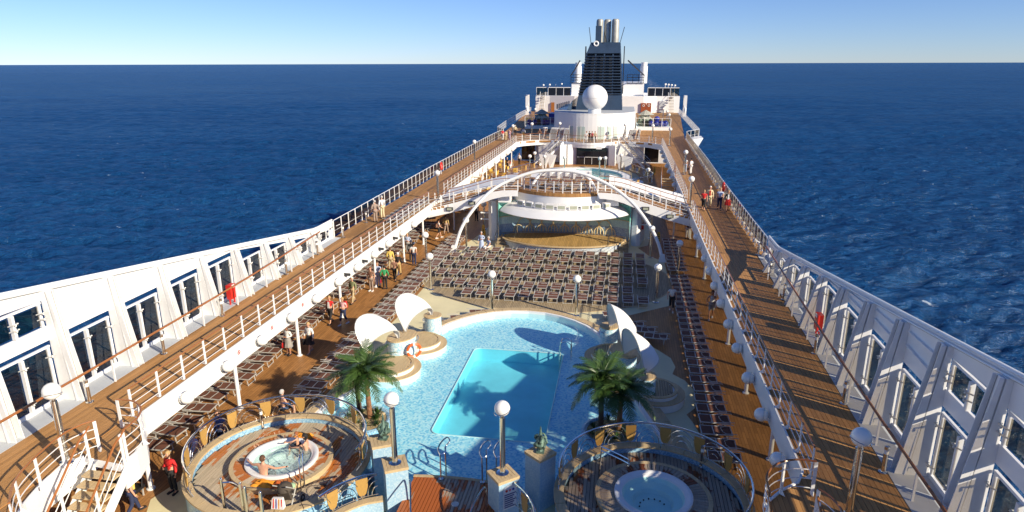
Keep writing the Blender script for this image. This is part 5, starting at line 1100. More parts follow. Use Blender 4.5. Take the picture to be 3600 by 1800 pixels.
for i, (x, y) in enumerate(((-3.4, 100.2), (-2.2, 99.6), (-1.6, 99.5), (.9, 99.4), (1.3, 99.4), (2.3, 99.6), (3.2, 100.2))):
    t = thing('glass_screen', f'tall glass screen on the terrace before the white drum, {nth(i)} from the sunlit side', 'glass screen', (x, y, PZ)); mb = MB(); mb.box(x - .05, x + .05, y - .05, y + .05, PZ, PZ + 2.2); mb.build('post', ALU, t); mb = MB(); mb.box(x + .06, x + .6, y - .015, y + .015, PZ + .2, PZ + 2.1); mb.build('pane', GLASSC, t)
# ------------------------------------------------------------ sun loungers
def make_lounger():
    t = thing('sun_lounger', 'x', 'sun lounger', (0, 0, 0)); W, L_, Hh = .32, 1.45, .34
    mb = MB()
    for x in (-W, W): mb.box(x - .017, x + .017, 0, L_, Hh - .02, Hh + .022)
    for y in (.0, .57, L_ - .04): mb.box(-W, W, y, y + .04, Hh - .018, Hh + .02)
    mb.build('frame', ALU, t, world=False)
    for y in (.16, 1.22):
        mb = MB()
        for x in (-W + .03, W - .03): mb.bar((x, y, Hh - .02), (x, y - .06 if y < 1 else y + .06, .0), .034, .034, (0, 1, 0))
        mb.box(-W + .03, W - .03, y - .07 if y < 1 else y + .04, y - .04 if y < 1 else y + .07, .02, .05); mb.build('leg', ALU, t, world=False)
    for a, b in ((.045, .565), (.615, 1.0), (1.0, 1.405)):
        mb = MB(); mb.box(-W + .024, W - .024, a, b - .008, Hh + .002, Hh + .014); mb.build('sling', SLING, t, world=False)
    for x in (-W - .03, W + .03):
        mb = MB(); mb.path([(x, .9, Hh + .03), (x, 1.15, Hh + .075), (x, 1.4, Hh + .085), (x, 1.62, Hh + .07)], .017, 5); mb.build('arm', ALU, t, world=False)
    mb = MB(); mb.path([(-W + .03, 1.15, Hh + .02), (-.12, .95, Hh + .06), (.18, 1.0, Hh + .06), (W - .03, 1.2, Hh + .02)], .012, 4); mb.build('strap', ALU, t, world=False)
    t['group'] = 'brown sun loungers set out in rows round the pool'; return t
lg = Rep(make_lounger())
rowdef = [(38.25, 0, 12), (40.05, 1, 14), (42.1, 0, 15), (44.2, 0, 16), (46.25, 0, 16), (48.1, 0, 15)]
NL = 0
for r, (y, k0, k1) in enumerate(rowdef):
    for k in range(k0, k1 + 1):
        lg((6.29 - .925 * k + random.uniform(-.03, .03), y + random.uniform(-.05, .05), .012), random.uniform(-.03, .03), f'brown lounger, {nth(k - k0)} from the shaded end, {nth(r)} row behind the pool', (1, .84, 1))
i = 0; y = 24.3
while y < 52.3:
    lg((-8.22 + random.uniform(-.06, .06), y, .006), pi / 2 + random.uniform(-.05, .05), f'brown lounger between sunlit walkway and pool, {nth(i)} from the near end'); y += .9; i += 1
i = 0; y = 19.6
while y < 57:
    if not (26.5 < y < 27.3 or 36.2 < y < 36.9): lg((-12.1 + random.uniform(-.12, .12), y, 0), pi / 2 + random.uniform(-.09, .09), f'brown lounger half under the sunlit promenade, {nth(i)} from the near end'); i += 1
    y += .98
i = 0; y = 22.3
while y < 54.4:
    if not (44.3 < y < 45.3): lg((8.2 + random.uniform(-.05, .05), y, 0), -pi / 2 + random.uniform(-.04, .04), f'dark lounger in the long shaded row, {nth(i)} from the near end'); i += 1
    y += .9
for i, (x, y, rz) in enumerate(((-6.0, 33.4, 2.5), (-5.2, 34.3, 2.45), (-4.3, 35.3, 2.4))): lg((x + 1.6, y + .2, .005), rz - .6, f'brown sun lounger turned towards the far sunlit sail, {nth(i)} of three')
for i, (x, y, rz) in enumerate(((4.3, 35.9, -1.9), (5.4, 34.6, -2.1), (6.0, 33.9, -2.15), (6.6, 33.1, -2.2))): lg((x - .4, y + .3, .005), rz + .5, f'brown sun lounger behind the shaded sails, {nth(i)} of four from the rim')
for r in range(3):
    for k in range(5): lg((-2.3 + 1.1 * k + .3 * (r % 2), 52.6 + 1.8 * r, 4.475), random.uniform(-.04, .04), f'brown lounger on the upper sun deck, {nth(k)} in the {nth(r)} row')
for i in range(8): lg((-11.0, 44.6 + i * .95, PZ + .017), pi / 2 + random.uniform(-.04, .04), f'brown sun lounger on the sunlit promenade, {nth(i)} from the near end')
# ------------------------------------------------------------ globe lamps
def make_lamp(h):
    t = thing('globe_lamp', 'x', 'lamp post', (0, 0, 0)); mb = MB(); mb.lathe([(.20, 0), (.20, .02), (.12, .045), (.10, .05)], n=16); mb.build('base', CHROME, t, True, False)
    mb = MB(); mb.lathe([(.092, .04), (.092, h - .3)], n=14); mb.build('pole', CHROME, t, True, False)
    mb = MB(); mb.lathe([(.092, h - .3), (.075, h - .285), (.05, h - .27), (.05, h - .2), (.1, h - .19)], n=12); mb.build('collar', CHROME, t, True, False)
    mb = MB(); mb.sphere((0, 0, h), .245, 20, 13); g = mb.build('globe', GLOBE, t, True, False)
    mb = MB(); mb.path([(.25 * cos(a), .25 * sin(a), h - .09 + .08 * sin(a)) for a in [2 * pi * k / 20 for k in range(20)]], .010, 4, True); mb.build('ring', CHROME, g, True, False); return t
L2 = Rep(make_lamp(2.28)); PR = Rep(make_lamp(2.3))
G_ = 'white globe lamps on steel posts'
for x, y, z, lab in ((-2.2, 17.6, 2.0, 'on the sunlit mosaic pillar at the centre steps'), (1.33, 17.62, 2.0, 'on the pillar with the notice board'), (-7.5, 39.66, 0, 'on the cream walkway at the sunlit end of the loungers'), (-2.76, 36.59, 0, 'behind the pool rim, towards the sunlit side'), (2.33, 36.5, 0, 'behind the pool rim, towards the shaded side'), (7.1, 39.55, 0, 'beside the shaded end of the front lounger row'), (7.1, 49.55, 0, 'beside the shaded foot of the big arch'), (8.86, 45.5, 0, 'in the gap of the long shaded lounger row'), (-7.54, 50.1, 0, 'beside the sunlit foot of the big arch'), (-9.4, 45.0, 0, 'in the sunlit lounger row between walkway and stage'), (7.3, 55.4, 0, 'in the shade behind the shaded stage column'), (-7.4, 56.4, 0, 'in the shade behind the sunlit stage column'),
    (-7.7, 88.2, 0, 'among the yellow chairs, nearer of two'), (-7.45, 91.4, 0, 'among the yellow chairs, farther of two'), (-5.68, 88.2, 0, 'before the sunlit windbreak'), (-2.93, 87.6, 0, 'before the white terrace house'), (1.75, 87.4, 0, 'before the glass doors, thinner of two'), (2.45, 87.9, 0, 'before the glass doors, thicker of two'), (4.5, 91.0, 0, 'before the shaded windbreak'), (7.75, 78.7, 0, 'inside the shaded end of the second pool')):
    o = L2((x, y, z + (.012 if z == 0 else 0)), random.random() * 6, f'globe lamp on a post {lab}'); o['group'] = G_
for x, y, lab in ((-11.04, 14.36, 'beside the sunlit stairs in the foreground'), (10.74, 15.5, 'beside the shaded stairs in the foreground'), (-10.7, 53.25, 'where the sunlit promenade meets the bridge'), (10.15, 53.4, 'where the shaded promenade meets the bridge'), (11.1, 70.1, 'behind two walkers on the shaded promenade'), (-12.6, 76, 'on the sunlit promenade beside the second pool'), (-11.4, 96.6, 'at the sunlit corner of the terrace'), (-9.1, 100.4, 'at the sunlit end of the terrace'), (-5.0, 101.9, 'before the sunlit edge of the drum house'), (4.9, 101, 'before the shaded edge of the drum house'), (8.9, 99.8, 'at the shaded end of the terrace'), (11.1, 94.9, 'at the shaded corner of the terrace'), (12.6, 122, 'beside the blue balls, nearest of its row'), (12.7, 130, 'beside the blue balls, second of its row'), (12.4, 138, 'beside the blue balls, third of its row'), (-12.8, 124.5, 'beside the sunlit rock hut'), (-12.9, 133, 'behind the sunlit rock hut'),
    ):
    o = PR((x, y, PZ + .017), random.random() * 6, f'globe lamp on a post {lab}'); o['group'] = G_
for s in (-1, 1):
    for i in range(4): o = PR(((-14.9 + 1.2 * i) if s < 0 else (14.5 + .55 * i), 163 + 3 * (i if s < 0 else -i + 3), 6.96), 0, f'small far globe lamp on the aft house, {nth(i)} at the {"sunlit" if s < 0 else "shaded"} side'); o['group'] = G_
def make_wall_lamp():
    t = thing('wall_globe_lamp', 'x', 'wall lamp', (0, 0, 0)); mb = MB(); mb.sphere((0, 0, 0), .24, 18, 12); mb.build('globe', GLOBE, t, True, False)
    mb = MB(); mb.bar((.14, 0, -.1), (.34, 0, -.16), .16, .12); mb.build('bracket', WHITE2, t, False, False); mb = MB(); mb.path([(.23 * cos(a) * .3 + .1, .25 * cos(a), .25 * sin(a) - .02) for a in [2 * pi * k / 16 for k in range(16)]], .014, 4, True); mb.build('ring', CHROME, t, True, False); t['group'] = 'white globe lamps along the promenade fascias'; return t
WLM = Rep(make_wall_lamp())
for i, y in enumerate((16.55, 19.2, 21.8, 24.4, 27.1, 29.75, 32.5, 35.2, 38.0, 40.6, 43.5, 46.2)): WLM((-10.60, y, 2.76), pi, f'white globe lamp on the sunlit fascia, {nth(i)} from the near stairs')
for i, (y, x) in enumerate(((16.0, 9.72), (18.68, 9.77), (21.42, 9.80), (24.22, 9.83), (27.03, 9.86), (29.75, 9.89), (32.54, 9.92), (35.34, 9.95), (37.96, 9.99), (40.66, 10.02), (43.42, 10.03), (46.0, 10.05))): WLM((x - .04, y, 2.68), 0, f'cream globe lamp on the shaded fascia, {nth(i)} from the near stairs')
for s in (-1, 1):
    for i in range(8): WLM((FL + .26 if s < 0 else FR - .26, 62 + i * 4.2, 2.75), pi if s < 0 else 0, f'globe lamp on the {"sunlit" if s < 0 else "shaded"} fascia beside the second pool, {nth(i)} of the row')
# round white columns under the promenades
def make_col():
    t = thing('support_column', 'x', 'column', (0, 0, 0)); mb = MB(); mb.lathe([(.085, 0), (.085, 2.94)], n=12); mb.build('shaft', WHITE, t, True, False); mb = MB(); mb.lathe([(.15, 0), (.15, .03), (.09, .05)], n=12); mb.build('foot', WHITE2, t, True, False); t['group'] = 'slim white columns under the promenades'; return t
CL = Rep(make_col())
for i, y in enumerate((17.55, 23.2, 28.7, 34.0, 39.6, 45.5, 50.5)): CL((-11.3, y, .003), 0, f'slim white column under the sunlit promenade edge, {nth(i)} from the near stairs')
for i, y in enumerate((17.4, 22.9, 28.2, 33.7, 39.3, 44.9, 50.3, 55.9)): CL((10.62, y, .003), 0, f'slim white column under the shaded promenade edge, {nth(i)} from the near stairs')
for i, y in enumerate((64, 70, 76, 82, 88, 94)): CL((-11.2, y, .003), 0, f'slim white column among the yellow chairs, {nth(i)} from the stage')
# bollard lights
def make_bollard():
    t = thing('bollard_light', 'x', 'bollard light', (0, 0, 0)); mb = MB(); mb.lathe([(.13, 0), (.13, .025), (.07, .04), (.065, .6)], n=14); mb.build('tube', CHROME, t, True, False)
    mb = MB(); mb.lathe([(.06, .6), (.06, .74)], n=12); mb.build('lens', GLOBE, t, True, False); mb = MB(); mb.lathe([(.068, .74), (.068, .84), (.01, .85)], n=14); mb.build('cap', CHROME, t, True, False); t['group'] = 'steel bollard lights'; return t
BL = Rep(make_bollard())
for i, y in enumerate((13.6, 17.6, 21.55, 25.7, 32.0, 36.0, 40.1, 44.4)): BL((-13.12 - .02 * (y - 17.6), y, PZ + .018), 0, f'bollard light along the sunlit promenade, {nth(i)} from the near end')
for i, y in enumerate((13.7, 17.66, 21.64, 25.73, 32.1, 36.0, 40.1)): BL((12.31 + .03 * (y - 17.6), y, PZ + .018), 0, f'bollard light along the shaded promenade, {nth(i)} from the near end')
for x, y, lb in ((-8.62, 20.53, 'on the far side of the sunlit whirlpool deck'), (-3.85, 18.7, 'between the sunlit whirlpool and the statue pillar'), (3.05, 18.75, 'between the statue pillar and the shaded whirlpool'), (7.8, 20.65, 'on the far side of the shaded whirlpool deck')): BL((x, y, FZ), 0, f'steel bollard light {lb}')
# floodlights along the foot of the shaded balustrade
def make_flood():
    t = thing('deck_floodlight', 'x', 'floodlight', (0, 0, 0)); mb = MB(); mb.lathe([(.05, -.12), (.15, -.05), (.17, .06), (.15, .09)], n=10); o = mb.build('head', WHITE2, t, True, False); o.rotation_euler = (0, -1.1, 0); o.location = (0, 0, .38)
    mb = MB(); mb.bar((.02, 0, 0), (.02, 0, .3), .05, .12, (0, 1, 0)); mb.build('bracket', WHITE2, t, False, False); t['group'] = 'white floodlights at the foot of the shaded balustrade'; return t
FD = Rep(make_flood())
for i in range(36):
    y = 39 + i * 1.55; FD((13.12 + .011 * (y - 40), y, PZ + .004), random.uniform(-.3, .3), f'small white floodlight under the shaded balustrade, {nth(i)} from the wind screen')
# red fire cabinets and lifebuoys along the promenades
for x, y, lab, sx in ((-13.75, 27.3, 'red fire hose cabinet beside a wind screen frame on the sunlit side', 1), (13.15, 27.7, 'red fire hose cabinet behind the handrail of the shaded wind screen', -1)):
    t = thing('fire_hose_cabinet', lab, 'fire cabinet', (x, y, PZ)); mb = MB(); mb.box(x - .12, x + .12, y - .22, y + .22, PZ + .3, PZ + 1.0); mb.build('box', RED, t); mb = MB(); mb.box(x + sx * .13 - .009, x + sx * .13 + .009, y - .1, y + .1, PZ + .85, PZ + 1.0); mb.build('plate', WHITE2, t)
    for dy in (-.18, .18): mb = MB(); mb.box(x - .03, x + .03, y + dy - .03, y + dy + .03, PZ + .02, PZ + .3); mb.build('foot', RED, t)
for x, y, lab in ((-14.05, 66.5, 'red lifebuoy on the sunlit balustrade far along'), (13.4, 58.5, 'red lifebuoy holder on the shaded balustrade beside four walkers')):
    t = thing('lifebuoy', lab, 'lifebuoy', (x, y, PZ)); mb = MB(); mb.path([(x, y + .3 * cos(a), PZ + .85 + .36 * sin(a)) for a in [2 * pi * k / 14 for k in range(14)]], .09, 7, True); mb.build('ring', RED, t, True); mb = MB(); mb.box(x - .02, x + .02, y - .05, y + .05, PZ + .02, PZ + 1.2); mb.build('post', WHITE2, t)
# wet floor signs
for i, (x, y) in enumerate(((-7.0, 54.2), (7.9, 54.0), (9.0, 90.0))):
    t = thing('floor_sign', ['yellow wet floor sign beside the sunlit stage column', 'yellow wet floor sign beside the shaded stage column', 'yellow wet floor sign in the dark passage past the second pool'][i], 'floor sign', (x, y, 0))
    for q in (-1, 1): mb = MB(); mb.hexa([(x - .16, y + q * .22 - .01, .005), (x + .16, y + q * .22 - .01, .005), (x + .16, y + q * .22 + .01, .005), (x - .16, y + q * .22 + .01, .005), (x - .1, y + q * .03 - .01, .95), (x + .1, y + q * .03 - .01, .95), (x + .1, y + q * .03 + .01, .95), (x - .1, y + q * .03 + .01, .95)]); mb.build('panel', YELLOW, t)
    for k in range(4): mb = MB(); mb.box(x - .07, x + .07, y - .20 + .04 * k, y - .195 + .04 * k, .25 + .15 * k, .33 + .15 * k); mb.build('mark', BLACKM, t)
# small no-diving signs on the sunlit fascia
for i, y in enumerate((22.9, 25.6, 28.6)):
    t = thing('round_sign', f'small round red prohibition sign on the sunlit fascia, {nth(i)} from the near stairs', 'sign', (FL + .07, y, 2.85)); mb = MB(); mb.path([(FL + .068, y + .085 * cos(a), 2.85 + .085 * sin(a)) for a in [2 * pi * k / 14 for k in range(14)]], .014, 4, True); mb.build('red_ring', RED, t); mb = MB(); mb.bar((FL + .07, y - .055, 2.905), (FL + .07, y + .055, 2.795), .012, .02); mb.build('red_bar', RED, t); mb = MB(); mb.box(FL + .062, FL + .066, y - .02, y + .02, 2.80, 2.9); mb.build('black_mark', BLACKM, t)
for i, y in enumerate((33.7, 36.4, 39.2, 42.0)):
    t = thing('ceiling_spotlight', f'small black spotlight under the sunlit fascia, {nth(i)} of its row', 'spotlight', (FL + .15, y, 2.8)); mb = MB(); mb.bar((FL + .07, y, 2.8), (FL + .3, y + .25, 2.72), .16, .14); mb.build('head', BLACKM, t); mb = MB(); mb.bar((FL + .06, y, 2.86), (FL + .2, y, 2.86), .05, .05); mb.build('bracket', BLACKM, t)

# ------------------------------------------------------------ palms in mosaic planters
LEAFM, n_, b_ = newmat('palm_leaf'); oi = N(n_, 'ObjectInfo'); n_.links.new(mixc(n_, oi.outputs['Random'], (.022, .060, .012), (.080, .145, .03)), b_.inputs['Base Color']); b_.inputs['Roughness'].default_value = .45
TRUNK = paint('palm_bark', (.26, .12, .055), .85, var=.5, scale=9, bumps=.8, grain=14); TRUNKD = paint('dark_palm_bark', (.09, .06, .04), .9, var=.5, scale=9, bumps=.8, grain=14)
def frond_mesh(seed, L_=1.25):
    rg = random.Random(seed); mb = MB(); k = 26; spine = []
    for i in range(k + 1): t = i / k; spine.append(Vector((L_ * (t * .88), 0, L_ * (.52 * t - .78 * t * t * (1 + .25 * rg.random() * 0)))))
    mb.path([tuple(p) for p in spine[::3]], lambda q: .018 * (1 - .8 * q), 4)
    for i in range(2, k):
        t = i / k; p = spine[i]; tg = (spine[i + 1] - spine[i - 1]).normalized(); ll = .42 * sin(pi * min(1, t * .85 + .12)) + .05
        for sd in (-1, 1):
            for h_ in (0, .5):
                q0 = p + tg * (L_ / k * h_); dr_ = (Vector((0, sd, 0)) * .8 + tg * (.62 + .3 * rg.random()) + Vector((0, 0, .12 - .3 * rg.random()))).normalized(); e = q0 + dr_ * ll * rg.uniform(.85, 1.1) + Vector((0, 0, -.10 * ll)); wv = tg * .013
                m_ = q0.lerp(e, .5) + Vector((0, 0, .03)); mb.add([tuple(q0 - wv), tuple(q0 + wv), tuple(m_ + wv * 1.3), tuple(e), tuple(m_ - wv * 1.3)], [(0, 1, 2, 4), (4, 2, 3)])
    me = D.meshes.new('frond'); me.from_pydata(mb.v, [], mb.f); me.materials.append(LEAFM); return me
FM = [frond_mesh(i, 1.45 + .12 * i) for i in range(4)]
def palm(label, x, y, z0, h, n, sc, tm, lean):
    t = thing('palm_tree', label, 'palm tree', (x, y, z0)); tx, ty = lean
    mb = MB(); pts = smoothline([(x, y, z0), (x + tx * .4, y + ty * .4, z0 + h * .5), (x + tx, y + ty, z0 + h)], 10)
    mb.path(pts, lambda q: (.105 - .02 * q) * (1 + .12 * ((int(q * 20)) % 2)), 9); mb.build('trunk', tm, t)
    for i in range(n):
        o = D.objects.new('frond', FM[i % 4]); link(o, t); f_ = i / n; el = 1.5 - 1.45 * f_ + random.uniform(-.12, .12); az = i * 2.39996 + random.uniform(-.2, .2)
        o.location = (tx, ty, h - .04); o.rotation_euler = (random.uniform(-.3, .3), -(el - .45), az); k = sc * random.uniform(.85, 1.1); o.scale = (k, k, k)
palm('tall palm with an orange trunk at the sunlit pool side', -5.1, 22.6, .5, 1.95, 38, 1.0, TRUNK, (-.08, .1)); palm('shorter palm with a dark trunk behind the tall one at the sunlit pool side', -5.75, 23.1, .45, 1.5, 24, .85, TRUNKD, (-.1, .1))
palm('palm with the taller dark trunk at the shaded pool side', 4.25, 23.4, .5, 1.85, 38, 1.0, TRUNKD, (-.05, .1)); palm('palm with the shorter orange trunk at the shaded pool side', 4.95, 23.3, .5, 1.6, 30, .95, TRUNK, (.05, .0))
for s in (-1, 1):
    cx, cy = (-5.3, 22.5) if s < 0 else (4.6, 23.2); side = 'sunlit' if s < 0 else 'shaded'
    t = thing('pool_planter', f'round mosaic planter with gravel under the palms on the {side} side', 'planter', (cx, cy, 0))
    mb = MB(); mb.lathe([(1.12, .03), (1.12, .46), (1.0, .5), (.9, .46), (.9, .4)], (cx, cy, 0), 32); mb.build('wall', MOSB, t, True); mb = MB(); mb.lathe([(.92, .44), (.02, .47)], (cx, cy, 0), 24); mb.build('gravel', SANDM, t)
    for i in range(11):
        a = i * .571 * 1.2 + .3; r = .62 + .16 * ((i * 7) % 3 - 1); px_, py_ = cx + r * cos(a), cy + r * sin(a); p = thing('shrub', f'small spiky shrub in the {side} planter, {nth(i)} clockwise round the palms', 'shrub', (px_, py_, .46), 0, 'spiky shrubs under the palms')
        for k in range(2):
            mb = MB()
            for q in range(16):
                az = random.random() * 6.28; el = random.uniform(.35, 1.4); l = random.uniform(.22, .42); d_ = Vector((cos(az) * cos(el), sin(az) * cos(el), sin(el))); sdv = Vector((-sin(az), cos(az), 0)) * .022; b0 = Vector((px_, py_, .46)); mb.add([tuple(b0 - sdv * .4), tuple(b0 + sdv * .4), tuple(b0 + d_ * l * .6 + sdv), tuple(b0 + d_ * l - Vector((0, 0, .05))), tuple(b0 + d_ * l * .6 - sdv)], [(0, 1, 2, 4), (4, 2, 3)])
            mb.build('leaf_rosette', LEAFM, p)
    for i in range(14):
        a = random.random() * 6.28; r = random.uniform(.2, .85); mb = MB(); mb.sphere((0, 0, 0), 1, 7, 5); o = mb.build('pebble', paint('pebble_tan', (.45, .36, .22), .9) if 'pebble_tan' not in MATS else MATS['pebble_tan'], t, True, False); o.location = (r * cos(a), r * sin(a), .47); k = random.uniform(.05, .1); o.scale = (k * 1.3, k, k * .7); o.rotation_euler = (0, 0, a)
# ------------------------------------------------------------ yellow cafe chairs and tables
CH = paint('yellow_chair_paint', (.66, .42, .08), .4, var=.15)
def make_chair():
    t = thing('cafe_chair', 'x', 'chair', (0, 0, 0)); mb = MB(); mb.box(-.22, .22, -.22, .22, .43, .47); mb.build('seat', CH, t, False, False); mb = MB(); mb.hexa([(-.22, -.24, .5), (.22, -.24, .5), (.22, -.21, .5), (-.22, -.21, .5), (-.2, -.32, .98), (.2, -.32, .98), (.2, -.29, .98), (-.2, -.29, .98)]); mb.build('backrest', CH, t, False, False)
    for x in (-.19, .19):
        for y in (-.2, .2): mb = MB(); mb.bar((x, y, .43), (x * 1.1, y * 1.1, 0), .03, .03, (0, 1, 0)); mb.build('leg', ALU, t, False, False)
    t['group'] = 'yellow chairs of the deck cafe'; return t
def make_table():
    t = thing('cafe_table', 'x', 'table', (0, 0, 0)); mb = MB(); mb.lathe([(.02, .70), (.4, .70), (.4, .74), (.02, .74)], n=16); mb.build('tabletop', PADDLE, t, False, False); mb = MB(); mb.lathe([(.04, .02), (.04, .70)], n=8); mb.build('leg', ALU, t, False, False); mb = MB(); mb.lathe([(.25, .0), (.25, .02), (.03, .04)], n=12); mb.build('foot', ALU, t, False, False); t['group'] = 'round tables of the deck cafe'; return t
CR = Rep(make_chair()); TB = Rep(make_table())
for i, (x, y) in enumerate(((-9.8, 72), (-10.2, 75.5), (-9.6, 79), (-12.3, 74), (-12.4, 79), (-10.4, 83), (-12.2, 84), (-9.6, 87), (-12, 89), (-11.9, 94))):
    TB((x, y, .002), 0, f'round table of the deck cafe, {nth(i)} from the stage')
    for k in range(3): a = k * 2.1 + i; CR((x + .72 * cos(a), y + .72 * sin(a), .002), a + pi / 2, f'yellow cafe chair at the {nth(i)} table from the stage, {["pool", "far", "sea"][k]} facing seat')
# rolled towels and pushchair on the sunlit whirlpool deck
TOW = cloth('orange_towel', (.78, .30, .02)); TOWR = cloth('rust_towel', (.50, .10, .015))
def heap(label, x, y, z, sx, sy, m, seed):
    rg = random.Random(seed); mb = MB(); n1, n2 = 12, 9; V = []
    for i in range(n1 + 1):
        for j in range(n2 + 1):
            u, v = i / n1 * 2 - 1, j / n2 * 2 - 1; e = max(0, 1 - max(abs(u), abs(v)) ** 4); V.append((x + u * sx * (1 + .08 * sin(7 * v + seed)), y + v * sy * (1 + .1 * sin(6 * u)), z + .012 + e * (.06 + .035 * sin(5 * u + 3 * v + seed) + .03 * sin(9 * v - 4 * u) + .02 * rg.random())))
    mb.add(V, [(i * (n2 + 1) + j, i * (n2 + 1) + j + 1, (i + 1) * (n2 + 1) + j + 1, (i + 1) * (n2 + 1) + j) for i in range(n1) for j in range(n2)]); o = mb.build('towel', m, None, True); tag(o, label, 'towel')
heap('crumpled bright orange towel on the near boards of the sunlit whirlpool', -6.55, 17.0, 1.12, .36, .2, TOW, 1); heap('rust coloured towel end beside the near orange towel', -6.05, 17.0, 1.12, .18, .2, TOWR, 2); heap('orange towel on the far boards of the sunlit whirlpool', -6.6, 19.92, 1.12, .34, .16, TOW, 3)
pc = thing('pushchair', 'black baby pushchair hung with a striped bag on the sunlit whirlpool deck', 'pushchair', (-5.35, 16.35, FZ)); px_, py_ = -5.35, 16.35
for dx, dy in ((-.25, -.3), (.25, -.3), (.3, .35), (-.2, .4)):
    mb = MB(); mb.path([(px_ + dx, py_ + dy + .1 * cos(a), FZ + .11 + .1 * sin(a)) for a in [2 * pi * k / 12 for k in range(12)]], .03, 6, True); w_ = mb.build('wheel', BLACKM, pc, True); mb = MB(); mb.sphere((px_ + dx, py_ + dy, FZ + .11), .04, 6, 4); mb.build('hub', ALU, w_)
for dx in (-.22, .22): mb = MB(); mb.path([(px_ + dx, py_ - .3, FZ + .11), (px_ + dx, py_ + .1, FZ + .6), (px_ + dx, py_ - .4, FZ + 1.02)], .02, 6); mb.path([(px_ + dx, py_ + .38, FZ + .11), (px_ + dx, py_ - .1, FZ + .55)], .018, 6); mb.build('frame_tube', ALU, pc)
PBK = cloth('pushchair_fabric', (.07, .055, .04))
mb = MB(); mb.hexa([(px_ - .2, py_ - .15, FZ + .35), (px_ + .2, py_ - .15, FZ + .35), (px_ + .2, py_ + .3, FZ + .42), (px_ - .2, py_ + .3, FZ + .42), (px_ - .2, py_ - .32, FZ + .85), (px_ + .2, py_ - .32, FZ + .85), (px_ + .2, py_ - .1, FZ + .55), (px_ - .2, py_ - .1, FZ + .55)]); mb.build('seat', PBK, pc)
mb = MB(); mb.lathe([(.24, 0), (.22, .12), (.14, .2), (.01, .23)], (px_, py_ - .12, FZ + .72), 12); mb.build('hood', PBK, pc, True)
STR = paint('white_bag_cloth', (.75, .72, .68), .8); mb = MB(); bx0, bx1 = px_ - .26, px_ + .16; mb.hexa([(bx0, py_ - .58, FZ + .3), (bx1, py_ - .6, FZ + .34), (bx1, py_ - .44, FZ + .34), (bx0, py_ - .42, FZ + .3), (bx0 + .05, py_ - .55, FZ + .66), (bx1 - .03, py_ - .54, FZ + .7), (bx1 - .03, py_ - .46, FZ + .7), (bx0 + .05, py_ - .46, FZ + .66)]); bg_ = mb.build('bag', STR, pc, False)
for k in range(4): mb = MB(); xk = bx0 + .07 + .09 * k; mb.hexa([(xk, py_ - .592, FZ + .34), (xk + .03, py_ - .592, FZ + .34), (xk + .03, py_ - .58, FZ + .34), (xk, py_ - .58, FZ + .34), (xk + .015, py_ - .556, FZ + .66), (xk + .045, py_ - .556, FZ + .66), (xk + .045, py_ - .54, FZ + .66), (xk + .015, py_ - .54, FZ + .66)]); mb.build('stripe', [RED, BLUEP, TOW, RED][k], bg_)
mb = MB(); mb.sphere((px_ + .1, py_ + .12, FZ + .68), .13, 8, 6, .7); mb.build('cushion', cloth('green_floral', (.35, .5, .3)), pc, True)
for i, (x, y) in enumerate(((-4.85, 17.35), (-4.75, 17.55))): mb = MB(); mb.prism([(x + .11 * cos(a), y + .05 * sin(a)) for a in [2 * pi * k / 10 for k in range(10)]], FZ + .002, FZ + .03); o = mb.build('sandal', BLACKM); tag(o, f'dark flip flop on the wet boards by the sunlit whirlpool, {["nearer", "farther"][i]} one', 'sandal', 'flip flops')
for i, x in enumerate((-8.6, -7.9, -7.0, 5.6, 7.4)): pass
# deck chair stools under the sunlit landing
wk = thing('wicker_chair', 'dark wicker armchair under the sunlit stair landing', 'armchair', (-11.6, 16.9, 0)); mb = MB(); mb.box(-11.95, -11.25, 16.6, 17.25, .3, .42); mb.build('seat', BLACKM, wk); mb = MB(); mb.lathe([(.4, .42), (.46, .85)], (-11.6, 16.95, 0), 14, .2, pi + 1.2); mb.build('backrest', BLACKM, wk)
for dx, dy in ((-.3, -.25), (.3, -.25), (-.3, .25), (.3, .25)): mb = MB(); mb.bar((-11.6 + dx, 16.92 + dy, 0.003), (-11.6 + dx, 16.92 + dy, .3), .04, .04, (0, 1, 0)); mb.build('leg', ALU, wk)
# ------------------------------------------------------------ people
SKQ = []
def skel(verts, edges, mat, name, parent, extra=None, loc=None):
    me = D.meshes.new('tmp'); me.from_pydata([v[:3] for v in verts], edges, []); o = D.objects.new('tmp', me); COL.objects.link(o)
    md = o.modifiers.new('skin', 'SKIN'); md.use_smooth_shade = True; md.branch_smoothing = .6
    for i, v in enumerate(verts): sv_ = me.skin_vertices[0].data[i]; r = v[3]; sv_.radius = r if isinstance(r, tuple) else (r, r); sv_.use_root = (i == 0)
    s2 = o.modifiers.new('sub', 'SUBSURF'); s2.levels = 1; s2.render_levels = 1
    SKQ.append((o, me, mat, name, parent, extra))
ARM = {'hang': ((.235, -.03, 1.13), (.26, .05, .88), (.262, .08, .81)), 'bent': ((.26, -.06, 1.14), (.12, .20, 1.12), (.05, .24, 1.14)), 'bag': ((.27, -.08, 1.14), (.27, .06, .92), (.27, .08, .85)), 'back': ((.25, -.14, 1.15), (.25, -.06, .9), (.25, -.03, .83)), 'fwd': ((.25, .06, 1.14), (.23, .24, .98), (.22, .30, .95)), 'spread': ((.42, .03, 1.31), (.66, .14, 1.33), (.73, .18, 1.33)), 'up': ((.27, .06, 1.25), (.14, .2, 1.5), (.1, .2, 1.58)), 'reach': ((.20, .22, 1.28), (.12, .46, 1.22), (.1, .54, 1.22)), 'rail': ((.27, .10, 1.16), (.22, .34, 1.02), (.18, .38, 1.02))}
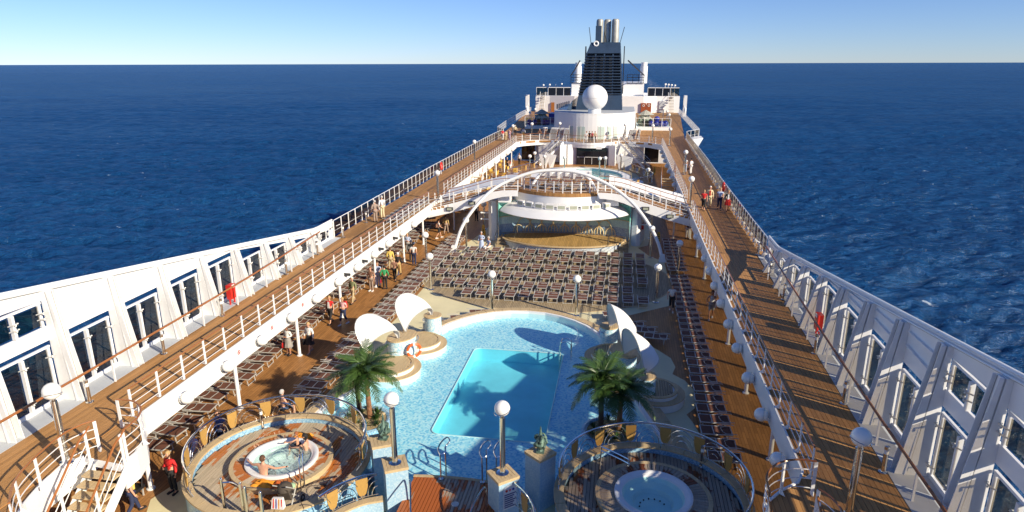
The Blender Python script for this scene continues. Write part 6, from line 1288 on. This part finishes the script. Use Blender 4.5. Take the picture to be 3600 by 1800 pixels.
LEG = {'stand': ((.09, .02, .49), (.095, -.02, .08), (.115, .12, .035)), 'wf': ((.09, .15, .50), (.09, .24, .09), (.09, .38, .05)), 'wb': ((.09, -.02, .48), (.09, -.27, .15), (.09, -.19, .04)), 'sit': ((.10, .42, .90), (.10, .42, .49), (.10, .56, .44))}
def haircap(mb, z, r, long=0, bald=False):
    n, k = 14, 9
    for i in range(k):
        for j in range(n):
            q = []
            for a, b in ((i, j), (i, j + 1), (i + 1, j + 1), (i + 1, j)):
                ph = pi * a / k * .78; th = 2 * pi * b / n; w_ = 1.0 + .03 * sin(7 * th) * sin(5 * ph); q.append((r * .86 * sin(ph) * cos(th) * w_, -.012 + r * 1.02 * sin(ph) * sin(th) * w_, z + r * 1.05 * cos(ph)))
            cy = sum(p[1] for p in q) / 4; cz = sum(p[2] for p in q) / 4
            if cy > .035 and cz < z + .05: continue
            mb.add(q, [(0, 1, 2, 3)])
    if long: mb.hexa([(-.085, -.09, z - long), (.085, -.09, z - long), (.08, -.02, z - long), (-.08, -.02, z - long), (-.09, -.10, z + .02), (.09, -.10, z + .02), (.09, .0, z + .02), (-.09, .0, z + .02)])
HAIRS = {k: cloth('hair_' + k, c) for k, c in dict(grey=(.5, .48, .45), white=(.72, .70, .66), brown=(.10, .05, .025), black=(.015, .013, .012), blond=(.48, .32, .14), red=(.28, .09, .03)).items()}
CLO = {}
def col(name, c):
    if name not in CLO: CLO[name] = cloth('cloth_' + name, c)
    return CLO[name]
PAL = dict(red=(.60, .02, .02), black=(.016, .016, .018), white=(.74, .74, .72), yellow=(.74, .56, .14), cream=(.68, .58, .36), blue=(.05, .10, .32), paleblue=(.42, .50, .68), lilac=(.55, .48, .70), navy=(.02, .03, .08), brown=(.22, .11, .07), taupe=(.33, .25, .20), pink=(.72, .42, .42), green=(.03, .28, .10), stripe=(.22, .24, .12), khaki=(.48, .38, .22), grey=(.28, .28, .27), tan=(.52, .38, .16), pattern=(.30, .28, .26), lightgrey=(.5, .5, .48), darkred=(.35, .02, .03), swim=(.02, .03, .05))
C_ = lambda k: col(k, PAL[k])
def person(label, x, y, z, face, h=1.68, top='white', sleeve='long', bottom='trousers', bc='black', hair='brown', longhair=0, legs=('stand', 'stand'), arms=('hang', 'hang'), skin=SKIN, shoes='black', lean=0, build=1.0, bag=None, bagc='black', vest=None, bare=False, seat=None, cap=None):
    t = thing('person', label, 'person', (x, y, z), face); k = h / 1.74; dz = 0 if seat is None else (seat + .06) / k - .86
    def A(p, s): return (p[0] * s, p[1], p[2])
    up = lambda p: (p[0], p[1] + (p[2] - .95) * lean if p[2] > .95 else p[1], p[2] + dz)
    F = lambda p, r: tuple(c * k for c in up(p)) + (r * k,)
    V = [F((0, 0, .96), .128 * build), F((0, 0, 1.12), .115 * build), F((0, 0, 1.30), .132 * build), F((0, .0, 1.44), .065), F((0, .012, 1.50), .052), F((0, .03, 1.57), .07), F((0, .022, 1.635), .086), F((0, .012, 1.70), .062)]
    E = [(i, i + 1) for i in range(7)]; hands = []
    for s, an, lgn in ((-1, arms[0], legs[0]), (1, arms[1], legs[1])):
        e, w_, hd = (A(q, s) for q in ARM[an]); i = len(V)
        V += [F((.165 * s * build, 0, 1.385), .056), F(e, .043), F(w_, .030), F(hd, .032)]; E += [(2, i), (i, i + 1), (i + 1, i + 2), (i + 2, i + 3)]; hands.append((s, V[i + 2][:3], V[i + 3][:3]))
        kn, an_, to = (A(q, s) for q in LEG[lgn]); i = len(V)
        V += [F((.085 * s, 0, .90), .088 * build), F(kn, .056), F(an_, .040), F(to, .032)]; E += [(0, i), (i, i + 1), (i + 1, i + 2), (i + 2, i + 3)]
    def extra(bm):
        for s, a, b in hands:                         # five fingers rooted inside each palm
            a, b = Vector(a), Vector(b); d = (b - a).normalized(); sd_ = d.cross(Vector((0, 1, .2))).normalized(); mbx = MB()
            for q in range(4): r0 = b + sd_ * (q - 1.5) * .017; ln_ = (.062, .072, .068, .054)[q]; mbx.path([tuple(r0), tuple(r0 + d * (ln_ * .55)), tuple(r0 + d * ln_ + Vector((0, .014, 0)))], lambda u: .0085 * (1 - .3 * u), 5)
            r0 = b - d * .02 + Vector((0, .02, 0)); mbx.path([tuple(r0), tuple(r0 + d * .03 + Vector((0, .028, 0))), tuple(r0 + d * .055 + Vector((0, .032, 0)))], .009, 5)
            vs = [bm.verts.new(p) for p in mbx.v]; [bm.faces.new([vs[i] for i in f]) for f in mbx.f]
        hc = Vector(V[6][:3]); mbx = MB(); mbx.hexa([tuple(hc + Vector(q) * k) for q in ((-.014, .075, -.028), (.014, .075, -.028), (.009, .115, -.022), (-.009, .115, -.022), (-.007, .08, .02), (.007, .08, .02), (.005, .088, .02), (-.005, .088, .02))])
        for s in (-1, 1): mbx.sphere(tuple(hc + Vector((.083 * s, -.005, -.005)) * k), .022 * k, 6, 4, 1.5)
        vs = [bm.verts.new(p) for p in mbx.v]; [bm.faces.new([vs[i] for i in f]) for f in mbx.f]
    skel(V, E, skin, 'body', t, extra)
    hc = Vector(V[6][:3])
    mb = MB()
    for s in (-1, 1): mb.sphere(tuple(hc + Vector((.033 * s, .082, .006)) * k), .010 * k, 6, 4)
    mb.build('eyes', HAIRS['black'], t, False, False); mb = MB(); mb.bar(hc + Vector((-.022, .083, -.055)) * k, hc + Vector((.022, .083, -.055)) * k, .008, .008); mb.build('mouth', CLO.setdefault('lip', cloth('lip_colour', (.42, .10, .09))), t, False, False)
    if hair:
        mb = MB(); haircap(mb, 0, .108, longhair); mb.v = [tuple(hc + Vector(p) * k) for p in mb.v]; mb.build('hair', HAIRS[hair], t, True, False)
    if cap: mb = MB(); mb.lathe([(.112, .02), (.10, .08), (.06, .115), (.01, .125)], tuple(hc), 12); mb.prism([(hc.x - .07, hc.y + .08), (hc.x + .07, hc.y + .08), (hc.x + .05, hc.y + .18), (hc.x - .05, hc.y + .18)], hc.z + .02, hc.z + .035); mb.build('cap', C_(cap), t, True, False)
    if not bare:
        g = .016; T = [F((0, 0, .92), .150 * build), F((0, 0, 1.12), .130 * build), F((0, 0, 1.30), .148 * build), F((0, .0, 1.43), .080)]; TE = [(0, 1), (1, 2), (2, 3)]
        if sleeve != 'none':
            for s, an in ((-1, arms[0]), (1, arms[1])):
                e, w_, hd = (A(q, s) for q in ARM[an]); i = len(T); T += [F((.165 * s * build, 0, 1.385), .074)]; TE += [(2, i)]
                if sleeve == 'long': T += [F(e, .06), F(w_, .046)]; TE += [(i, i + 1), (i + 1, i + 2)]
                else: m_ = tuple(a_ * .45 + b_ * .55 for a_, b_ in zip((.165 * s, 0, 1.385), e)); T += [F(m_, .066)]; TE += [(i, i + 1)]
        skel(T, TE, C_(top), 'shirt', t)
        if vest: mb = MB(); p = F((0, .1, 1.2), 0); mb.hexa([(-.07 * k, p[1] + .02, p[2] - .2 * k), (.07 * k, p[1] + .02, p[2] - .2 * k), (.07 * k, p[1] + .05, p[2] - .2 * k), (-.07 * k, p[1] + .05, p[2] - .2 * k), (-.05 * k, p[1] + .02, p[2] + .2 * k), (.05 * k, p[1] + .02, p[2] + .2 * k), (.05 * k, p[1] + .05, p[2] + .2 * k), (-.05 * k, p[1] + .05, p[2] + .2 * k)]); mb.build('shirt_front', C_(vest), t, False, False)
    if bottom in ('trousers', 'shorts', 'capri'):
        B = [F((0, 0, .98), .140 * build)]; BE = []
        for s, lgn in ((-1, legs[0]), (1, legs[1])):
            kn, an_, to = (A(q, s) for q in LEG[lgn]); i = len(B); B += [F((.085 * s, 0, .90), .102 * build), F(kn, .076 if bottom != 'shorts' else .09)]; BE += [(0, i), (i, i + 1)]
            if bottom == 'trousers': B += [F(an_, .062)]; BE += [(i + 1, i + 2)]
            if bottom == 'capri': m_ = tuple(.4 * a_ + .6 * b_ for a_, b_ in zip(kn, an_)); B += [F(m_, .066)]; BE += [(i + 1, i + 2)]
        skel(B, BE, C_(bc), 'trousers' if bottom == 'trousers' else 'shorts', t)
    elif bottom in ('skirt', 'dress'):
        mb = MB(); zt = F((0, 0, 1.03), 0)[2]; zl = F((0, 0, .50 if bottom == 'skirt' else .2), 0)[2]; n = 20
        mb.lathe([(.145 * build * k, zt), (.19 * build * k, zt - .22 * k), (.235 * k, zl + .12), (.26 * k, zl)], (0, 0, 0), n)
        mb.v = [(p[0] * (1 + .06 * sin(9 * atan2(p[1], p[0]))), p[1] * .85 * (1 + .06 * sin(9 * atan2(p[1], p[0]))), p[2]) for p in mb.v]; mb.build('skirt', C_(bc), t, True, False)
    if seat is None or shoes:
        for s, lgn in ((-1, legs[0]), (1, legs[1])):
            an_, to = A(LEG[lgn][1], s), A(LEG[lgn][2], s); a = Vector(F(an_, 0)[:3]); b = Vector(F(to, 0)[:3]); d = (b - a); d.z = 0; d.normalize(); c = (a + b) / 2; zz = max(min(a.z, b.z) - .035, 0.004)
            if shoes and seat is None: mb = MB(); sd_ = Vector((-d.y, d.x, 0)); q = lambda f, w, z_: [tuple(c + d * f - sd_ * w + Vector((0, 0, z_ - c.z))), tuple(c + d * f + sd_ * w + Vector((0, 0, z_ - c.z)))]; r1, r2 = q(-.11, .04, zz), q(.15, .042, zz); u1, u2 = q(-.10, .04, zz + .085), q(.14, .035, zz + .05); mb.hexa([r1[0], r1[1], r2[1], r2[0], u1[0], u1[1], u2[1], u2[0]]); mb.build('shoe', C_(shoes), t, False, False)
    if bag:
        b = thing_bag(t, bag, bagc, V, k, x, y, z, face, label)
    return t
def bag_label(kind, c, nm, label):
    who = ' '.join(label[label.index(' in '):].split()[:6]) if ' in ' in label else ' '.join(label.split()[1:6])
    return f'{"dark red" if c == "darkred" else c} {"shopping " if c == "white" else ""}{nm} carried by the person {who}'
def thing_bag(t, kind, c, V, k, x, y, z, face, label):
    ca, sa = cos(face), sin(face); R2 = lambda p: (x + p[0] * ca - p[1] * sa, y + p[0] * sa + p[1] * ca, z + p[2])
    if kind == 'backpack': mb = MB(); mb.hexa([(-.15, -.28, 1.02 * k), (.15, -.28, 1.02 * k), (.15, -.12, 1.02 * k), (-.15, -.12, 1.02 * k), (-.12, -.24, 1.42 * k), (.12, -.24, 1.42 * k), (.12, -.12, 1.42 * k), (-.12, -.12, 1.42 * k)]); nm = 'backpack'
    elif kind == 'camera': mb = MB(); mb.box(-.06, .06, .16, .22, 1.08 * k, 1.17 * k); mb.lathe([(.04, 0), (.04, .05)], (0, .2, 1.1 * k), 8); nm = 'camera'
    else:
        h_ = V[11 + 8][:3] if kind == 'bagR' else V[11][:3]; mb = MB(); d_ = .26 if kind != 'big' else .34; hx, hy, hz = h_; mb.hexa([(hx - .05, hy - d_ / 2, hz - .36), (hx + .05, hy - d_ / 2, hz - .36), (hx + .05, hy + d_ / 2, hz - .36), (hx - .05, hy + d_ / 2, hz - .36), (hx - .03, hy - d_ * .4, hz - .12), (hx + .03, hy - d_ * .4, hz - .12), (hx + .03, hy + d_ * .4, hz - .12), (hx - .03, hy + d_ * .4, hz - .12)]); mb.path([(hx, hy - .08, hz - .12), (hx, hy, hz - .02), (hx, hy + .08, hz - .12)], .01, 4); nm = 'bag'
    b = D.objects.new(nm, None); COL.objects.link(b); b.location = (x, y, z); b.rotation_euler = (0, 0, face); BASE[b.name] = Vector((x, y, z)); tag(b, bag_label(kind, c, nm, label), nm)
    o = mb.build('bag_body', C_(c), b, False, False); return b
PI_ = pi
W_F = ('wf', 'wb'); W_B = ('wb', 'wf')
P_ = person
P_('person with short blond hair in a red jacket holding a black camera', -10.35, 17.5, 0, 3.0, 1.66, 'red', 'long', 'trousers', 'black', 'blond', arms=('hang', 'bent'), bag='camera', bagc='black', build=1.08)
P_('person in yellow trousers and red top half hidden by the sunlit stairs', -11.5, 17.0, 0, 2.4, 1.68, 'red', 'long', 'trousers', 'yellow', 'grey')
P_('person seen from behind in a light grey top by the sunlit stairs', -10.9, 16.2, 0, -.5, 1.66, 'lightgrey', 'short', 'trousers', 'navy', 'blond', legs=W_F, arms=('bag', 'hang'))
P_('person with sunglasses in a lilac top sitting low beside the sunlit whirlpool wall', -10.6, 19.2, 0, 2.7, 1.7, 'lilac', 'short', 'shorts', 'white', 'brown', legs=('sit', 'sit'), arms=('fwd', 'fwd'), seat=.45, shoes=None)
P_('person with sunglasses in a blue vest standing behind the seated one', -10.2, 20.2, 0, 2.9, 1.74, 'blue', 'short', 'trousers', 'navy', 'brown', arms=('bag', 'hang'))
P_('person with black hair in a pale dress close to the outer whirlpool wall', -10.05, 18.9, 0, 1.9, 1.62, 'pink', 'none', 'skirt', 'pink', 'black', longhair=.2)
P_('shirtless person with grey hair seen from behind past the sunlit whirlpool railing', -8.9, 22.6, 0, -.6, 1.75, bottom='shorts', bc='swim', hair='grey', bare=True, legs=('sit', 'sit'), arms=('fwd', 'fwd'), seat=.5, shoes=None)
P_('person in a white blouse and long black pleated skirt walking with a dark bag', -10.92, 29.17, 0, 3.0, 1.68, 'white', 'long', 'skirt', 'black', 'blond', legs=W_F, arms=('hang', 'bag'), bag='bagR', bagc='black', shoes='taupe')
P_('person in a white cardigan and patterned skirt with a red bag', -11.87, 28.7, 0, 2.8, 1.64, 'white', 'long', 'skirt', 'pattern', 'black', arms=('bent', 'hang'), bag='bagR', bagc='red', skin=SKIN2)
P_('person in a red shirt with white lanyard and black capri trousers walking', -11.56, 33.1, 0, 3.0, 1.68, 'red', 'short', 'capri', 'black', 'blond', legs=W_F, arms=('hang', 'hang'), vest='white')
P_('person in a pale pink top with a red backpack walking beside a red shirt', -10.75, 33.05, 0, 2.9, 1.66, 'pink', 'short', 'capri', 'navy', 'blond', legs=W_B, arms=('bent', 'hang'), bag='backpack', bagc='red', shoes='white')
P_('person with white hair in a striped green jumper and khaki trousers', -11.6, 36.5, 0, 2.9, 1.72, 'stripe', 'long', 'trousers', 'khaki', 'white', legs=W_F)
P_('person in a brown top and taupe trousers facing the near end', -11.3, 38.8, 0, 3.0, 1.66, 'brown', 'short', 'trousers', 'taupe', 'red', arms=('bag', 'bag'), shoes='white', build=1.1)
P_('person in a pale blue shirt and jeans right behind the brown top', -11.15, 39.7, 0, 3.0, 1.76, 'paleblue', 'short', 'trousers', 'paleblue', 'brown')
P_('person with a green and black jacket seen from behind carrying a red bag', -10.54, 39.3, 0, .2, 1.66, 'green', 'long', 'trousers', 'black', 'black', arms=('bag', 'bag'), bag='big', bagc='darkred', vest=None)
P_('person in a yellow jacket and khaki trousers seen from behind', -11.6, 43.4, 0, .1, 1.72, 'yellow', 'long', 'trousers', 'khaki', 'brown', build=1.1)
P_('person with white hair in a dark jacket and tan trousers seen from behind', -10.6, 42.2, 0, .1, 1.72, 'black', 'long', 'trousers', 'tan', 'white', legs=W_B)
P_('person in a dark brown jacket carrying a white shopping bag seen from behind', -10.5, 41.1, 0, .2, 1.62, 'brown', 'long', 'trousers', 'black', 'blond', legs=W_F, bag='bagR', bagc='white')
P_('person in a white shirt and dark trousers with a dark cap seen from behind', -10.25, 44.7, 0, .0, 1.76, 'white', 'short', 'trousers', 'navy', 'black', arms=('bag', 'back'), cap='navy')
P_('person in a black outfit walking close to the white shirt and dark cap', -10.75, 45.6, 0, .1, 1.7, 'black', 'long', 'trousers', 'black', 'grey')
P_('person in a blue and white patterned jacket and grey trousers facing the near end', -11.75, 47.8, 0, 3.1, 1.64, 'paleblue', 'long', 'trousers', 'grey', 'blond', arms=('bent', 'bent'), build=1.1)
P_('person in a white top and black shorts striding near the sunlit stage end', -10.6, 52.7, 0, -1.0, 1.68, 'white', 'short', 'shorts', 'black', 'brown', legs=W_F, arms=('bent', 'fwd'), bag='backpack', bagc='brown', shoes='white')
P_('person in a tan jacket seen from behind walking into the shaded passage', -10.35, 54.2, 0, -.1, 1.72, 'tan', 'long', 'trousers', 'taupe', 'black', legs=W_B, build=1.1)
P_('person in a pale blue robe standing at the sunlit corner of the loungers', -6.1, 49.2, 0, 3.0, 1.64, 'paleblue', 'long', 'dress', 'paleblue', 'grey', arms=('bent', 'hang'))
P_('person in a pale blue shirt sitting on a lounger in the far corner', -5.5, 49.1, 0, 2.4, 1.72, 'paleblue', 'short', 'trousers', 'white', 'grey', legs=('sit', 'sit'), arms=('fwd', 'fwd'), seat=.36, shoes=None)
P_('person in a striped dark top standing in the shade of the sunlit passage', -8.8, 59.5, 0, .2, 1.74, 'grey', 'short', 'trousers', 'black', 'brown')
P_('person in a taupe suit with a dark shoulder bag looking out to sea', -13.05, 44.7, PZ, .6, 1.66, 'taupe', 'long', 'trousers', 'taupe', 'grey', arms=('bag', 'bag'), bag='bagR', bagc='black')
P_('person in a white jacket and cream trousers at the sunlit balustrade', -12.95, 45.9, PZ, .8, 1.76, 'white', 'long', 'trousers', 'cream', 'grey', arms=('bag', 'fwd'))
for a in (('person in a red jacket and white skirt at the far sunlit promenade corner', -13.3, 98.5, .1, 1.7, 'red', 'white'), ('person in a khaki top in the group at the far sunlit corner', -12.7, 97.9, .4, 1.62, 'khaki', 'khaki'), ('person in a pink top facing the group at the far sunlit corner', -12.4, 99.4, 2.6, 1.66, 'pink', 'lilac'), ('person in grey beside the curved railing at the far sunlit corner', -11.9, 98.6, 2.2, 1.5, 'grey', 'khaki'), ('person in a cream jacket and black trousers behind the far group', -12.4, 105, .0, 1.72, 'cream', 'black'), ('person in a white top and yellow trousers at the terrace railing', -10.5, 101.2, 3.0, 1.7, 'white', 'yellow')):
    P_(a[0], a[1], a[2], PZ, a[3], a[4], a[5], 'long', 'trousers', a[6], random.choice(['grey', 'brown', 'black']))
P_('person in a dark brown jacket leaning on the terrace railing', -7.8, 99.9, PZ, 3.0, 1.7, 'brown', 'long', 'trousers', 'black', 'grey', arms=('rail', 'rail'), lean=.25)
P_('person in white clothes with a black bag on the shaded promenade beside a globe lamp', 11.75, 70.3, PZ, .9, 1.7, 'white', 'long', 'trousers', 'white', 'black', bag='bag', bagc='brown', arms=('bag', 'bent'))
P_('person in pale clothes half hidden by a globe lamp post on the shaded promenade', 11.25, 71.2, PZ, 2.6, 1.68, 'white', 'short', 'trousers', 'paleblue', 'black')
P_('person in a red shirt and black capri trousers, first of four walkers', 11.12, 52.6, PZ, 3.0, 1.64, 'red', 'short', 'capri', 'black', 'blond', legs=W_F, build=1.1, bag='bag', bagc='black')
P_('person with white hair in a cream jacket over a red shirt walking among four', 11.7, 53.7, PZ, 3.0, 1.76, 'cream', 'long', 'trousers', 'cream', 'white', legs=W_B, vest='red')
P_('person in a pale blue shirt and jeans walking among four on the shaded promenade', 12.38, 53.0, PZ, 3.1, 1.78, 'paleblue', 'short', 'trousers', 'navy', 'blond', legs=W_F, build=1.08)
P_('person in a black jacket and red skirt walking on the shaded promenade', 12.95, 52.6, PZ, 3.1, 1.66, 'black', 'long', 'skirt', 'red', 'blond', legs=W_B, vest='white', build=1.08)
P_('person in a white T-shirt and black shorts walking along the shaded lounger row', 7.95, 38.2, 0, 3.1, 1.68, 'white', 'short', 'capri', 'black', 'brown', legs=W_F, arms=('hang', 'bag'), shoes='white')
P_('person in a grey vest and grey shorts walking under the shaded promenade', 10.15, 37.3, 0, 3.0, 1.76, 'lightgrey', 'none', 'shorts', 'grey', 'black', legs=W_B, arms=('hang', 'bag'), skin=SKIN2, shoes='white')
P_('person in a black shirt and white trousers under the far shaded promenade', 10.4, 55.8, 0, 3.1, 1.72, 'black', 'short', 'trousers', 'white', 'grey')
for i, (x, c, hr) in enumerate(((-.62, 'white', 'brown'), (-.22, 'black', 'black'), (.2, 'darkred', 'black'), (.62, 'khaki', 'brown'))): P_(['person in white leaning on the middle of the terrace railing', 'person in black just behind the one in white at the terrace railing', 'person in dark red at the middle of the terrace railing', 'person in khaki at the middle of the terrace railing'][i], x, 97.15 + .3 * (i == 1), PZ, 3.1, 1.68, c, 'short', 'trousers', 'white' if i == 0 else 'black', hr, arms=('rail', 'rail') if i != 1 else ('hang', 'hang'))
P_('waiter in a white shirt and black trousers before the dark glass wall', -10.2, 95.0, 0, 2.9, 1.78, 'white', 'long', 'trousers', 'black', 'brown')
P_('person in a white top sitting with a red cap at the cafe', -10.4, 88.4, 0, .2, 1.7, 'white', 'short', 'shorts', 'khaki', 'grey', legs=('sit', 'sit'), arms=('fwd', 'fwd'), seat=.46, shoes=None, cap='red')
P_('person in black and white standing behind the seated cafe guest', -11.3, 91.0, 0, 2.8, 1.68, 'black', 'short', 'trousers', 'black', 'white')
# bathers: only the upper body stands out of the water
P_('man seen from behind with both arms along the foaming whirlpool rim', -6.83, 17.50, .66, -.1, 1.78, bare=True, bottom='shorts', bc='swim', hair='brown', legs=('sit', 'sit'), arms=('spread', 'spread'), seat=.22, shoes=None, build=1.12)
P_('person with dark wet hair holding a child in the foaming whirlpool', -6.15, 19.2, .60, 1.7, 1.68, bare=True, bottom='shorts', bc='swim', hair='black', longhair=.12, legs=('sit', 'sit'), arms=('reach', 'fwd'), seat=.2, shoes=None)
P_('child with light brown hair held in the foaming whirlpool', -6.5, 19.25, .76, 1.9, 1.2, bare=True, bottom='shorts', bc='swim', hair='red', legs=('sit', 'sit'), arms=('reach', 'fwd'), seat=.3, shoes=None)
# grow the bodies and clothes from their skeletons, then keep plain meshes
dg = bpy.context.evaluated_depsgraph_get()
for o, me, mat, name, parent, extra in SKQ:
    m2 = D.meshes.new_from_object(o.evaluated_get(dg)); m2.name = name; m2.materials.clear(); m2.materials.append(mat)
    bm = bmesh.new(); bm.from_mesh(m2)
    if extra: extra(bm)
    bmesh.ops.recalc_face_normals(bm, faces=bm.faces)
    for f in bm.faces: f.smooth = True
    bm.to_mesh(m2); bm.free(); link(D.objects.new(name, m2), parent)
for o, me, *_ in SKQ: D.objects.remove(o); D.meshes.remove(me)
